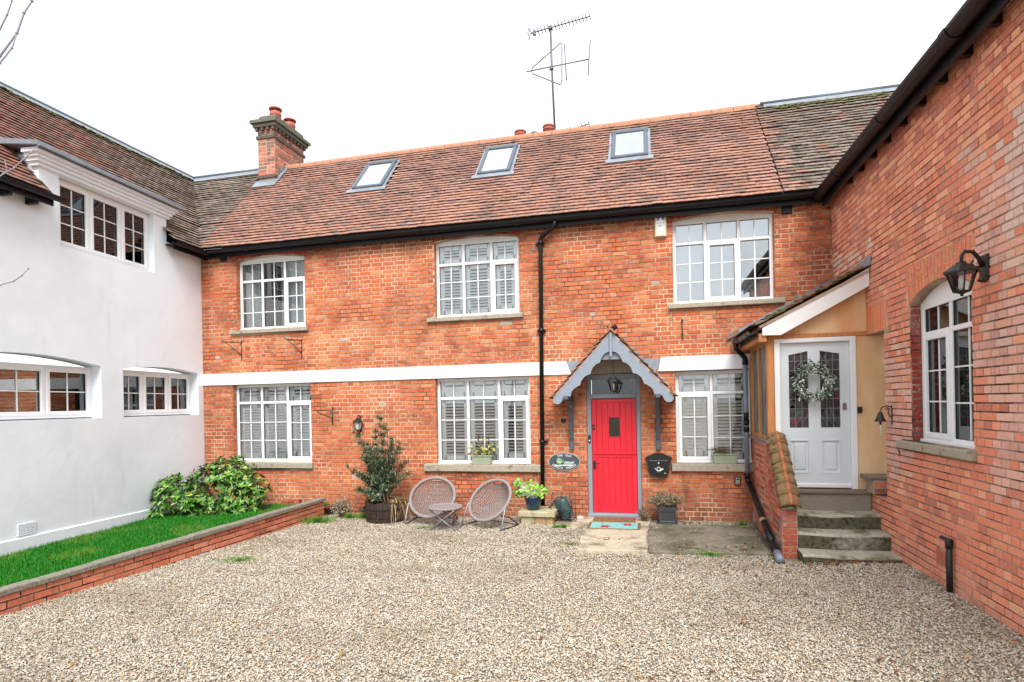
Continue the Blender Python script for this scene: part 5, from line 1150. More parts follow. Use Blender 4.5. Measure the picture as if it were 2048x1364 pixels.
N = ng.nodes; gi = N.new('NodeGroupInput'); gout = N.new('NodeGroupOutput'); ico = N.new('GeometryNodeMeshIcoSphere'); ico.inputs['Radius'].default_value = .5; ico.inputs['Subdivisions'].default_value = 2
sm_ = N.new('GeometryNodeSetShadeSmooth'); smt = N.new('GeometryNodeSetMaterial'); smt.inputs['Material'].default_value = M_gravel
iop = N.new('GeometryNodeInstanceOnPoints'); na = N.new('GeometryNodeInputNamedAttribute'); na.data_type = 'FLOAT'; na.inputs[0].default_value = 'size'
rv = N.new('FunctionNodeRandomValue'); rv.data_type = 'FLOAT_VECTOR'; rv.inputs[0].default_value = (.85, .62, .38); rv.inputs[1].default_value = (1.25, 1.0, .72)
vm = N.new('ShaderNodeVectorMath'); vm.operation = 'SCALE'; rr_ = N.new('FunctionNodeRandomValue'); rr_.data_type = 'FLOAT_VECTOR'; rr_.inputs[0].default_value = (-.45, -.45, 0); rr_.inputs[1].default_value = (.45, .45, 6.28); rr_.inputs['Seed'].default_value = 7
m2p = N.new('GeometryNodeMeshToPoints'); Lk = ng.links.new
Lk(gi.outputs[0], m2p.inputs[0]); Lk(m2p.outputs[0], iop.inputs['Points']); Lk(ico.outputs['Mesh'], sm_.inputs[0]); Lk(sm_.outputs[0], smt.inputs[0]); Lk(smt.outputs[0], iop.inputs['Instance'])
Lk(rv.outputs[0], vm.inputs[0]); Lk(na.outputs[0], vm.inputs['Scale']); Lk(vm.outputs[0], iop.inputs['Scale']); Lk(rr_.outputs[0], iop.inputs['Rotation']); Lk(iop.outputs[0], gout.inputs[0])
md = go.modifiers.new('pebbles', 'NODES'); md.node_group = ng; me.materials.append(M_gravel)
tag(go, 'mixed cream, grey and tan pebbles covering the whole courtyard', 'gravel', kind='stuff')

def blades(name, X, Y, Z, Hh, Cc, par, material, wd=.004, lean=.35, seed=0, **kw):
    r = np.random.RandomState(seed); n = len(X); a = r.uniform(0, 2*np.pi, n); dx, dy = np.cos(a)*wd, np.sin(a)*wd; l = r.uniform(-lean, lean, (n, 2))*Hh[:, None]
    B = np.stack([X, Y, Z], 1); V = np.zeros((n, 5, 3)); o = np.stack([dx, dy, np.zeros(n)], 1)/2
    V[:, 0] = B-o; V[:, 1] = B+o; mid = B+np.stack([l[:, 0]*.35, l[:, 1]*.35, Hh*.6], 1); V[:, 2] = mid-o*.8; V[:, 3] = mid+o*.8; V[:, 4] = B+np.stack([l[:, 0], l[:, 1], Hh], 1)
    C = np.ones((n, 5, 4)); C[:, :, :3] = Cc[:, None, :]
    return np_mesh(name, V.reshape(-1, 3), np.array([(0, 1, 3), (0, 3, 2), (2, 3, 4)]), 5, n, C.reshape(-1, 4), material, par, **kw)
M_grass = mat('grass_blade', attr=True, rough=.55, spec=.3); M_leaf = mat('glossy_leaf', attr=True, rough=.38, spec=.5, noise=.12, nscale=30); M_leafm = mat('matt_leaf', attr=True, rough=.7, spec=.3)
def gwx(y): return -6.06+.0968*(y-4.17)
def wwx(y): return (wc-wnv.y*y)/wnv.x
def lz(x, y):
    t = (x-wwx(y))/(gwx(y)-wwx(y)); return .075+.075*t+.012*nz(x*1.5, y*1.5, 3)+(.04 if t > .93 else 0)
mb = MB(); n1, n2 = 60, 14; mb.smooth = True; vs = []
for i in range(n1+1):
    y = 2+7.5*i/n1
    for j in range(n2+1): x = wwx(y)+.02+(gwx(y)-.03-wwx(y))*j/n2; vs.append(Vector((x, y, lz(x, y)-.01)))
mb.add(vs, [(i*(n2+1)+j, i*(n2+1)+j+1, (i+1)*(n2+1)+j+1, (i+1)*(n2+1)+j) for i in range(n1) for j in range(n2)])
o = mb.build('lawn_soil', mat('dark_soil', srgb(84, 74, 52, .5), rough=.95, noise=.4, nscale=30, col2=srgb(52, 84, 30, .5), bump=.8)); o['kind'] = 'structure'
n = 125000; Y = rs_.uniform(3.2, 9.3, n); X = np.array([wwx(y) for y in Y])+.03+rs_.rand(n)*(np.array([gwx(y)-.085 for y in Y])-np.array([wwx(y) for y in Y])-.03)
Z = np.array([lz(x, y) for x, y in zip(X, Y)])-.012; iv = inview(X, Y, Z, 10)
bush = ((X+7.45)/.85)**2+((Y-8.85)/.55)**2 < 1; edge = X < np.array([wwx(y) for y in Y])+.10+.06*rs_.rand(n); iv &= ~(bush & (rs_.rand(n) < .9)); iv &= ~(edge & (rs_.rand(n) < .75))
X, Y, Z = X[iv], Y[iv], Z[iv]; n = len(X); pal = np.array([srgb(40, 150, 34, .62), srgb(28, 132, 30, .6), srgb(62, 168, 44, .62), srgb(96, 176, 50, .62), srgb(20, 112, 26, .6), srgb(140, 160, 70, .6)])
pn = np.array([nz(x*1.3, y*1.3, 2) for x, y in zip(X, Y)]); idx = rs_.choice(6, n, p=[.3, .25, .2, .1, .12, .03]); yel = (pn > .22) & (rs_.rand(n) < .5); idx[yel] = rs_.choice([3, 5], yel.sum()); C = pal[idx]*rs_.uniform(.9, 1.3, (n, 1))
tag(blades('lawn', X, Y, Z, np.clip(rs_.normal(.042, .016, n), .012, .095), C, None, M_grass, wd=.0055, kind='stuff'), 'strip of bright green lawn between the white house and the low garden wall', 'grass')
def tuft(x, y, r, n, h, label, cols=None, seed=0, grp='weeds growing in the gravel'):
    q = np.random.RandomState(seed); a = q.uniform(0, 6.28, n); d = np.abs(q.normal(0, r*.55, n)); X = x+np.cos(a)*d*1.4; Y = y+np.sin(a)*d; cols = cols or [srgb(88, 176, 40, .62), srgb(120, 186, 60, .62), srgb(60, 140, 36, .6), srgb(160, 176, 84, .6)]
    C = np.array(cols)[q.choice(len(cols), n)]*q.uniform(.8, 1.15, (n, 1)); o = blades('weed_tuft', X, Y, gzv(X, Y)+.004, q.uniform(h*.4, h, n), C, None, M_grass, wd=.006, lean=.8, seed=seed)
    return tag(o, label, 'weed', grp)
tuft(-5.42, 8.55, .20, 420, .13, 'grassy weeds at the end of the low garden wall', seed=1)
tuft(-5.05, 8.95, .10, 260, .12, 'bright green weed between the dry shrub and the barrel', seed=2)
tuft(-4.78, 8.95, .09, 240, .12, 'bright green weed just left of the wooden barrel', seed=3)
tuft(-5.08, 6.25, .22, 300, .05, 'flat yellow-green weed patch in the gravel near the garden wall', seed=4)
tuft(-1.30, 8.72, .10, 260, .07, 'green moss tuft beside the door slab', seed=5)
tuft(-1.05, 7.7, .20, 380, .03, 'thin mossy growth along the left edge of the slab', seed=6, cols=[srgb(140, 156, 80, .6), srgb(120, 146, 60, .6)])
tuft(.72, 7.44, .16, 260, .05, 'small weeds along the front edge of the dark patio slab', seed=7)
tuft(.58, 7.62, .08, 140, .06, 'small weed cluster on the patio slab among dead leaves', seed=17)
tuft(1.36, 9.25, .06, 110, .10, 'little leafy weed below the key safe', seed=8)
tuft(-1.42, 8.70, .05, 90, .06, 'tiny green weed at the corner of the stone block', seed=9)
tuft(-3.45, 8.35, .10, 120, .05, 'sparse weed under the left wicker chair', seed=10)
# dead leaves
mb = MB(); rnd = random.Random(12)
LC = [srgb(150, 84, 52, .7), srgb(176, 110, 66, .7), srgb(120, 66, 48, .7), srgb(190, 150, 90, .7), srgb(98, 62, 46, .7)]
def deadleaf(x, y, z=0, s=1):
    mb.c = rnd.choice(LC); a = rnd.uniform(0, 6.28); mb.leaf((x, y, float(gzv(np.array(x), np.array(y)))+.02+z), (math.cos(a), math.sin(a), rnd.uniform(-.1, .3)), (0, 0, 1), rnd.uniform(.03, .07)*s, rnd.uniform(.02, .04)*s, fold=.5, droop=.6)
for i in range(70): deadleaf(rnd.uniform(1.7, 2.6), 7.18+rnd.gauss(0, .07))
for i in range(26): deadleaf(rnd.uniform(.3, 1.3), rnd.gauss(7.7, .12), .02)
for i in range(24): deadleaf(rnd.gauss(-.62, .12), rnd.gauss(7.95, .05), .02, .8)
for i in range(90): deadleaf(rnd.uniform(-5.5, 2.5), rnd.uniform(3.3, 8.4))
for i in range(45): deadleaf(rnd.gauss(1.0, .6), rnd.gauss(6.9, .3), 0, .8)
for i in range(22): deadleaf(2.62-abs(rnd.gauss(0, .08)), rnd.uniform(4.0, 7.2))
for i in range(30): deadleaf(rnd.uniform(.1, 1.5), rnd.gauss(9.3, .06))
tag(mb.build('fallen_leaves', M_leafm), 'brown dead leaves scattered over the gravel, steps and slabs', 'leaves', kind='stuff')

# ---------------------------------------------------------------- low garden wall
GW = thing('garden_wall', (-5.9, 6, 0), 'low orange brick garden wall with grey coping along the lawn', 'wall')
gfr = Fr((-6.27, 2.0, 0), (.0963, .9953, .0185)); GLn = 7.05
mb = MB(); mb.box(gfr, 0, GLn, -.35, .148, -.10, -.002); part(mb, 'wall_core', M_mortar_g, GW)
def col_gw(p, s, rnd): c = rnd.choice([srgb(226, 136, 104, .80), srgb(218, 126, 96, .80), srgb(230, 146, 114, .80), srgb(208, 120, 92, .78)]); k = rnd.uniform(.9, 1.08); return tuple(v*k for v in c)
emit_bricks(gfr, bond(0, GLn, -.227, .15, (), .0755, .235, 'stretcher', j=.014), col_gw, GW, M_brick, 200, proud=.009)
emit_bricks(Fr(tuple(gfr(GLn, 0, 0)), tuple(-gfr.n)), bond(0, .10, -.227, .15, (), .0755, .10, 'header', j=.012), col_gw, GW, M_brick, 0, proud=.006, rest='end_brickwork')
M_copeg = mat('lichened_coping_stone', srgb(166, 160, 144, .78), rough=.95, noise=.3, nscale=26, col2=srgb(116, 112, 100, .75), bump=.8, bscale=50, dirt=srgb(206, 198, 178, .7), dscale=13, dthr=.60)
a = 0; k = 0
while a < GLn: mb = MB(); b_ = min(a+.62, GLn+.02); mb.bbox(Fr(tuple(gfr(0, .150, 0)), tuple(gfr.u), tuple(-gfr.n)), a+.003, b_-.004, -.035, .095, 0, .052+.006*(k % 2), .012); part(mb, 'coping_stone', M_copeg, GW); a = b_; k += 1
# ---------------------------------------------------------------- door canopy
CY = 8.95; CX = -.545
CA = empty('door_canopy', (CX, CY, 2)); CA.parent = HOUSE; CA.matrix_parent_inverse = PINV(HOUSE); CA['label'] = 'small tiled canopy with scalloped blue-grey bargeboards over the red door'
LFT = [(-0.551, 2.993), (-1.41, 2.043), (-1.465, 1.951), (-1.44, 1.915), (-1.405, 1.905), (-1.366, 1.909), (-1.325, 1.945), (-1.3, 2.011), (-1.184, 2.026), (-1.171, 2.089), (-1.15, 2.122), (-1.115, 2.152), (-1.077, 2.176), (-1.031, 2.197), (-1.021, 2.241), (-0.995, 2.29), (-0.965, 2.322), (-0.92, 2.35), (-0.868, 2.364), (-0.853, 2.419), (-0.832, 2.463), (-0.797, 2.499), (-.76, 2.525), (-0.717, 2.54), (-0.699, 2.596), (-0.675, 2.64), (-0.645, 2.672), (-0.601, 2.698), (-0.551, 2.706)]
def board(pts):
    # outline split into strips between the straight outer edge and the scalloped inner edge
    mb = MB(); outer = lambda x: 2.993-(abs(x-CX)-.006)*(2.993-2.043)/(1.41-.551) if abs(x-CX) > .006 else 2.993
    ins = pts[2:]; 
    for a, b in zip(ins[:-1], ins[1:]):
        if abs(b[0]-a[0]) < 1e-4: continue
        oa, ob = min(outer(a[0]), 3), min(outer(b[0]), 3)
        q = [a, b, (b[0], ob), (a[0], oa)]
        if q[2][1] < q[1][1]: q[2] = q[1]
        if q[3][1] < q[0][1]: q[3] = q[0]
        mb.prism(Fr((0, CY, 0), (1, 0, 0)), q if b[0] > a[0] else q[::-1], -.028, 0)
    return mb
part(board(LFT), 'bargeboard', M_bluegrey, CA)
RGT = [(2*CX-x, z) for x, z in LFT]; part(board(RGT), 'bargeboard', M_bluegrey, CA)
mb = MB(); mb.bbox(Fr((0, CY, 0), (1, 0, 0)), CX-.022, CX+.018, 2.62, 2.985, 0, .035, .006); part(mb, 'finial_post', M_bluegrey, CA)
mb = MB(); mb.prism(Fr((0, CY+.05, 0), (1, 0, 0)), [(CX-.30, 2.585), (CX+.30, 2.585), (CX+.26, 2.69), (CX-.26, 2.69)], -.04, 0); part(mb, 'collar_beam', M_bluegrey, CA)
mb = MB(); mb.prism(F, [(CX-.50, 2.405), (CX+.50, 2.405), (CX+.12, 2.86), (CX-.12, 2.86)], .002, .02); part(mb, 'gable_lining', mat('cream_lining', srgb(196, 184, 164, .8), rough=.8), CA)
M_can = mat('canopy_underside', srgb(92, 96, 104, .7), rough=.8)
for s in (-1, 1):
    mb = MB(); q = [(CX, 2.975), (CX+s*.90, 1.985), (CX+s*.90, 2.0), (CX, 2.995)]; mb.prism(Fr((0, FY-.005, 0), (1, 0, 0)), q if s < 0 else q[::-1], 0, .57); part(mb, 'roof_board', M_can, CA)
    mb = MB(); mb.prism(Fr((0, CY+.002, 0), (1, 0, 0)), [(CX, 2.998), (CX+s*.90, 2.002), (CX+s*.93, 2.02), (CX, 3.028)][::(1 if s < 0 else -1)], -.04, .004); part(mb, 'verge_mortar', bpy.data.materials['verge_mortar'], CA)
def col_can(p, k, rows, rnd):
    c = rnd.choice([srgb(206, 140, 112, .62), srgb(186, 126, 102, .6), srgb(160, 118, 98, .6), srgb(216, 152, 120, .62)])
    if rnd.random() < .3 and p.x > CX: c = lerp3(c, srgb(110, 110, 70, .6), .6)
    return tuple(v*rnd.uniform(.85, 1.1) for v in c)
tile_roof((CX-.95, 8.915, 1.985), (CX-.95, FY-.01, 1.985), (CX, 8.915, 3.035), (CX, FY-.01, 3.035), col_can, CA, lambda p: p.y < FY-.05, 100, seed=51, gauge=.105, wav=.004, lift=.012)
tile_roof((CX+.95, FY-.01, 1.985), (CX+.95, 8.915, 1.985), (CX, FY-.01, 3.035), (CX, 8.915, 3.035), col_can, CA, lambda p: p.y > 8.95, 100, seed=52, gauge=.105, wav=.004, lift=.012)
mb = MB(); mb.prism(Fr((0, FY-.02, 0), (1, 0, 0)), [(CX-.11, 2.955), (CX, 3.06), (CX+.11, 2.955), (CX+.10, 3.0), (CX, 3.10), (CX-.10, 3.0)], 0, .60) if False else [mb.box(Fr((CX, 0, 3.055), (math.cos(s*.82), 0, -math.sin(s*.82)*1.0), (0, 1, 0)), 0 if s > 0 else -.11, .11 if s > 0 else 0, 8.9, FY-.02, -.008, .012) for s in (1, -1)]; part(mb, 'ridge_tile', M_ridge, CA)
mb = MB(); mb.lathe([(.018, 0), (.012, .03), (.006, .09), (.002, .11)], (CX, 8.94, 3.055), 7); part(mb, 'ridge_finial', M_ridge, CA)
mb = MB()                                              # stepped lead let into the brick joints
for s in (-1, 1):
    for k in range(11):
        z = 2.12+.0745*k*1.0+.02; x = CX+s*((3.04-z)/(1.05/.95)); 
        if abs(x-CX) < .03: continue
        q = [(x-s*.02, z-.07), (x+s*.085, z+.075), (x-s*.06, z+.075), (x-s*.07, z-.0)]
        mb.prism(F, q if s < 0 else q[::-1], .010, .014)
mb.prism(F, [(-1.33, 2.50), (-1.10, 2.32), (-.98, 2.62), (-1.33, 2.62)], .005, .009); mb.prism(F, [(.02, 2.32), (.20, 2.50), (.20, 2.62), (-.11, 2.62)], .005, .009)
part(mb, 'stepped_flashing', M_lead, CA)
for s, x in ((-1, -1.255), (1, .145)):
    mb = MB(); mb.bbox(F, x-.036, x+.036, 1.14, 1.975, 0.002, .06, .006); mb.bbox(F, x-.036, x+.036, 1.975, 2.035, .002, .66, .006); part(mb, 'canopy_bracket', M_bluegreyd, CA)
    mb = MB(); pts = [(.56, 1.985), (.40, 1.93), (.25, 1.80), (.15, 1.62), (.10, 1.45), (.06, 1.32)]
    for (c0_, z0_), (c1_, z1_) in zip(pts[:-1], pts[1:]):
        d = Vector((c1_-c0_, z1_-z0_)).normalized(); nn_ = Vector((-d.y, d.x))*.028
        vs = [F(x+e, z+sg*nn_.y, c+sg*nn_.x) for (c, z) in ((c0_, z0_), (c1_, z1_)) for e in (-.024, .024) for sg in (-1, 1)]
        mb.add(vs, [(0, 1, 3, 2), (4, 6, 7, 5), (0, 4, 5, 1), (2, 3, 7, 6), (0, 2, 6, 4), (1, 5, 7, 3)])
    part(mb, 'curved_brace', M_bluegreyd, CA)
    mb = MB(); mb.tube([F(x-.0, 1.86, .06), F(x, 1.86, .068)], .012, 8); part(mb, 'bolt_head', M_white, CA)

# ---------------------------------------------------------------- lanterns
M_lglass = mat('frosted_lantern_glass', srgb(226, 230, 228, .8), rough=.25, spec=.5)
M_clear = glass('lantern_clear_glass', base=.05, k=1.0)
def lantern(name, c, r, h, label, group, n=6, frosted=True, mount=None, roofh=.45):
    t = thing(name, tuple(c), label, 'lantern', group); c = Vector(c)                 # c = centre of the bottom
    top = c+Vector((0, 0, h)); R1, R0 = r, r*.55; ph = .3
    def ring(rr, z, k): a = 2*PI*(k+ph)/n; return c+Vector((rr*math.cos(a), rr*math.sin(a), z))
    fr_ = MB()
    for k in range(n): fr_.tube([ring(R0, .0, k), ring(R1, h*.62, k)], r*.06, 5); fr_.tube([ring(R0, 0, k), ring(R0, 0, k+1)], r*.06, 5); fr_.tube([ring(R1, h*.62, k), ring(R1, h*.62, k+1)], r*.07, 5)
    fr_.lathe([(.001, -.16*h), (r*.14, -.13*h), (r*.10, -.09*h), (r*.3, -.05*h), (R0*1.05, 0), (R0*1.0, .02*h)], c, n)
    part(fr_, 'lantern_frame', M_iron, t)
    for k in range(n): g = MB(); g.add([ring(R0*.96, .01, k), ring(R0*.96, .01, k+1), ring(R1*.96, h*.61, k+1), ring(R1*.96, h*.61, k)], [(0, 1, 2, 3)]); part(g, 'lantern_pane', M_lglass if frosted else M_clear, t)
    rf = MB(); rf.lathe([(R1*1.28, h*.60), (R1*1.25, h*.64), (R1*.55, h*.85), (R1*.42, h*.87), (R1*.36, h*.93), (R1*.12, h*.98), (.001, h*1.02)], c, n if n != 4 else 4); part(rf, 'lantern_cap', M_iron, t)
    if not frosted: b_ = MB(); b_.smooth = True; b_.lathe([(r*.12, h*.05), (r*.22, h*.12), (r*.24, h*.42), (r*.1, h*.5)], c, 8); part(b_, 'bulb', M_white, t)
    return t
L1 = lantern('wall_lantern', F(-5.13, 1.505, .12), .085, .23, 'small black wall lantern with frosted glass above the potted shrub', 'black metal lanterns')
mb = MB(); mb.tube([F(-5.13, 1.46, .004), F(-5.13, 1.50, .02), F(-5.13, 1.76, .02)], .016, 6); mb.tube([F(-5.13, 1.74, .02), F(-5.13, 1.775, .08), F(-5.13, 1.745, .12)], .012, 6); mb.tube([F(-5.13, 1.50, .01), F(-5.13, 1.44, .05), F(-5.13, 1.42, .10)], .012, 6); part(mb, 'lantern_arm', M_iron, L1)
L2 = lantern('hanging_lantern', (-.525, 9.08, 2.10), .088, .24, 'black lantern hanging on a chain inside the door canopy', 'black metal lanterns', frosted=False)
mb = MB(); z = 2.345; k = 0
while z < 2.70: ax = Vector((1, 0, 0)) if k % 2 else Vector((0, 1, 0)); mb.tube([Vector((-.525, 9.08, z+.014))+ax*.007*math.cos(a)+Vector((0, 0, .014*math.sin(a))) for a in [PI*i/4 for i in range(8)]], .0028, 4, closed=True); z += .022; k += 1
part(mb, 'chain', M_iron, L2)
L3 = lantern('wall_lantern', (2.515, 5.41, 2.775), .105, .255, 'large dusty black lantern on a swan neck beside the arched window', 'black metal lanterns', n=6, frosted=False)
mb = MB(); p0 = Vector((2.72, 5.53, 3.00)); mb.tube([p0, (2.68, 5.50, 3.06), (2.62, 5.46, 3.105), (2.55, 5.43, 3.105), (2.52, 5.415, 3.07), (2.515, 5.41, 3.02)], [.020, .017, .015, .015, .014, .013], 8); mb.tube([(2.72, 5.53, 2.99), (2.65, 5.49, 2.985), (2.61, 5.47, 3.01), (2.63, 5.48, 3.035)], .008, 6)
part(mb, 'swan_neck_arm', M_ironr, L3)
mb = MB(); mb.bbox(RWF, -5.60, -5.48, 2.90, 3.09, 0, .03, .012); mb.lathe([(.001, -.02), (.03, -.015), (.05, .0), (.035, .03)], RWF(-5.535, 2.88, .02), 8); part(mb, 'wall_plate', M_ironr, L3)

# ---------------------------------------------------------------- fittings on the walls
SG = thing('house_sign', tuple(F(-1.39, .935)), 'oval slate sign reading THE OLD COACH HOUSE with a coach and horses', 'sign')
sx, sz = -1.39, .937
def oval(a, b, c0, c1, n=48): m_ = MB(); m_.prism(F, [(sx+a*math.cos(2*PI*k/n), sz+b*math.sin(2*PI*k/n)) for k in range(n)], c0, c1); return m_
part(oval(.268, .152, .002, .018), 'sign_rim', mat('silver_rim', srgb(196, 200, 200, .8), rough=.4), SG); part(oval(.258, .142, .018, .022), 'sign_plate', mat('slate_plate', srgb(78, 88, 94, .8), rough=.35, noise=.1), SG)
_dg = None
def letters(parent, items, fr, material, name='letter', c=.0225):   # items (char, a, b, size, rotation)
    for ch, a, b, size, rot in items:
        cu = bpy.data.curves.new('text', 'FONT'); cu.body = ch; cu.size = size; cu.align_x = 'CENTER'; cu.align_y = 'CENTER'; cu.extrude = .0012; cu.offset = size*.012
        o = bpy.data.objects.new('text', cu); COL.objects.link(o); bpy.context.view_layer.update()
        dg = bpy.context.evaluated_depsgraph_get(); me = bpy.data.meshes.new_from_object(o.evaluated_get(dg)); bpy.data.objects.remove(o); me.materials.clear(); me.materials.append(material)
        q = mesh_part(me, name, parent, fr.mat(a, b, c) @ Matrix.Rotation(rot, 4, 'Z'))
M_letter = mat('cream_lettering', srgb(240, 242, 240, .9), rough=.5)
def arc_text(s, a0, a1, A, B, size, up=True):
    out = []; n = len(s)
    for i, ch in enumerate(s):
        t = R(a0+(a1-a0)*i/(n-1)); x, y = A*math.cos(t), B*math.sin(t); tx, ty = -A*math.sin(t), B*math.cos(t)
        if up: tx, ty = -tx, -ty
        if ch != ' ': out.append((ch, sx+x, sz+y, size, math.atan2(ty, tx)))
    return out
letters(SG, arc_text('THE OLD', 118, 62,     .221, .107, .050), F, M_letter); letters(SG, arc_text('COACH HOUSE', 212, 328,   .221, .107, .050, False), F, M_letter)
M_pic = mat('coach_picture_white', srgb(226, 236, 228, .85), rough=.5); M_picg = mat('coach_picture_green', srgb(120, 196, 160, .8), rough=.5); M_picy = mat('coach_picture_yellow', srgb(222, 232, 160, .8), rough=.5)
mb = MB(); mb.prism(F, [(sx-.16, sz-.07), (sx+.13, sz-.07), (sx+.15, sz-.05), (sx-.17, sz-.05)], .022, .0235)
for i in range(4):                                     # horses
    x = sx+.0+.04*i; z = sz-.03+.003*(i % 2); mb.prism(F, [(x, z), (x+.034, z+.004), (x+.05, z+.03), (x+.04, z+.03), (x+.03, z+.018), (x, z+.016)], .022, .0245)
    for dx in (.004, .012, .026, .032): mb.box(F, x+dx, x+dx+.003, z-.02, z, .022, .024)
mb.box(F, sx-.12, sx-.04, sz+.045, sz+.05, .022, .024); mb.box(F, sx-.1, sx-.085, sz+.05, sz+.062, .022, .024); mb.prism(F, [(sx-.03, sz+.03), (sx+.02, sz+.0), (sx+.16, sz+.0), (sx+.02, sz+.004)], .022, .024); part(mb, 'horse_team', M_pic, SG)
mb = MB(); mb.prism(F, [(sx-.125, sz+.005), (sx-.045, sz+.005), (sx-.04, sz+.042), (sx-.13, sz+.042)], .022, .024); part(mb, 'coach_roof', M_picg, SG)
mb = MB(); mb.prism(F, [(sx-.12, sz-.03), (sx-.05, sz-.03), (sx-.045, sz+.004), (sx-.125, sz+.004)], .022, .0242); part(mb, 'coach_body', M_picy, SG)
mb = MB(); mb.prism(F, [(sx-.035, sz-.02), (sx-.012, sz-.02), (sx-.01, sz+.02), (sx-.035, sz+.02)], .022, .0242); part(mb, 'driver', M_picg, SG)
for x, r_ in ((-.105, .02), (-.04, .016)): mb = MB(); mb.tube([F(sx+x+r_*math.cos(a), sz-.035+r_*math.sin(a), .025) for a in [2*PI*k/12 for k in range(12)]], .0022, 4, closed=True); part(mb, 'wheel', M_iron, SG)

AL = thing('alarm_box', tuple(F(.245, 4.75)), 'cream burglar alarm box with a blue and white badge under the gutter', 'alarm')
M_cream = mat('cream_plastic', srgb(226, 216, 198, .88), rough=.5, noise=.04); M_badge = mat('white_badge', (.82, .83, .86), rough=.5)
mb = MB(); mb.bbox(F, .155, .338, 4.56, 4.925, .002, .07, .018); mb.prism(F, [(.175, 4.57), (.318, 4.57), (.30, 4.62), (.19, 4.62)], .07, .078); part(mb, 'alarm_case', M_cream, AL)
mb = MB(); mb.box(F, .192, .301, 4.65, 4.885, .0702, .0722); part(mb, 'badge_panel', M_badge, AL)
M_blue = mat('blue_print', srgb(24, 92, 176, .9), rough=.5)
mb = MB(); mb.prism(F, [(.197, 4.80), (.246, 4.882), (.197, 4.882)], .0723, .0733); part(mb, 'blue_triangle', M_blue, AL); mb = MB(); mb.prism(F, [(.296, 4.80), (.296, 4.882), (.250, 4.882)], .0723, .0733); part(mb, 'blue_triangle', M_blue, AL)
M_ink = mat('grey_ink', srgb(70, 72, 110, .8), rough=.5)
letters(AL, [(c, .203+.021*i, 4.775, .030, 0) for i, c in enumerate('ACTIVE')][:5]+[('E', .291, 4.775, .030, 0)], F, M_ink, c=.0735)
letters(AL, [(c, .201+.0135*i, 4.752, .014, 0) for i, c in enumerate('SECURITY')], F, M_ink, c=.0735); letters(AL, [(c, .206+.020*i, 4.728, .028, 0) for i, c in enumerate('GROUP')], F, M_ink, c=.0735)

MBX = thing('mailbox', tuple(F(.15, .89)), 'black wall mailbox with a white post horn right of the red door', 'mailbox')
M_gloss = mat('black_gloss_metal', (.010, .010, .011), rough=.22, spec=.6)
mb = MB(); mb.prism(F, [(.035, .71), (.255, .71), (.305, .785), (.318, .975), (-.03, .975), (-.017, .785)], .002, .10); part(mb, 'box_body', M_gloss, MBX)
mb = MB(); mb.prism(F, [(-.055, .985), (.343, .985), (.355, 1.0), (.34, 1.025), (.29, 1.04), (.225, 1.075), (.144, 1.09), (.063, 1.075), (-.002, 1.04), (-.05, 1.025), (-.067, 1.0)], .002, .03); mb.prism(F, [(-.04, .955), (.33, .955), (.34, .99), (.26, 1.045), (.03, 1.045), (-.05, .99)], .03, .125); part(mb, 'box_lid', M_gloss, MBX)
mb = MB(); mb.box(F, .0, .29, .965, .975, .125, .130); part(mb, 'flap_edge', mat('grey_edge', (.2, .21, .22), .3, .5), MBX)
mb = MB(); mb.lathe([(.013, 0), (.013, .008), (.006, .011)], F(.143, .925, .10), 12, axis=Matrix.Rotation(R(90), 3, 'X')); part(mb, 'lock', mat('chrome', (.6, .6, .6), .2, 1), MBX)
mb = MB(); hc = F(.143, .83, .102); ring = lambda r_, a: F(.143+r_*math.cos(a), .835+r_*math.sin(a), .104)
mb.tube([ring(.028, 2*PI*k/16) for k in range(16)], .006, 5, closed=True); mb.tube([F(.085, .852, .104), F(.10, .822, .104), F(.125, .805, .104), F(.16, .805, .104), F(.19, .825, .104), F(.21, .838, .104)], [.003, .004, .006, .007, .012, .016], 6)
mb.tube([F(.13, .805, .104), F(.125, .778, .104)], .003, 4); mb.tube([F(.155, .803, .104), F(.168, .780, .104)], .003, 4); part(mb, 'post_horn', M_letter, MBX)
mb = MB(); mb.box(F, .225, .255, .765, .772, .1005, .102); part(mb, 'maker_plate', M_letter, MBX)
KS = thing('key_safe', tuple(F(1.34, .64)), 'small grey key safe with a black surround near the drain pipe', 'key safe')
mb = MB(); mb.bbox(F, 1.295, 1.385, .575, .715, .002, .035, .012); part(mb, 'surround', M_iron, KS); mb = MB(); mb.bbox(F, 1.307, 1.373, .59, .70, .035, .055, .010); part(mb, 'key_safe_body', mat('grey_metal_case', srgb(176, 180, 180, .8), .4, .3), KS); mb = MB(); mb.box(F, 1.322, 1.358, .665, .69, .0552, .058); mb.box(F, 1.325, 1.355, .605, .615, .0552, .058); part(mb, 'shutter', M_iron, KS)
DB = thing('doorbell', tuple(F(-.966, 1.31)), 'slim black doorbell on the left post of the red door frame', 'doorbell')
mb = MB(); mb.bbox(F, -.985, -.947, 1.245, 1.375, -.054, -.035, .006); part(mb, 'doorbell_case', M_gloss, DB); mb = MB(); mb.lathe([(.013, 0), (.013, .005), (.004, .008)], F(-.966, 1.285, -.035), 12, axis=Matrix.Rotation(R(90), 3, 'X')); part(mb, 'push_button', M_letter, DB)
BL = thing('hanging_bell', (2.755, 7.47, 1.7), 'small dark bell with white cord on a scrolled iron bracket', 'bell')
mb = MB(); mb.bbox(RWF, -7.485, -7.455, 1.60, 1.83, 0, .012, .004); mb.tube([(2.745, 7.47, 1.80), (2.70, 7.475, 1.82), (2.65, 7.48, 1.80), (2.63, 7.483, 1.765)], .007, 6)
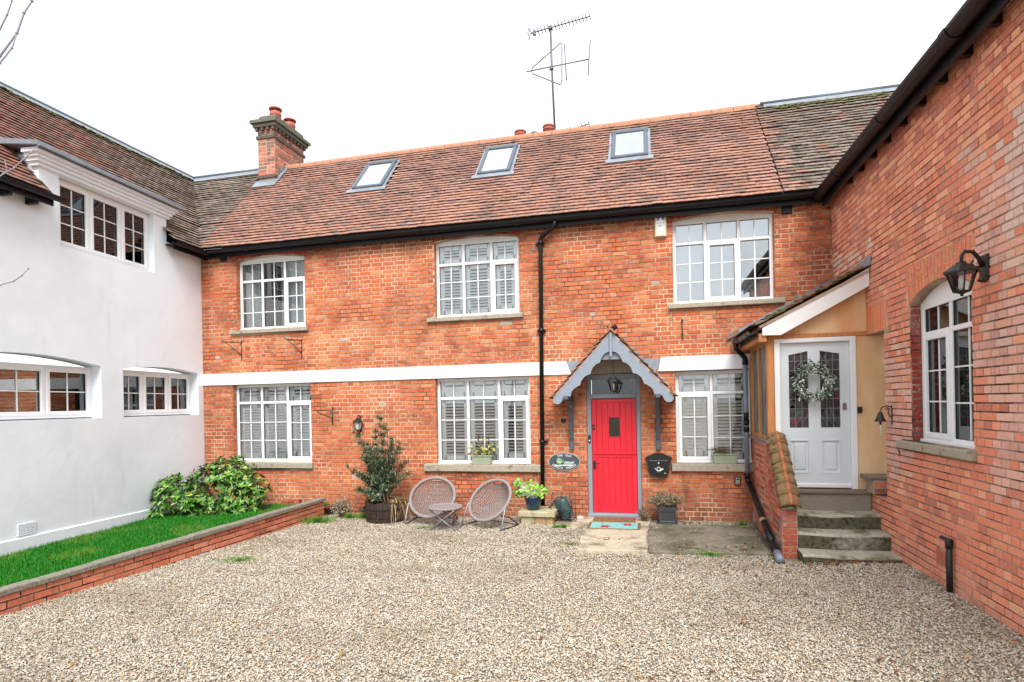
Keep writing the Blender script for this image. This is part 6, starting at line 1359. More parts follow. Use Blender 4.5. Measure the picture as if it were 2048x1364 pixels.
mb.tube([(2.745, 7.47, 1.68), (2.72, 7.47, 1.70), (2.71, 7.47, 1.74), (2.72, 7.47, 1.77), (2.70, 7.475, 1.80)], .006, 6); mb.tube([(2.70+.015*math.cos(a), 7.475, 1.785+.015*math.sin(a)) for a in [PI*i/4 for i in range(8)]], .004, 5, closed=True); part(mb, 'scroll_bracket', M_iron, BL)
mb = MB(); mb.smooth = True; mb.lathe([(.062, 1.635), (.058, 1.645), (.035, 1.69), (.028, 1.72), (.012, 1.75), (.001, 1.76)], (2.63, 7.483, 0), 16); part(mb, 'bell', M_ironr, BL)
mb = MB(); mb.tube([(2.63, 7.483, 1.64), (2.63, 7.483, 1.60)], .012, 6); part(mb, 'clapper', M_ironr, BL); mb = MB(); mb.tube([(2.63, 7.483, 1.60), (2.632, 7.48, 1.55), (2.64, 7.478, 1.47)], .006, 5); part(mb, 'cord', M_letter, BL)
RH = thing('iron_hook', (2.75, 7.05, 1.42), 'small rusty hook in the lilac brick left of the arched window sill', 'hook')
mb = MB(); mb.tube([RWF(-7.3, 1.30, .01), RWF(-7.28, 1.34, .03), RWF(-7.25, 1.30, .02), RWF(-7.28, 1.25, .015)], .005, 5); part(mb, 'hook_wire', M_ironr, RH)
# ---------------------------------------------------------------- wicker chairs and table
M_wick = mat('grey_lilac_wicker', srgb(164, 152, 150, .75), rough=.8, noise=.25, nscale=60, bump=.6, bscale=160)
M_steel = mat('grey_steel_tube', srgb(150, 154, 160, .8), rough=.35, metal=.5); M_steeld = mat('dark_steel_tube', (.03, .03, .033), rough=.4)
def chair(loc, rz, label):
    T = thing('wicker_chair', loc, label, 'chair', 'wicker chairs under the window')
    q = Matrix.Rotation(rz, 3, 'Z'); O = Vector(loc); al = .68
    e1 = Vector((1, 0, 0)); e2 = Vector((0, math.cos(R(50)), math.sin(R(50)))); nn_ = Vector((0, -math.sin(R(50)), math.cos(R(50)))); C = Vector((0, 0, .41)); A_, B_ = .372, .372
    P = lambda x, y, d=0: O+q @ (C+e1*(A_*x)+e2*(B_*y)+nn_*d)
    bowl = lambda x, y: P(x, y, -.24*(1-min(1, x*x+y*y))**.8)
    mb = MB(); mb.tube([P(math.cos(2*PI*k/40), math.sin(2*PI*k/40), .0) for k in range(40)], [.027+.002*math.sin(k*5) for k in range(40)], 9, closed=True)
    rim = part(mb, 'rim', M_wick, T)
    mb = MB()
    for s in (-1, 1):
        n = 17
        for i in range(-n, n+1):
            c = i/n*1.12; sl_ = 2.3; pts = []                 # line x = c' + y/sl
            for j in range(15):
                y = -1+2*j/14; x = c*1.35+s*y/sl_
                pts.append((x, y))
            run = []
            for j in range(29):
                y = -1+2*j/28; x = c*1.35+s*y/sl_
                if x*x+y*y < .99: run.append(bowl(x, y)+q @ nn_*(.003*s))
            if len(run) > 2: mb.tube(run, .0074, 4, cap=False)
    part(mb, 'woven_seat', M_wick, T)
    G = lambda x, y, z: O+q @ Vector((x, y, z))
    for s in (-1, 1):
        mb = MB(); mb.tube([P(s*.99, -.12), G(s*.38, -.10, .32), G(s*.40, -.20, .10), G(s*.395, -.235, .03), G(s*.385, -.21, .012)], .0115, 8); part(mb, 'front_leg', M_steel, T)
        mb = MB(); mb.tube([P(s*.72, -.55, -.1), G(s*.33, .06, .16), G(s*.36, .27, .012), G(s*.36, .26, .012)], .011, 8); part(mb, 'rear_leg', M_steeld, T)
        mb = MB(); mb.tube([G(s*.385, -.21, .012), G(s*.36, .27, .012)], .010, 8); part(mb, 'foot_bar', M_steeld, T)
    mb = MB(); mb.tube([G(-.36, .27, .012), G(.36, .27, .012)], .010, 8); part(mb, 'cross_bar', M_steeld, T)
    return T
chair((-3.50, 8.88, 0), R(6), 'round grey wicker chair nearer the barrel, behind the low table')
chair((-2.47, 8.72, 0), R(-24), 'round grey wicker chair turned aside, next to the potted geranium')
T = thing('wicker_table', (-3.09, 8.38, 0), 'low round grey wicker folding table in front of the left chair', 'table')
tc_ = Vector((-3.09, 8.38, .345)); mb = MB(); mb.tube([tc_+Vector((.255*math.cos(2*PI*k/36), .255*math.sin(2*PI*k/36), 0)) for k in range(36)], .017, 8, closed=True); part(mb, 'table_rim', M_wick, T)
mb = MB()
for s in (0, 1):
    for i in range(-17, 18):
        c = i*.0145; L_ = math.sqrt(max(0, .25**2-c*c)); 
        if L_ < .03: continue
        a = R(30)+s*R(90); d = Vector((math.cos(a), math.sin(a), 0)); e = Vector((-math.sin(a), math.cos(a), 0)); mb.box(Fr(tuple(tc_+e*c+Vector((0, 0, .003*(i % 2)+.002*s))), tuple(d), tuple(e)), -L_, L_, -.0055, .0055, -.002, .003)
part(mb, 'woven_top', M_wick, T)
for s in (-1, 1):
    mb = MB(); x0 = s*.20; pts = [tc_+Vector((-x0, -.17, -.02)), tc_+Vector((x0*.9, -.15, -.31)), tc_+Vector((x0*1.0, -.12, -.335)), tc_+Vector((x0*1.0, .14, -.335)), tc_+Vector((x0*.9, .17, -.31)), tc_+Vector((-x0, .17, -.02))]; mb.tube(pts, .0105, 8); part(mb, 'folding_leg', M_steel, T)

# ---------------------------------------------------------------- barrel planter with olive
M_stave = mat('dark_barrel_wood', srgb(70, 54, 46, .75), rough=.85, noise=.35, nscale=10, stretch=(4, 4, .5), dirt=srgb(150, 128, 104, .6), dscale=7, dthr=.62)
BP = thing('barrel_planter', (-4.36, 8.92, 0), 'dark wooden half barrel holding a tall bushy olive', 'planter')
bc = Vector((-4.36, 8.92, 0)); ns_ = 20
for k in range(ns_):
    a0_, a1_ = 2*PI*(k+.03)/ns_, 2*PI*(k+.97)/ns_; mb = MB(); dr_ = .004*math.sin(k*7.3); zt = .33+.012*math.sin(k*3.1); vs = []
    for (z, r_) in ((0, .30), (.18, .345), (zt, .35)):
        for a in (a0_, a1_):
            for rr in (r_+dr_, r_-.024): vs.append(bc+Vector((rr*math.cos(a), rr*math.sin(a), z)))
    mb.add(vs, [(0, 2, 6, 4), (4, 6, 10, 8), (1, 5, 7, 3), (5, 9, 11, 7), (8, 10, 11, 9), (0, 4, 5, 1), (4, 8, 9, 5), (2, 3, 7, 6), (6, 7, 11, 10)]); part(mb, 'stave', M_stave, BP)
M_hoop = mat('dark_rusty_hoop', srgb(70, 66, 66, .7), rough=.6, metal=.3, noise=.3, nscale=14)
for z, r_ in ((.055, .322), (.20, .357)): mb = MB(); mb.smooth = True; n = 32; vs = [bc+Vector(((r_+dz*.02)*math.cos(2*PI*k/n), (r_+dz*.02)*math.sin(2*PI*k/n), z+dz*.035)) for dz in (0, 1) for k in range(n)]; mb.add(vs, [(k, (k+1) % n, n+(k+1) % n, n+k) for k in range(n)]); part(mb, 'hoop', M_hoop, BP)
M_soil = mat('planter_soil', srgb(70, 56, 44, .5), rough=.95, noise=.4, nscale=40, bump=.8)
mb = MB(); mb.lathe([(.33, .0), (.33, .27), (.2, .30), (.001, .31)], bc, 18); part(mb, 'soil', M_soil, BP)
OT = thing('olive_bush', tuple(bc+Vector((-.05, 0, .3))), 'tall grey-green olive bush growing out of the half barrel', 'bush')
rnd = random.Random(77); M_bark = mat('grey_brown_bark', srgb(124, 100, 78, .7), rough=.9, noise=.3, nscale=30, bump=.5)
st = MB(); lf = MB(); root = bc+Vector((-.05, 0, .28))
def olive_leaves(p, d, n, L_=.052):
    d = d.normalized(); 
    for i in range(n):
        t = d.cross(Vector((rnd.uniform(-1, 1), rnd.uniform(-1, 1), rnd.uniform(-1, 1)))).normalized(); dd = (d*.55+t*.8+Vector((0, 0, .15))).normalized()
        lf.c = rnd.choice([srgb(96, 116, 84, .8), srgb(112, 134, 98, .8), srgb(76, 98, 68, .78), srgb(146, 162, 132, .82), srgb(170, 180, 152, .82), srgb(84, 108, 62, .75), srgb(96, 116, 84, .75)])
        q = p+d*rnd.uniform(-.03, .03); l = L_*rnd.uniform(.7, 1.25); x = dd.cross(Vector((0, 0, 1))); x = (x.normalized() if x.length > .01 else Vector((1, 0, 0)))*.0068
        lf.add([q, q+dd*l*.5+x, q+dd*l, q+dd*l*.5-x], [(0, 1, 2, 3)])
tops = [(-.02, 0, 1.42, 1.0), (.06, 0, 1.24, .9), (-.13, .02, 1.20, .9), (.20, -.05, 1.02, .8), (-.28, 0, .98, .8), (-.50, -.02, 1.22, .55), (.34, -.02, .92, .7), (-.36, .06, .74, .8), (.40, .05, .66, .8), (.0, -.22, .92, .9), (.1, -.25, .72, .9), (-.18, -.22, .78, .9), (-.52, -.05, .50, .6), (.50, -.05, .50, .6), (.28, -.2, .5, .9), (-.25, -.25, .5, .9), (.02, -.3, .42, .9), (.14, .1, 1.05, .8), (-.62, -.03, .60, .4), (-.38, 0, 1.02, .5), (.3, .05, 1.0, .5), (-.12, -.34, .22, 1.0), (.06, -.36, .14, .9), (-.3, -.28, .26, .9), (.2, -.30, .30, .9), (-.05, -.15, .6, .9), (.25, -.1, .75, .8), (-.2, -.1, .9, .8)]
for (dx, dy, dz, dens) in tops:
    b0 = root+Vector((rnd.uniform(-.10, .08), rnd.uniform(-.08, .05), 0)); tip = root+Vector((dx, dy, dz)); mid = b0.lerp(tip, .5)+Vector((-dx*.18, -dy*.2, dz*.08))
    pts = [b0*(1-t)**2+mid*2*t*(1-t)+tip*t*t for t in [i/9 for i in range(10)]]; st.tube(pts, [.007*(1-i/9)+.0015 for i in range(10)], 5)
    for i in range(2, 10):
        p = pts[i]; d = (pts[i]-pts[i-1]); nn2 = int(10*dens*(1 if i > 3 else .5))
        olive_leaves(p, d, 6)
        for k in range(nn2):
            dd = Vector((rnd.uniform(-1, 1), rnd.uniform(-.9, .5), rnd.uniform(-.1, 1))).normalized(); l = rnd.uniform(.06, .19)*(1.15-i/12); st.tube([p, p+dd*l], [.0018, .0008], 3, cap=False)
            for s_ in (.35, .7, 1.0): olive_leaves(p+dd*l*s_, dd, 4)
part(st, 'branches', M_bark, OT); part(lf, 'foliage', M_leafm, OT, kind='stuff')
# cut woody stumps and dry strap leaves at the barrel's edge
WSX = thing('dry_strap_plant', tuple(bc+Vector((.3, 0, .3))), 'withered straw coloured strap leaves drooping over the right edge of the barrel', 'dead plant')
mb = MB(); rnd = random.Random(31)
for k in range(150):
    a = rnd.uniform(-.9, 2.9)-1.2; b0 = bc+Vector((.16+rnd.uniform(-.08, .1), rnd.uniform(-.12, .1), .31)); L_ = rnd.uniform(.18, .42); d = Vector((math.cos(a), math.sin(a)*.8, 0)); mb.c = rnd.choice([srgb(196, 168, 110, .75), srgb(170, 136, 84, .72), srgb(134, 98, 62, .7), srgb(220, 200, 150, .78), srgb(110, 82, 58, .7)])
    pts = [b0+d*L_*t+Vector((0, 0, .13*math.sin(PI*t*.8)-.40*t*t*L_/.3*.75)) for t in (0, .25, .5, .75, 1)]
    w_ = Vector((-d.y, d.x, 0))*.006; mb.add([p+w_*(1-.7*i/4) for i, p in enumerate(pts)]+[p-w_*(1-.7*i/4) for i, p in enumerate(pts)], [(i, i+1, i+6, i+5) for i in range(4)])
part(mb, 'withered_leaves', M_leafm, WSX, kind='stuff')
mb = MB()
for k in range(8): b0 = bc+Vector((-.22+.055*k, -.2+rnd.uniform(-.05, .08), .27)); mb.tube([b0, b0+Vector((rnd.uniform(-.04, .02), -.02, rnd.uniform(.12, .24)))], [.016, .010], 6)
part(mb, 'cut_stems', M_bark, OT)

# ---------------------------------------------------------------- generic fine dry shrub
def dry_shrub(name, c, r, h, n, cols, label, seed, cat='shrub', squash=1.0, leafsz=.02, base=.03):
    rnd = random.Random(seed); T_ = thing(name, tuple(c), label, cat); tw = MB(); lv = MB(); c = Vector(c)
    for k in range(n):
        a = rnd.uniform(0, 2*PI); rr = r*math.sqrt(rnd.random()); tip = c+Vector((rr*math.cos(a), rr*math.sin(a)*squash, h*(1-.5*(rr/r)**2)*rnd.uniform(.5, 1))); b0 = c+Vector((rnd.uniform(-base, base), rnd.uniform(-base, base), 0)); mid = (b0+tip)/2+Vector((rnd.uniform(-.03, .03), 0, .03))
        tw.tube([b0, mid, tip], [.003, .002, .001], 3, cap=False)
        for t in range(6):
            p = mid.lerp(tip, t/5)+Vector((rnd.gauss(0, .012), rnd.gauss(0, .012), rnd.gauss(0, .012))); lv.c = tuple(v*rnd.uniform(.8, 1.15) for v in rnd.choice(cols)); d = Vector((rnd.gauss(0, 1), rnd.gauss(0, 1), rnd.gauss(.3, 1))).normalized(); x = d.orthogonal().normalized()*leafsz*.22
            l = leafsz*rnd.uniform(.7, 1.4); lv.add([p, p+d*l*.5+x, p+d*l, p+d*l*.5-x], [(0, 1, 2, 3)])
    part(tw, 'twigs', M_bark, T_, kind='stuff'); part(lv, 'dry_foliage', M_leafm, T_, kind='stuff'); return T_
DRYC = [srgb(186, 172, 146, .75), srgb(150, 134, 108, .7), srgb(206, 194, 168, .78), srgb(116, 100, 80, .7)]
dry_shrub('dry_shrub', (-5.22, 8.98, 0), .22, .40, 190, DRYC, 'dead grey-brown shrub at the end of the low garden wall', 61, squash=.6, leafsz=.028)
dry_shrub('dry_shrub', (-4.92, 9.25, 0), .16, .20, 90, [srgb(90, 76, 62, .7), srgb(120, 104, 84, .7), srgb(150, 140, 120, .7)], 'small dark withered plant against the wall left of the barrel', 62, squash=.5)
dry_shrub('dry_shrub', (-.10, 9.28, 0), .13, .34, 80, DRYC, 'loose dry stems leaning on the wall left of the square planter', 64, squash=.6)
LP = thing('square_planter', (.255, 9.28, 0), 'dark lead coloured square planter with panelled front right of the door', 'planter')
M_leadp = mat('dark_planter_plastic', srgb(62, 66, 70, .8), rough=.5, noise=.1)
mb = MB(); lf_ = Fr((0, 9.14, 0), (1, 0, 0)); mb.box(ID, .125, .385, 9.145, 9.40, .02, .265); mb.bbox(lf_, .10, .41, .0, .035, -.27, .012, .005); mb.bbox(lf_, .105, .405, .235, .275, -.27, .008, .006)
for q in ((.125, .385, .035, .06), (.125, .385, .21, .235), (.125, .15, .06, .21), (.36, .385, .06, .21)): mb.bbox(lf_, *q, -.0, .007, .004)
part(mb, 'planter_box', M_leadp, LP); mb = MB(); mb.box(ID, .125, .385, 9.15, 9.395, .2, .268); part(mb, 'soil', M_soil, LP)
mb = MB()
for q in ((.155, .355, .062, .066), (.155, .158, .066, .205)): mb.box(lf_, *q, .0, .002)
part(mb, 'highlight_bead', mat('silver_edge_highlight', srgb(150, 154, 158, .8), rough=.5), LP)  # pale lines on two panel edges: a highlight put in as colour
dry_shrub('lavender_bush', (.22, 9.25, .24), .33, .28, 330, [srgb(168, 158, 130, .75), srgb(140, 130, 100, .72), srgb(110, 104, 78, .7), srgb(150, 160, 110, .72), srgb(190, 178, 150, .76)], 'straggly dry lavender spilling over the dark square planter', 63, 'bush', squash=.55, leafsz=.026, base=.1)

# ---------------------------------------------------------------- stone block, geranium, watering can
SB = thing('stone_plinth', (-1.75, 9.12, 0), 'low block of stone slabs under the potted geranium', 'plinth')
M_yst = mat('yellowish_stone', srgb(196, 186, 150, .78), rough=.92, noise=.2, nscale=16, dirt=srgb(130, 134, 96, .7), dscale=6, dthr=.55, bump=.5, bscale=50); M_ybr = mat('tan_stone', srgb(190, 156, 118, .75), rough=.92, noise=.2, nscale=20, bump=.5, bscale=50)
mb = MB(); mb.bbox(ID, -2.06, -1.47, 8.90, 9.42, .125, .205, .012); part(mb, 'top_slab', M_yst, SB)
for x0_, x1_, m_ in ((-2.02, -1.80, M_yst), (-1.795, -1.62, M_ybr), (-1.615, -1.50, M_ybr)): mb = MB(); mb.bbox(Fr((0, 8.94, 0), (1, 0, 0)), x0_, x1_, -.03, .123, -.4, 0, .008); part(mb, 'stone_block', m_, SB)
GP = thing('flower_pot', (-1.84, 9.08, .205), 'dark blue glazed pot on the stone plinth', 'plant pot')
mb = MB(); mb.smooth = True; mb.lathe([(.085, .205), (.10, .22), (.135, .36), (.148, .40), (.150, .425), (.138, .43), (.128, .40), (.02, .39)], (-1.84, 9.08, 0), 24); part(mb, 'pot', mat('dark_blue_glaze', srgb(30, 62, 88, .8), rough=.28, noise=.12, nscale=20, coat=.4), GP)
GE = thing('geranium', (-1.84, 9.08, .4), 'bright lime green scalloped geranium leaves in the dark blue pot', 'plant')
rnd = random.Random(8); st = MB()
def round_leaf(mb, c, nrm, r, col):
    nrm = nrm.normalized(); x = nrm.orthogonal().normalized(); y = nrm.cross(x); mb.c = col; n = 9
    vs = [c]+[c+(x*math.cos(2*PI*k/n)+y*math.sin(2*PI*k/n))*r*(1 if k % 2 else .86)+nrm*r*.22 for k in range(n)]
    mb.add(vs, [(0, 1+k, 1+(k+1) % n) for k in range(n-1)])
for k in range(150):
    a = rnd.uniform(0, 2*PI); rr = .24*math.sqrt(rnd.random()); x = -1.84+rr*math.cos(a)*1.05; y = 9.06+rr*math.sin(a)*.75; z = .42+.26*(1-(rr/.3)**2)*rnd.uniform(.15, 1)
    if k > 118: x = -2.02+rnd.uniform(-.10, .06); z = rnd.uniform(.42, .70); y = 9.0+rnd.uniform(-.05, .05)
    c = Vector((x, y, z)); st.tube([Vector((-1.84, 9.08, .39)), (Vector((-1.84, 9.08, .39))+c)/2+Vector((0, 0, .03)), c], .0025, 3, cap=False)
    m_ = MB(); round_leaf(m_, c, Vector((rnd.gauss(0, .5), rnd.gauss(-.7, .4), rnd.uniform(.3, 1))), rnd.uniform(.022, .040), rnd.choice([srgb(140, 200, 52, .75), srgb(112, 182, 46, .75), srgb(164, 212, 78, .78), srgb(88, 156, 44, .72), srgb(196, 206, 90, .75)])); part(m_, 'leaf', M_leaf, GE)
part(st, 'stems', M_grass, GE)
BR = thing('boot_rack', (-1.38, 9.25, 0), 'black iron boot rack with ball topped rods beside the door', 'rack')
mb = MB()
for x, y in ((-1.55, 9.12), (-1.40, 9.10), (-1.25, 9.10), (-1.57, 9.38), (-1.41, 9.38), (-1.20, 9.36)):
    mb.tube([(x, y, .03), (x+.01*math.sin(x*50), y, .18), (x, y, .42)], .0055, 6); mb.lathe([(.001, -.014), (.013, 0), (.001, .014)], (x, y, .43), 8)
for p, q in (((-1.60, 9.12), (-1.17, 9.10)), ((-1.60, 9.38), (-1.17, 9.37)), ((-1.60, 9.12), (-1.60, 9.38)), ((-1.17, 9.10), (-1.17, 9.37))): mb.tube([(*p, .03), (*q, .03)], .007, 6)
part(mb, 'iron_rods', M_iron, BR)
mb = MB(); mb.bbox(ID, -1.64, -1.15, 8.98, 9.08, .0, .022, .005); part(mb, 'wooden_bar', M_oak, BR)
WC = thing('watering_can', (-1.38, 9.25, .05), 'dark green plastic watering can tipped over inside the boot rack', 'watering can')
M_can2 = mat('dark_green_plastic', srgb(58, 84, 88, .8), rough=.45, noise=.12, nscale=12)
ax = Matrix.Rotation(R(-24), 3, 'Y'); wc0 = Vector((-1.30, 9.24, .055)); ww = lambda x, y, z: wc0+ax @ Vector((x, y, z))
mb = MB(); mb.smooth = True; prof = [(.10, 0), (.115, .01)]
for i in range(9): prof += [(.118, .03+i*.028), (.112, .044+i*.028)]
prof += [(.115, .29), (.10, .32), (.05, .335), (.001, .335)]
mb.lathe(prof, wc0, 20, axis=ax, sx=1, sy=.75); part(mb, 'can_body', M_can2, WC)
mb = MB(); mb.tube([ww(-.10, 0, .06), ww(-.17, 0, .14), ww(-.25, 0, .27)], [.026, .018, .014], 8); part(mb, 'spout', M_can2, WC)
mb = MB(); mb.tube([ww(-.24, 0, .26), ww(-.14, 0, .31), ww(-.02, 0, .37), ww(.06, 0, .345)], .014, 7); mb.tube([ww(.05, 0, .33), ww(.12, 0, .33), ww(.16, 0, .22), ww(.11, 0, .10)], .013, 7); part(mb, 'can_handle', M_can2, WC)
mb = MB(); mb.tube([Vector((-1.33+.075*math.cos(a), 9.11, .13+.075*math.sin(a))) for a in [2*PI*k/14 for k in range(14)]], .010, 6, closed=True)
tag(part(mb, 'rubber_ring', M_iron, None), 'black rubber ring leaning on the watering can', 'ring')
mb = MB(); mb.lathe([(.03, -.01), (.05, .01), (.04, .04), (.01, .05)], (-1.12, 9.36, .02), 7, sx=1.3); tag(part(mb, 'white_stone', mat('pale_stone', srgb(220, 208, 196, .85), rough=.9, noise=.15, bump=.5), None), 'lumpy pale stone on the ground left of the red door', 'stone')

# ---------------------------------------------------------------- door mats
M_coir = mat('brown_coir', srgb(150, 108, 70, .75), rough=.95, noise=.3, nscale=90, bump=.9, bscale=200)
mb = MB(); mb.bbox(ID, -.90, -.23, 9.10, 9.46, .02, .045, .008); tag(mb.build('door_mat', M_coir), 'plain brown coir mat against the red door step', 'door mat', 'mats at the red door')
DM = thing('door_mat', (-.54, 8.8, .03), 'turquoise door mat with red flowers and a coir edge', 'door mat', 'mats at the red door')
mb = MB(); mb.bbox(ID, -.93, -.15, 8.56, 9.02, .028, .050, .006); part(mb, 'coir_border', M_coir, DM)
M_teal = mat('turquoise_print', srgb(136, 206, 206, .8), rough=.9, noise=.10, nscale=60, bump=.4, bscale=150)
mb = MB(); mb.box(ID, -.885, -.19, 8.585, 9.00, .050, .0525); part(mb, 'mat_print', M_teal, DM)
M_mred = mat('red_print', srgb(206, 44, 76, .8), rough=.9, noise=.2, nscale=80); M_mbr = mat('brown_print', srgb(150, 74, 62, .75), rough=.9, noise=.25, nscale=70); M_mnav = mat('navy_print', srgb(58, 70, 104, .75), rough=.9)
def flower(x, y, r, m1, n=6, name='printed_flower', z=.053):
    m_ = MB(); m_.add([Vector((x, y, z))]+[Vector((x+(r if k % 2 == 0 else r*.45)*math.cos(PI*k/n), y+(r if k % 2 == 0 else r*.45)*math.sin(PI*k/n)*1.1, z)) for k in range(2*n)], [(0, 1+k, 1+(k+1) % (2*n)) for k in range(2*n)]); part(m_, name, m1, DM)
flower(-.67, 8.70, .12, M_mbr); flower(-.67, 8.70, .06, M_mred, z=.0535); flower(-.34, 8.86, .11, M_mbr); flower(-.35, 8.87, .075, M_mred, 9, z=.0535); flower(-.72, 8.93, .04, M_mbr, 5)
for x, y in ((-.60, 8.93), (-.50, 8.80), (-.52, 8.68), (-.80, 8.80), (-.24, 8.93), (-.42, 8.66), (-.84, 8.93), (-.25, 8.72), (-.57, 8.62), (-.45, 8.94)): flower(x, y, .016, M_mnav if x > -.55 else M_mred, 4, 'printed_dot')

# ---------------------------------------------------------------- sill planters
M_sage = mat('sage_green_plastic', srgb(164, 176, 148, .82), rough=.5, noise=.05)
def sill_planter(xc, w, z, label):
    T_ = thing('window_planter', tuple(F(xc, z)), label, 'planter', 'sage green planters on the window sills'); h = .155; mb = MB(); vs = []
    for (k, zz) in ((.86, z), (1.0, z+h)):
        for (sx_, c_) in ((-1, -.06), (1, -.06), (1, .055*k+.005), (-1, .055*k+.005)): vs.append(F(xc+sx_*w/2*k, zz, c_))
    mb.add(vs, [(3, 2, 1, 0), (0, 1, 5, 4), (1, 2, 6, 5), (2, 3, 7, 6), (3, 0, 4, 7)]); mb.bbox(F, xc-w/2-.012, xc+w/2+.012, z+h-.02, z+h+.004, -.066, .072, .004); part(mb, 'planter_trough', M_sage, T_)
    mb = MB(); mb.tube([F(xc+.04*math.cos(a), z+.08+.022*math.sin(a), .056) for a in [2*PI*k/14 for k in range(14)]], .0025, 4, closed=True); part(mb, 'oval_badge', M_sage, T_)
    mb = MB(); mb.box(F, xc-w/2+.015, xc+w/2-.015, z+h, z+h+.006, -.05, .055); part(mb, 'soil', M_soil, T_); return T_
sill_planter(-2.83, .36, .886, 'sage green planter with reddish flowers on the sill above the chairs')
sill_planter(1.16, .37, .921, 'sage green planter with dry wisps on the sill near the drain pipe')
PL = thing('sill_geranium', tuple(F(-2.8, 1.05)), 'leggy geranium with dark red flower spikes in the window planter', 'plant')
st = MB(); lf = MB(); fl = MB(); rnd = random.Random(15)
for k in range(30):
    b0 = F(-2.83+rnd.uniform(-.14, .14), 1.045, 0); tip = F(-2.80+rnd.gauss(0, .12), 1.06+abs(rnd.gauss(.05, .07)), rnd.uniform(-.04, .08)); st.tube([b0, (b0+tip)/2+Vector((0, 0, .01)), tip], .003, 4, cap=False)
    for j in range(2): round_leaf(lf, tip+Vector((rnd.gauss(0, .02), 0, rnd.gauss(0, .02))), Vector((rnd.gauss(0, .5), -1, rnd.uniform(.2, 1))), rnd.uniform(.016, .030), rnd.choice([srgb(150, 180, 90, .75), srgb(120, 150, 70, .72), srgb(200, 196, 110, .75), srgb(170, 120, 100, .72)]))
for x, z in ((-2.88, 1.34), (-2.70, 1.29)):
    st.tube([F(-2.84, 1.05), F(x+.02, (1.05+z)/2, .02), F(x, z, .03)], .0035, 4)
    for j in range(14): fl.c = rnd.choice([srgb(120, 34, 50, .75), srgb(150, 50, 66, .75), srgb(90, 40, 46, .7)]); round_leaf(fl, F(x+rnd.gauss(0, .012), z+rnd.uniform(-.04, .05), .03+rnd.gauss(0, .01)), Vector((rnd.gauss(0, 1), -1, rnd.gauss(0, 1))), .012, fl.c)
part(st, 'stems', M_bark, PL); part(lf, 'leaves', M_leafm, PL, kind='stuff'); part(fl, 'flower_spikes', M_leafm, PL)
dry_shrub('dry_sill_plant', tuple(F(1.10, 1.07)), .26, .14, 60, [srgb(150, 130, 104, .7), srgb(130, 106, 84, .7), srgb(110, 120, 80, .7)], 'thin brown dried wisps in the planter near the drain pipe', 66, 'dead plant', squash=.3, leafsz=.016, base=.12)

# ---------------------------------------------------------------- evergreen shrub
BU = thing('evergreen_shrub', (-7.4, 8.75, 0), 'big glossy light green shrub in the corner of the lawn', 'shrub')
rnd = random.Random(99); lm_ = MB(); lm_.leaf((0, 0, 0), (0, 1, 0), (0, 0, 1), 1, .42, fold=.3, droop=.12); leaf_me = lm_.mesh('leaf_shape', M_leaf)
blobs = [((-7.52, 8.80, .48), (.60, .50, .50)), ((-8.02, 8.40, .46), (.40, .42, .34)), ((-7.02, 8.85, .42), (.42, .38, .36)), ((-7.36, 8.9, .74), (.44, .34, .32)), ((-7.70, 8.42, .26), (.45, .28, .24)), ((-7.06, 8.62, .22), (.38, .26, .22)), ((-8.20, 8.12, .16), (.14, .16, .14)), ((-8.10, 8.38, .60), (.28, .28, .18)), ((-6.78, 8.72, .42), (.18, .2, .16))]
leaves = []
GRN = [srgb(104, 164, 56, .68), srgb(84, 146, 46, .66), srgb(130, 180, 66, .70), srgb(60, 120, 40, .62), srgb(152, 190, 84, .72), srgb(94, 154, 58, .66), srgb(46, 98, 34, .6), srgb(36, 80, 30, .55)]
stm = MB()
for (c, rr) in blobs:
    c = Vector(c); nb = int(230*rr[0]*rr[2]/(.6*.5))
    for k in range(nb):
        d = Vector((rnd.gauss(0, 1), rnd.gauss(-.35, 1), rnd.gauss(.25, 1))).normalized(); q = rnd.uniform(.72, 1.06)
        p = c+Vector((d.x*rr[0], d.y*rr[1], d.z*rr[2]))*q
        if p.z < .06 or p.y > 9.45 or p.x < wwx(p.y)+.05: continue
        dn_ = (d+Vector((0, 0, .35))).normalized(); x = dn_.orthogonal().normalized(); y = dn_.cross(x); nl = rnd.randint(5, 8); a0_ = rnd.uniform(0, 6.28)
        stm.tube([c+(p-c)*.55, p], .004, 4, cap=False)
        for j in range(nl):
            a = a0_+2*PI*j/nl; dd = (x*math.cos(a)+y*math.sin(a)+dn_*rnd.uniform(.1, .55)+Vector((0, 0, .05))).normalized(); L_ = rnd.uniform(.055, .115)
            col = rnd.choice(GRN)
            if rnd.random() < .05: col = rnd.choice([srgb(206, 200, 96, .78), srgb(190, 140, 80, .75)])
            leaves.append((p, dd, dn_, L_, tuple(v*rnd.uniform(.88, 1.12) for v in col), -p.y+.5*L_*8))
leaves.sort(key=lambda t_: -t_[5])
inner = [l_ for l_ in leaves[300:]]; rst = MB()
for (p, d, u_, L_, c, _) in leaves[:300]:
    x = d.cross(u_).normalized(); n_ = x.cross(d); M = Matrix.Identity(4)
    for i in range(3): M[i][0] = x[i]*L_; M[i][1] = d[i]*L_; M[i][2] = n_[i]*L_; M[i][3] = p[i]
    o = mesh_part(leaf_me, 'leaf', BU, M); o.color = (*c, 1)
for (p, d, u_, L_, c, _) in inner: rst.c = c; rst.leaf(p, d, u_, L_, L_*.42, fold=.3, droop=.12)
part(rst, 'foliage', M_leaf, BU, kind='stuff')
for k in range(12): a = rnd.uniform(0, 6.28); stm.tube([(-7.4+.1*math.cos(a), 8.8+.1*math.sin(a), 0), (-7.4+.4*math.cos(a), 8.8+.3*math.sin(a), .35), (-7.4+.6*math.cos(a), 8.8+.4*math.sin(a), .6)], [.016, .010, .004], 5)
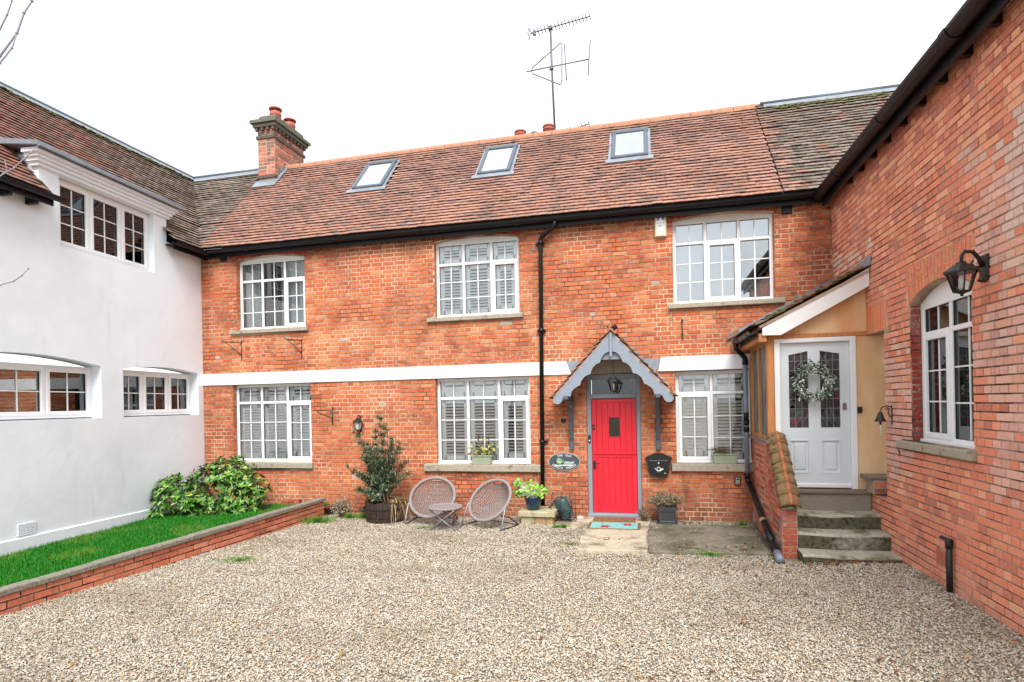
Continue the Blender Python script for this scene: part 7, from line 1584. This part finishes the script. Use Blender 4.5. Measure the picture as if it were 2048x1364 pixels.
stm.tube([(-7.9, 8.3, .02), (-7.75, 8.45, .12), (-7.6, 8.6, .3)], [.014, .014, .01], 6)
part(stm, 'stems', M_bark, BU, kind='stuff')
mb = MB()                                             # loose bricks and soil patch by the shrub
for (x, y, rz, wh) in ((-6.62, 9.38, .1, 'nearest the shrub'), (-6.40, 9.42, .3, 'nearest the house wall'), (-6.5, 9.3, -.2, 'in the middle of its row')): mb = MB(); mb.bbox(Fr((x, y, .08), (math.cos(rz), math.sin(rz), 0), (-math.sin(rz), math.cos(rz), 0)), -.05, .05, -.05, .10, 0, .14, .006); mb.c = (1, 1, 1); o = part(mb, 'loose_brick', M_brick, None); o.color = (*srgb(190, 104, 82, .7), 1); tag(o, 'loose red brick on end behind the shrub, '+wh, 'brick', 'loose bricks behind the shrub')

# ---------------------------------------------------------------- wreath
WRT = thing('wreath', (2.10, 8.10, 2.14), 'frosted grey-green wreath with white berries on the pale grey door', 'wreath')
wcn = Vector((2.095, 8.165, 2.125)); rnd = random.Random(44); mb = MB(); mb.tube([wcn+Vector((.17*math.cos(2*PI*k/24), 0, .17*math.sin(2*PI*k/24))) for k in range(24)], .02, 6, closed=True); part(mb, 'twig_ring', M_bark, WRT)
lf = MB()
for k in range(620):
    a = rnd.uniform(0, 2*PI); r_ = .182+rnd.gauss(0, .032); p = wcn+Vector((r_*math.cos(a), -.02+rnd.uniform(-.04, .01), r_*math.sin(a))); tan = Vector((-math.sin(a), 0, math.cos(a))); rad = Vector((math.cos(a), 0, math.sin(a)))
    d = (tan*rnd.uniform(-.6, 1)+rad*rnd.uniform(-.35, 1.0)+Vector((0, -rnd.uniform(.1, .7), 0))).normalized(); lf.c = rnd.choice([srgb(134, 152, 134, .72), srgb(164, 178, 162, .75), srgb(96, 116, 98, .7), srgb(190, 200, 188, .78), srgb(66, 84, 68, .65)])
    lf.leaf(p, d, (0, -1, .2), rnd.uniform(.035, .085), rnd.uniform(.014, .026), fold=.2, droop=.2)
part(lf, 'frosted_leaves', M_leafm, WRT, kind='stuff')
M_berry = mat('white_berry', srgb(244, 242, 234, .9), rough=.4); bm_ = MB(); bm_.smooth = True; bm_.lathe([(.001, -1), (.7, -.7), (1, 0), (.7, .7), (.001, 1)], (0, 0, 0), 8); bme = bm_.mesh('berry_shape', M_berry)
for k in range(44):
    a = rnd.choice([rnd.uniform(1.0, 2.2), rnd.uniform(2.7, 4.2), rnd.uniform(-.6, .9), rnd.uniform(4.2, 5.6)]); r_ = .165+rnd.gauss(0, .03); p = wcn+Vector((r_*math.cos(a), -.075+rnd.uniform(-.01, .01), r_*math.sin(a))); s_ = rnd.uniform(.007, .012); mesh_part(bme, 'berry', WRT, Matrix.Translation(p) @ Matrix.Diagonal((s_, s_, s_, 1)))

# ---------------------------------------------------------------- bare tree beside the camera: only its twig tips reach into view
BT = thing('bare_tree', (-4.3, 1.6, 0), 'bare tree whose thin twigs reach in at the upper left edge', 'tree')
mb = MB(); mb.tube([(-4.3, 1.6, -.05), (-4.28, 1.62, 1.0), (-4.2, 1.65, 2.0), (-4.1, 1.7, 3.0), (-4.0, 1.7, 4.2), (-3.9, 1.7, 5.2)], [.12, .10, .08, .06, .045, .02], 10); part(mb, 'trunk', M_bark, BT)
M_twig = mat('lilac_grey_twig', srgb(160, 154, 170, .75), rough=.7, noise=.2, nscale=60)
mb = MB()
def pxp(x, y, dist): d = CF+CR*((x-1024)/FPX)+CD*((y-807)/FPX); return Vector((0, 0, CAMH))+d*dist
def twig(pts, r0, r1, start):
    P_ = [Vector(start)]+pts; n = len(P_); mb.tube(P_, [r0+(r1-r0)*i/(n-1) for i in range(n)], 6)
    for i in range(1, n, 1): mb.lathe([(.001, -r0*1.5), (r0*1.35, 0), (.001, r0*1.5)], P_[i], 6)
twig([pxp(-60, 190, 2.5), pxp(0, 112, 2.5), pxp(34, 66, 2.52), pxp(48, 26, 2.54), pxp(64, 2, 2.55), pxp(80, -40, 2.6)], .0055, .0025, (-4.05, 1.7, 3.6))
twig([pxp(-80, 170, 2.5), pxp(0, 126, 2.5), pxp(24, 96, 2.5), pxp(34, 66, 2.5)]  , .004, .002, (-4.08, 1.7, 3.2))
twig([pxp(-40, 110, 2.6), pxp(0, 58, 2.6), pxp(14, 30, 2.6), pxp(24, 2, 2.6), pxp(30, -30, 2.6)], .004, .002, (-4.05, 1.7, 3.8))
twig([pxp(-60, 575, 2.4), pxp(0, 570, 2.4), pxp(28, 562, 2.4), pxp(44, 551, 2.4), pxp(57, 537, 2.4)], .003, .0015, (-4.2, 1.65, 2.2))
twig([pxp(-70, 400, 2.6), pxp(0, 352, 2.7), pxp(28, 336, 2.7), pxp(60, 306, 2.75), pxp(78, 290, 2.8)], .004, .0018, (-4.15, 1.7, 2.6))
twig([pxp(0, 352, 2.7), pxp(14, 340, 2.7), pxp(10, 322, 2.7)], .0025, .0015, pxp(-40, 380, 2.65))
part(mb, 'twigs', M_twig, BT)
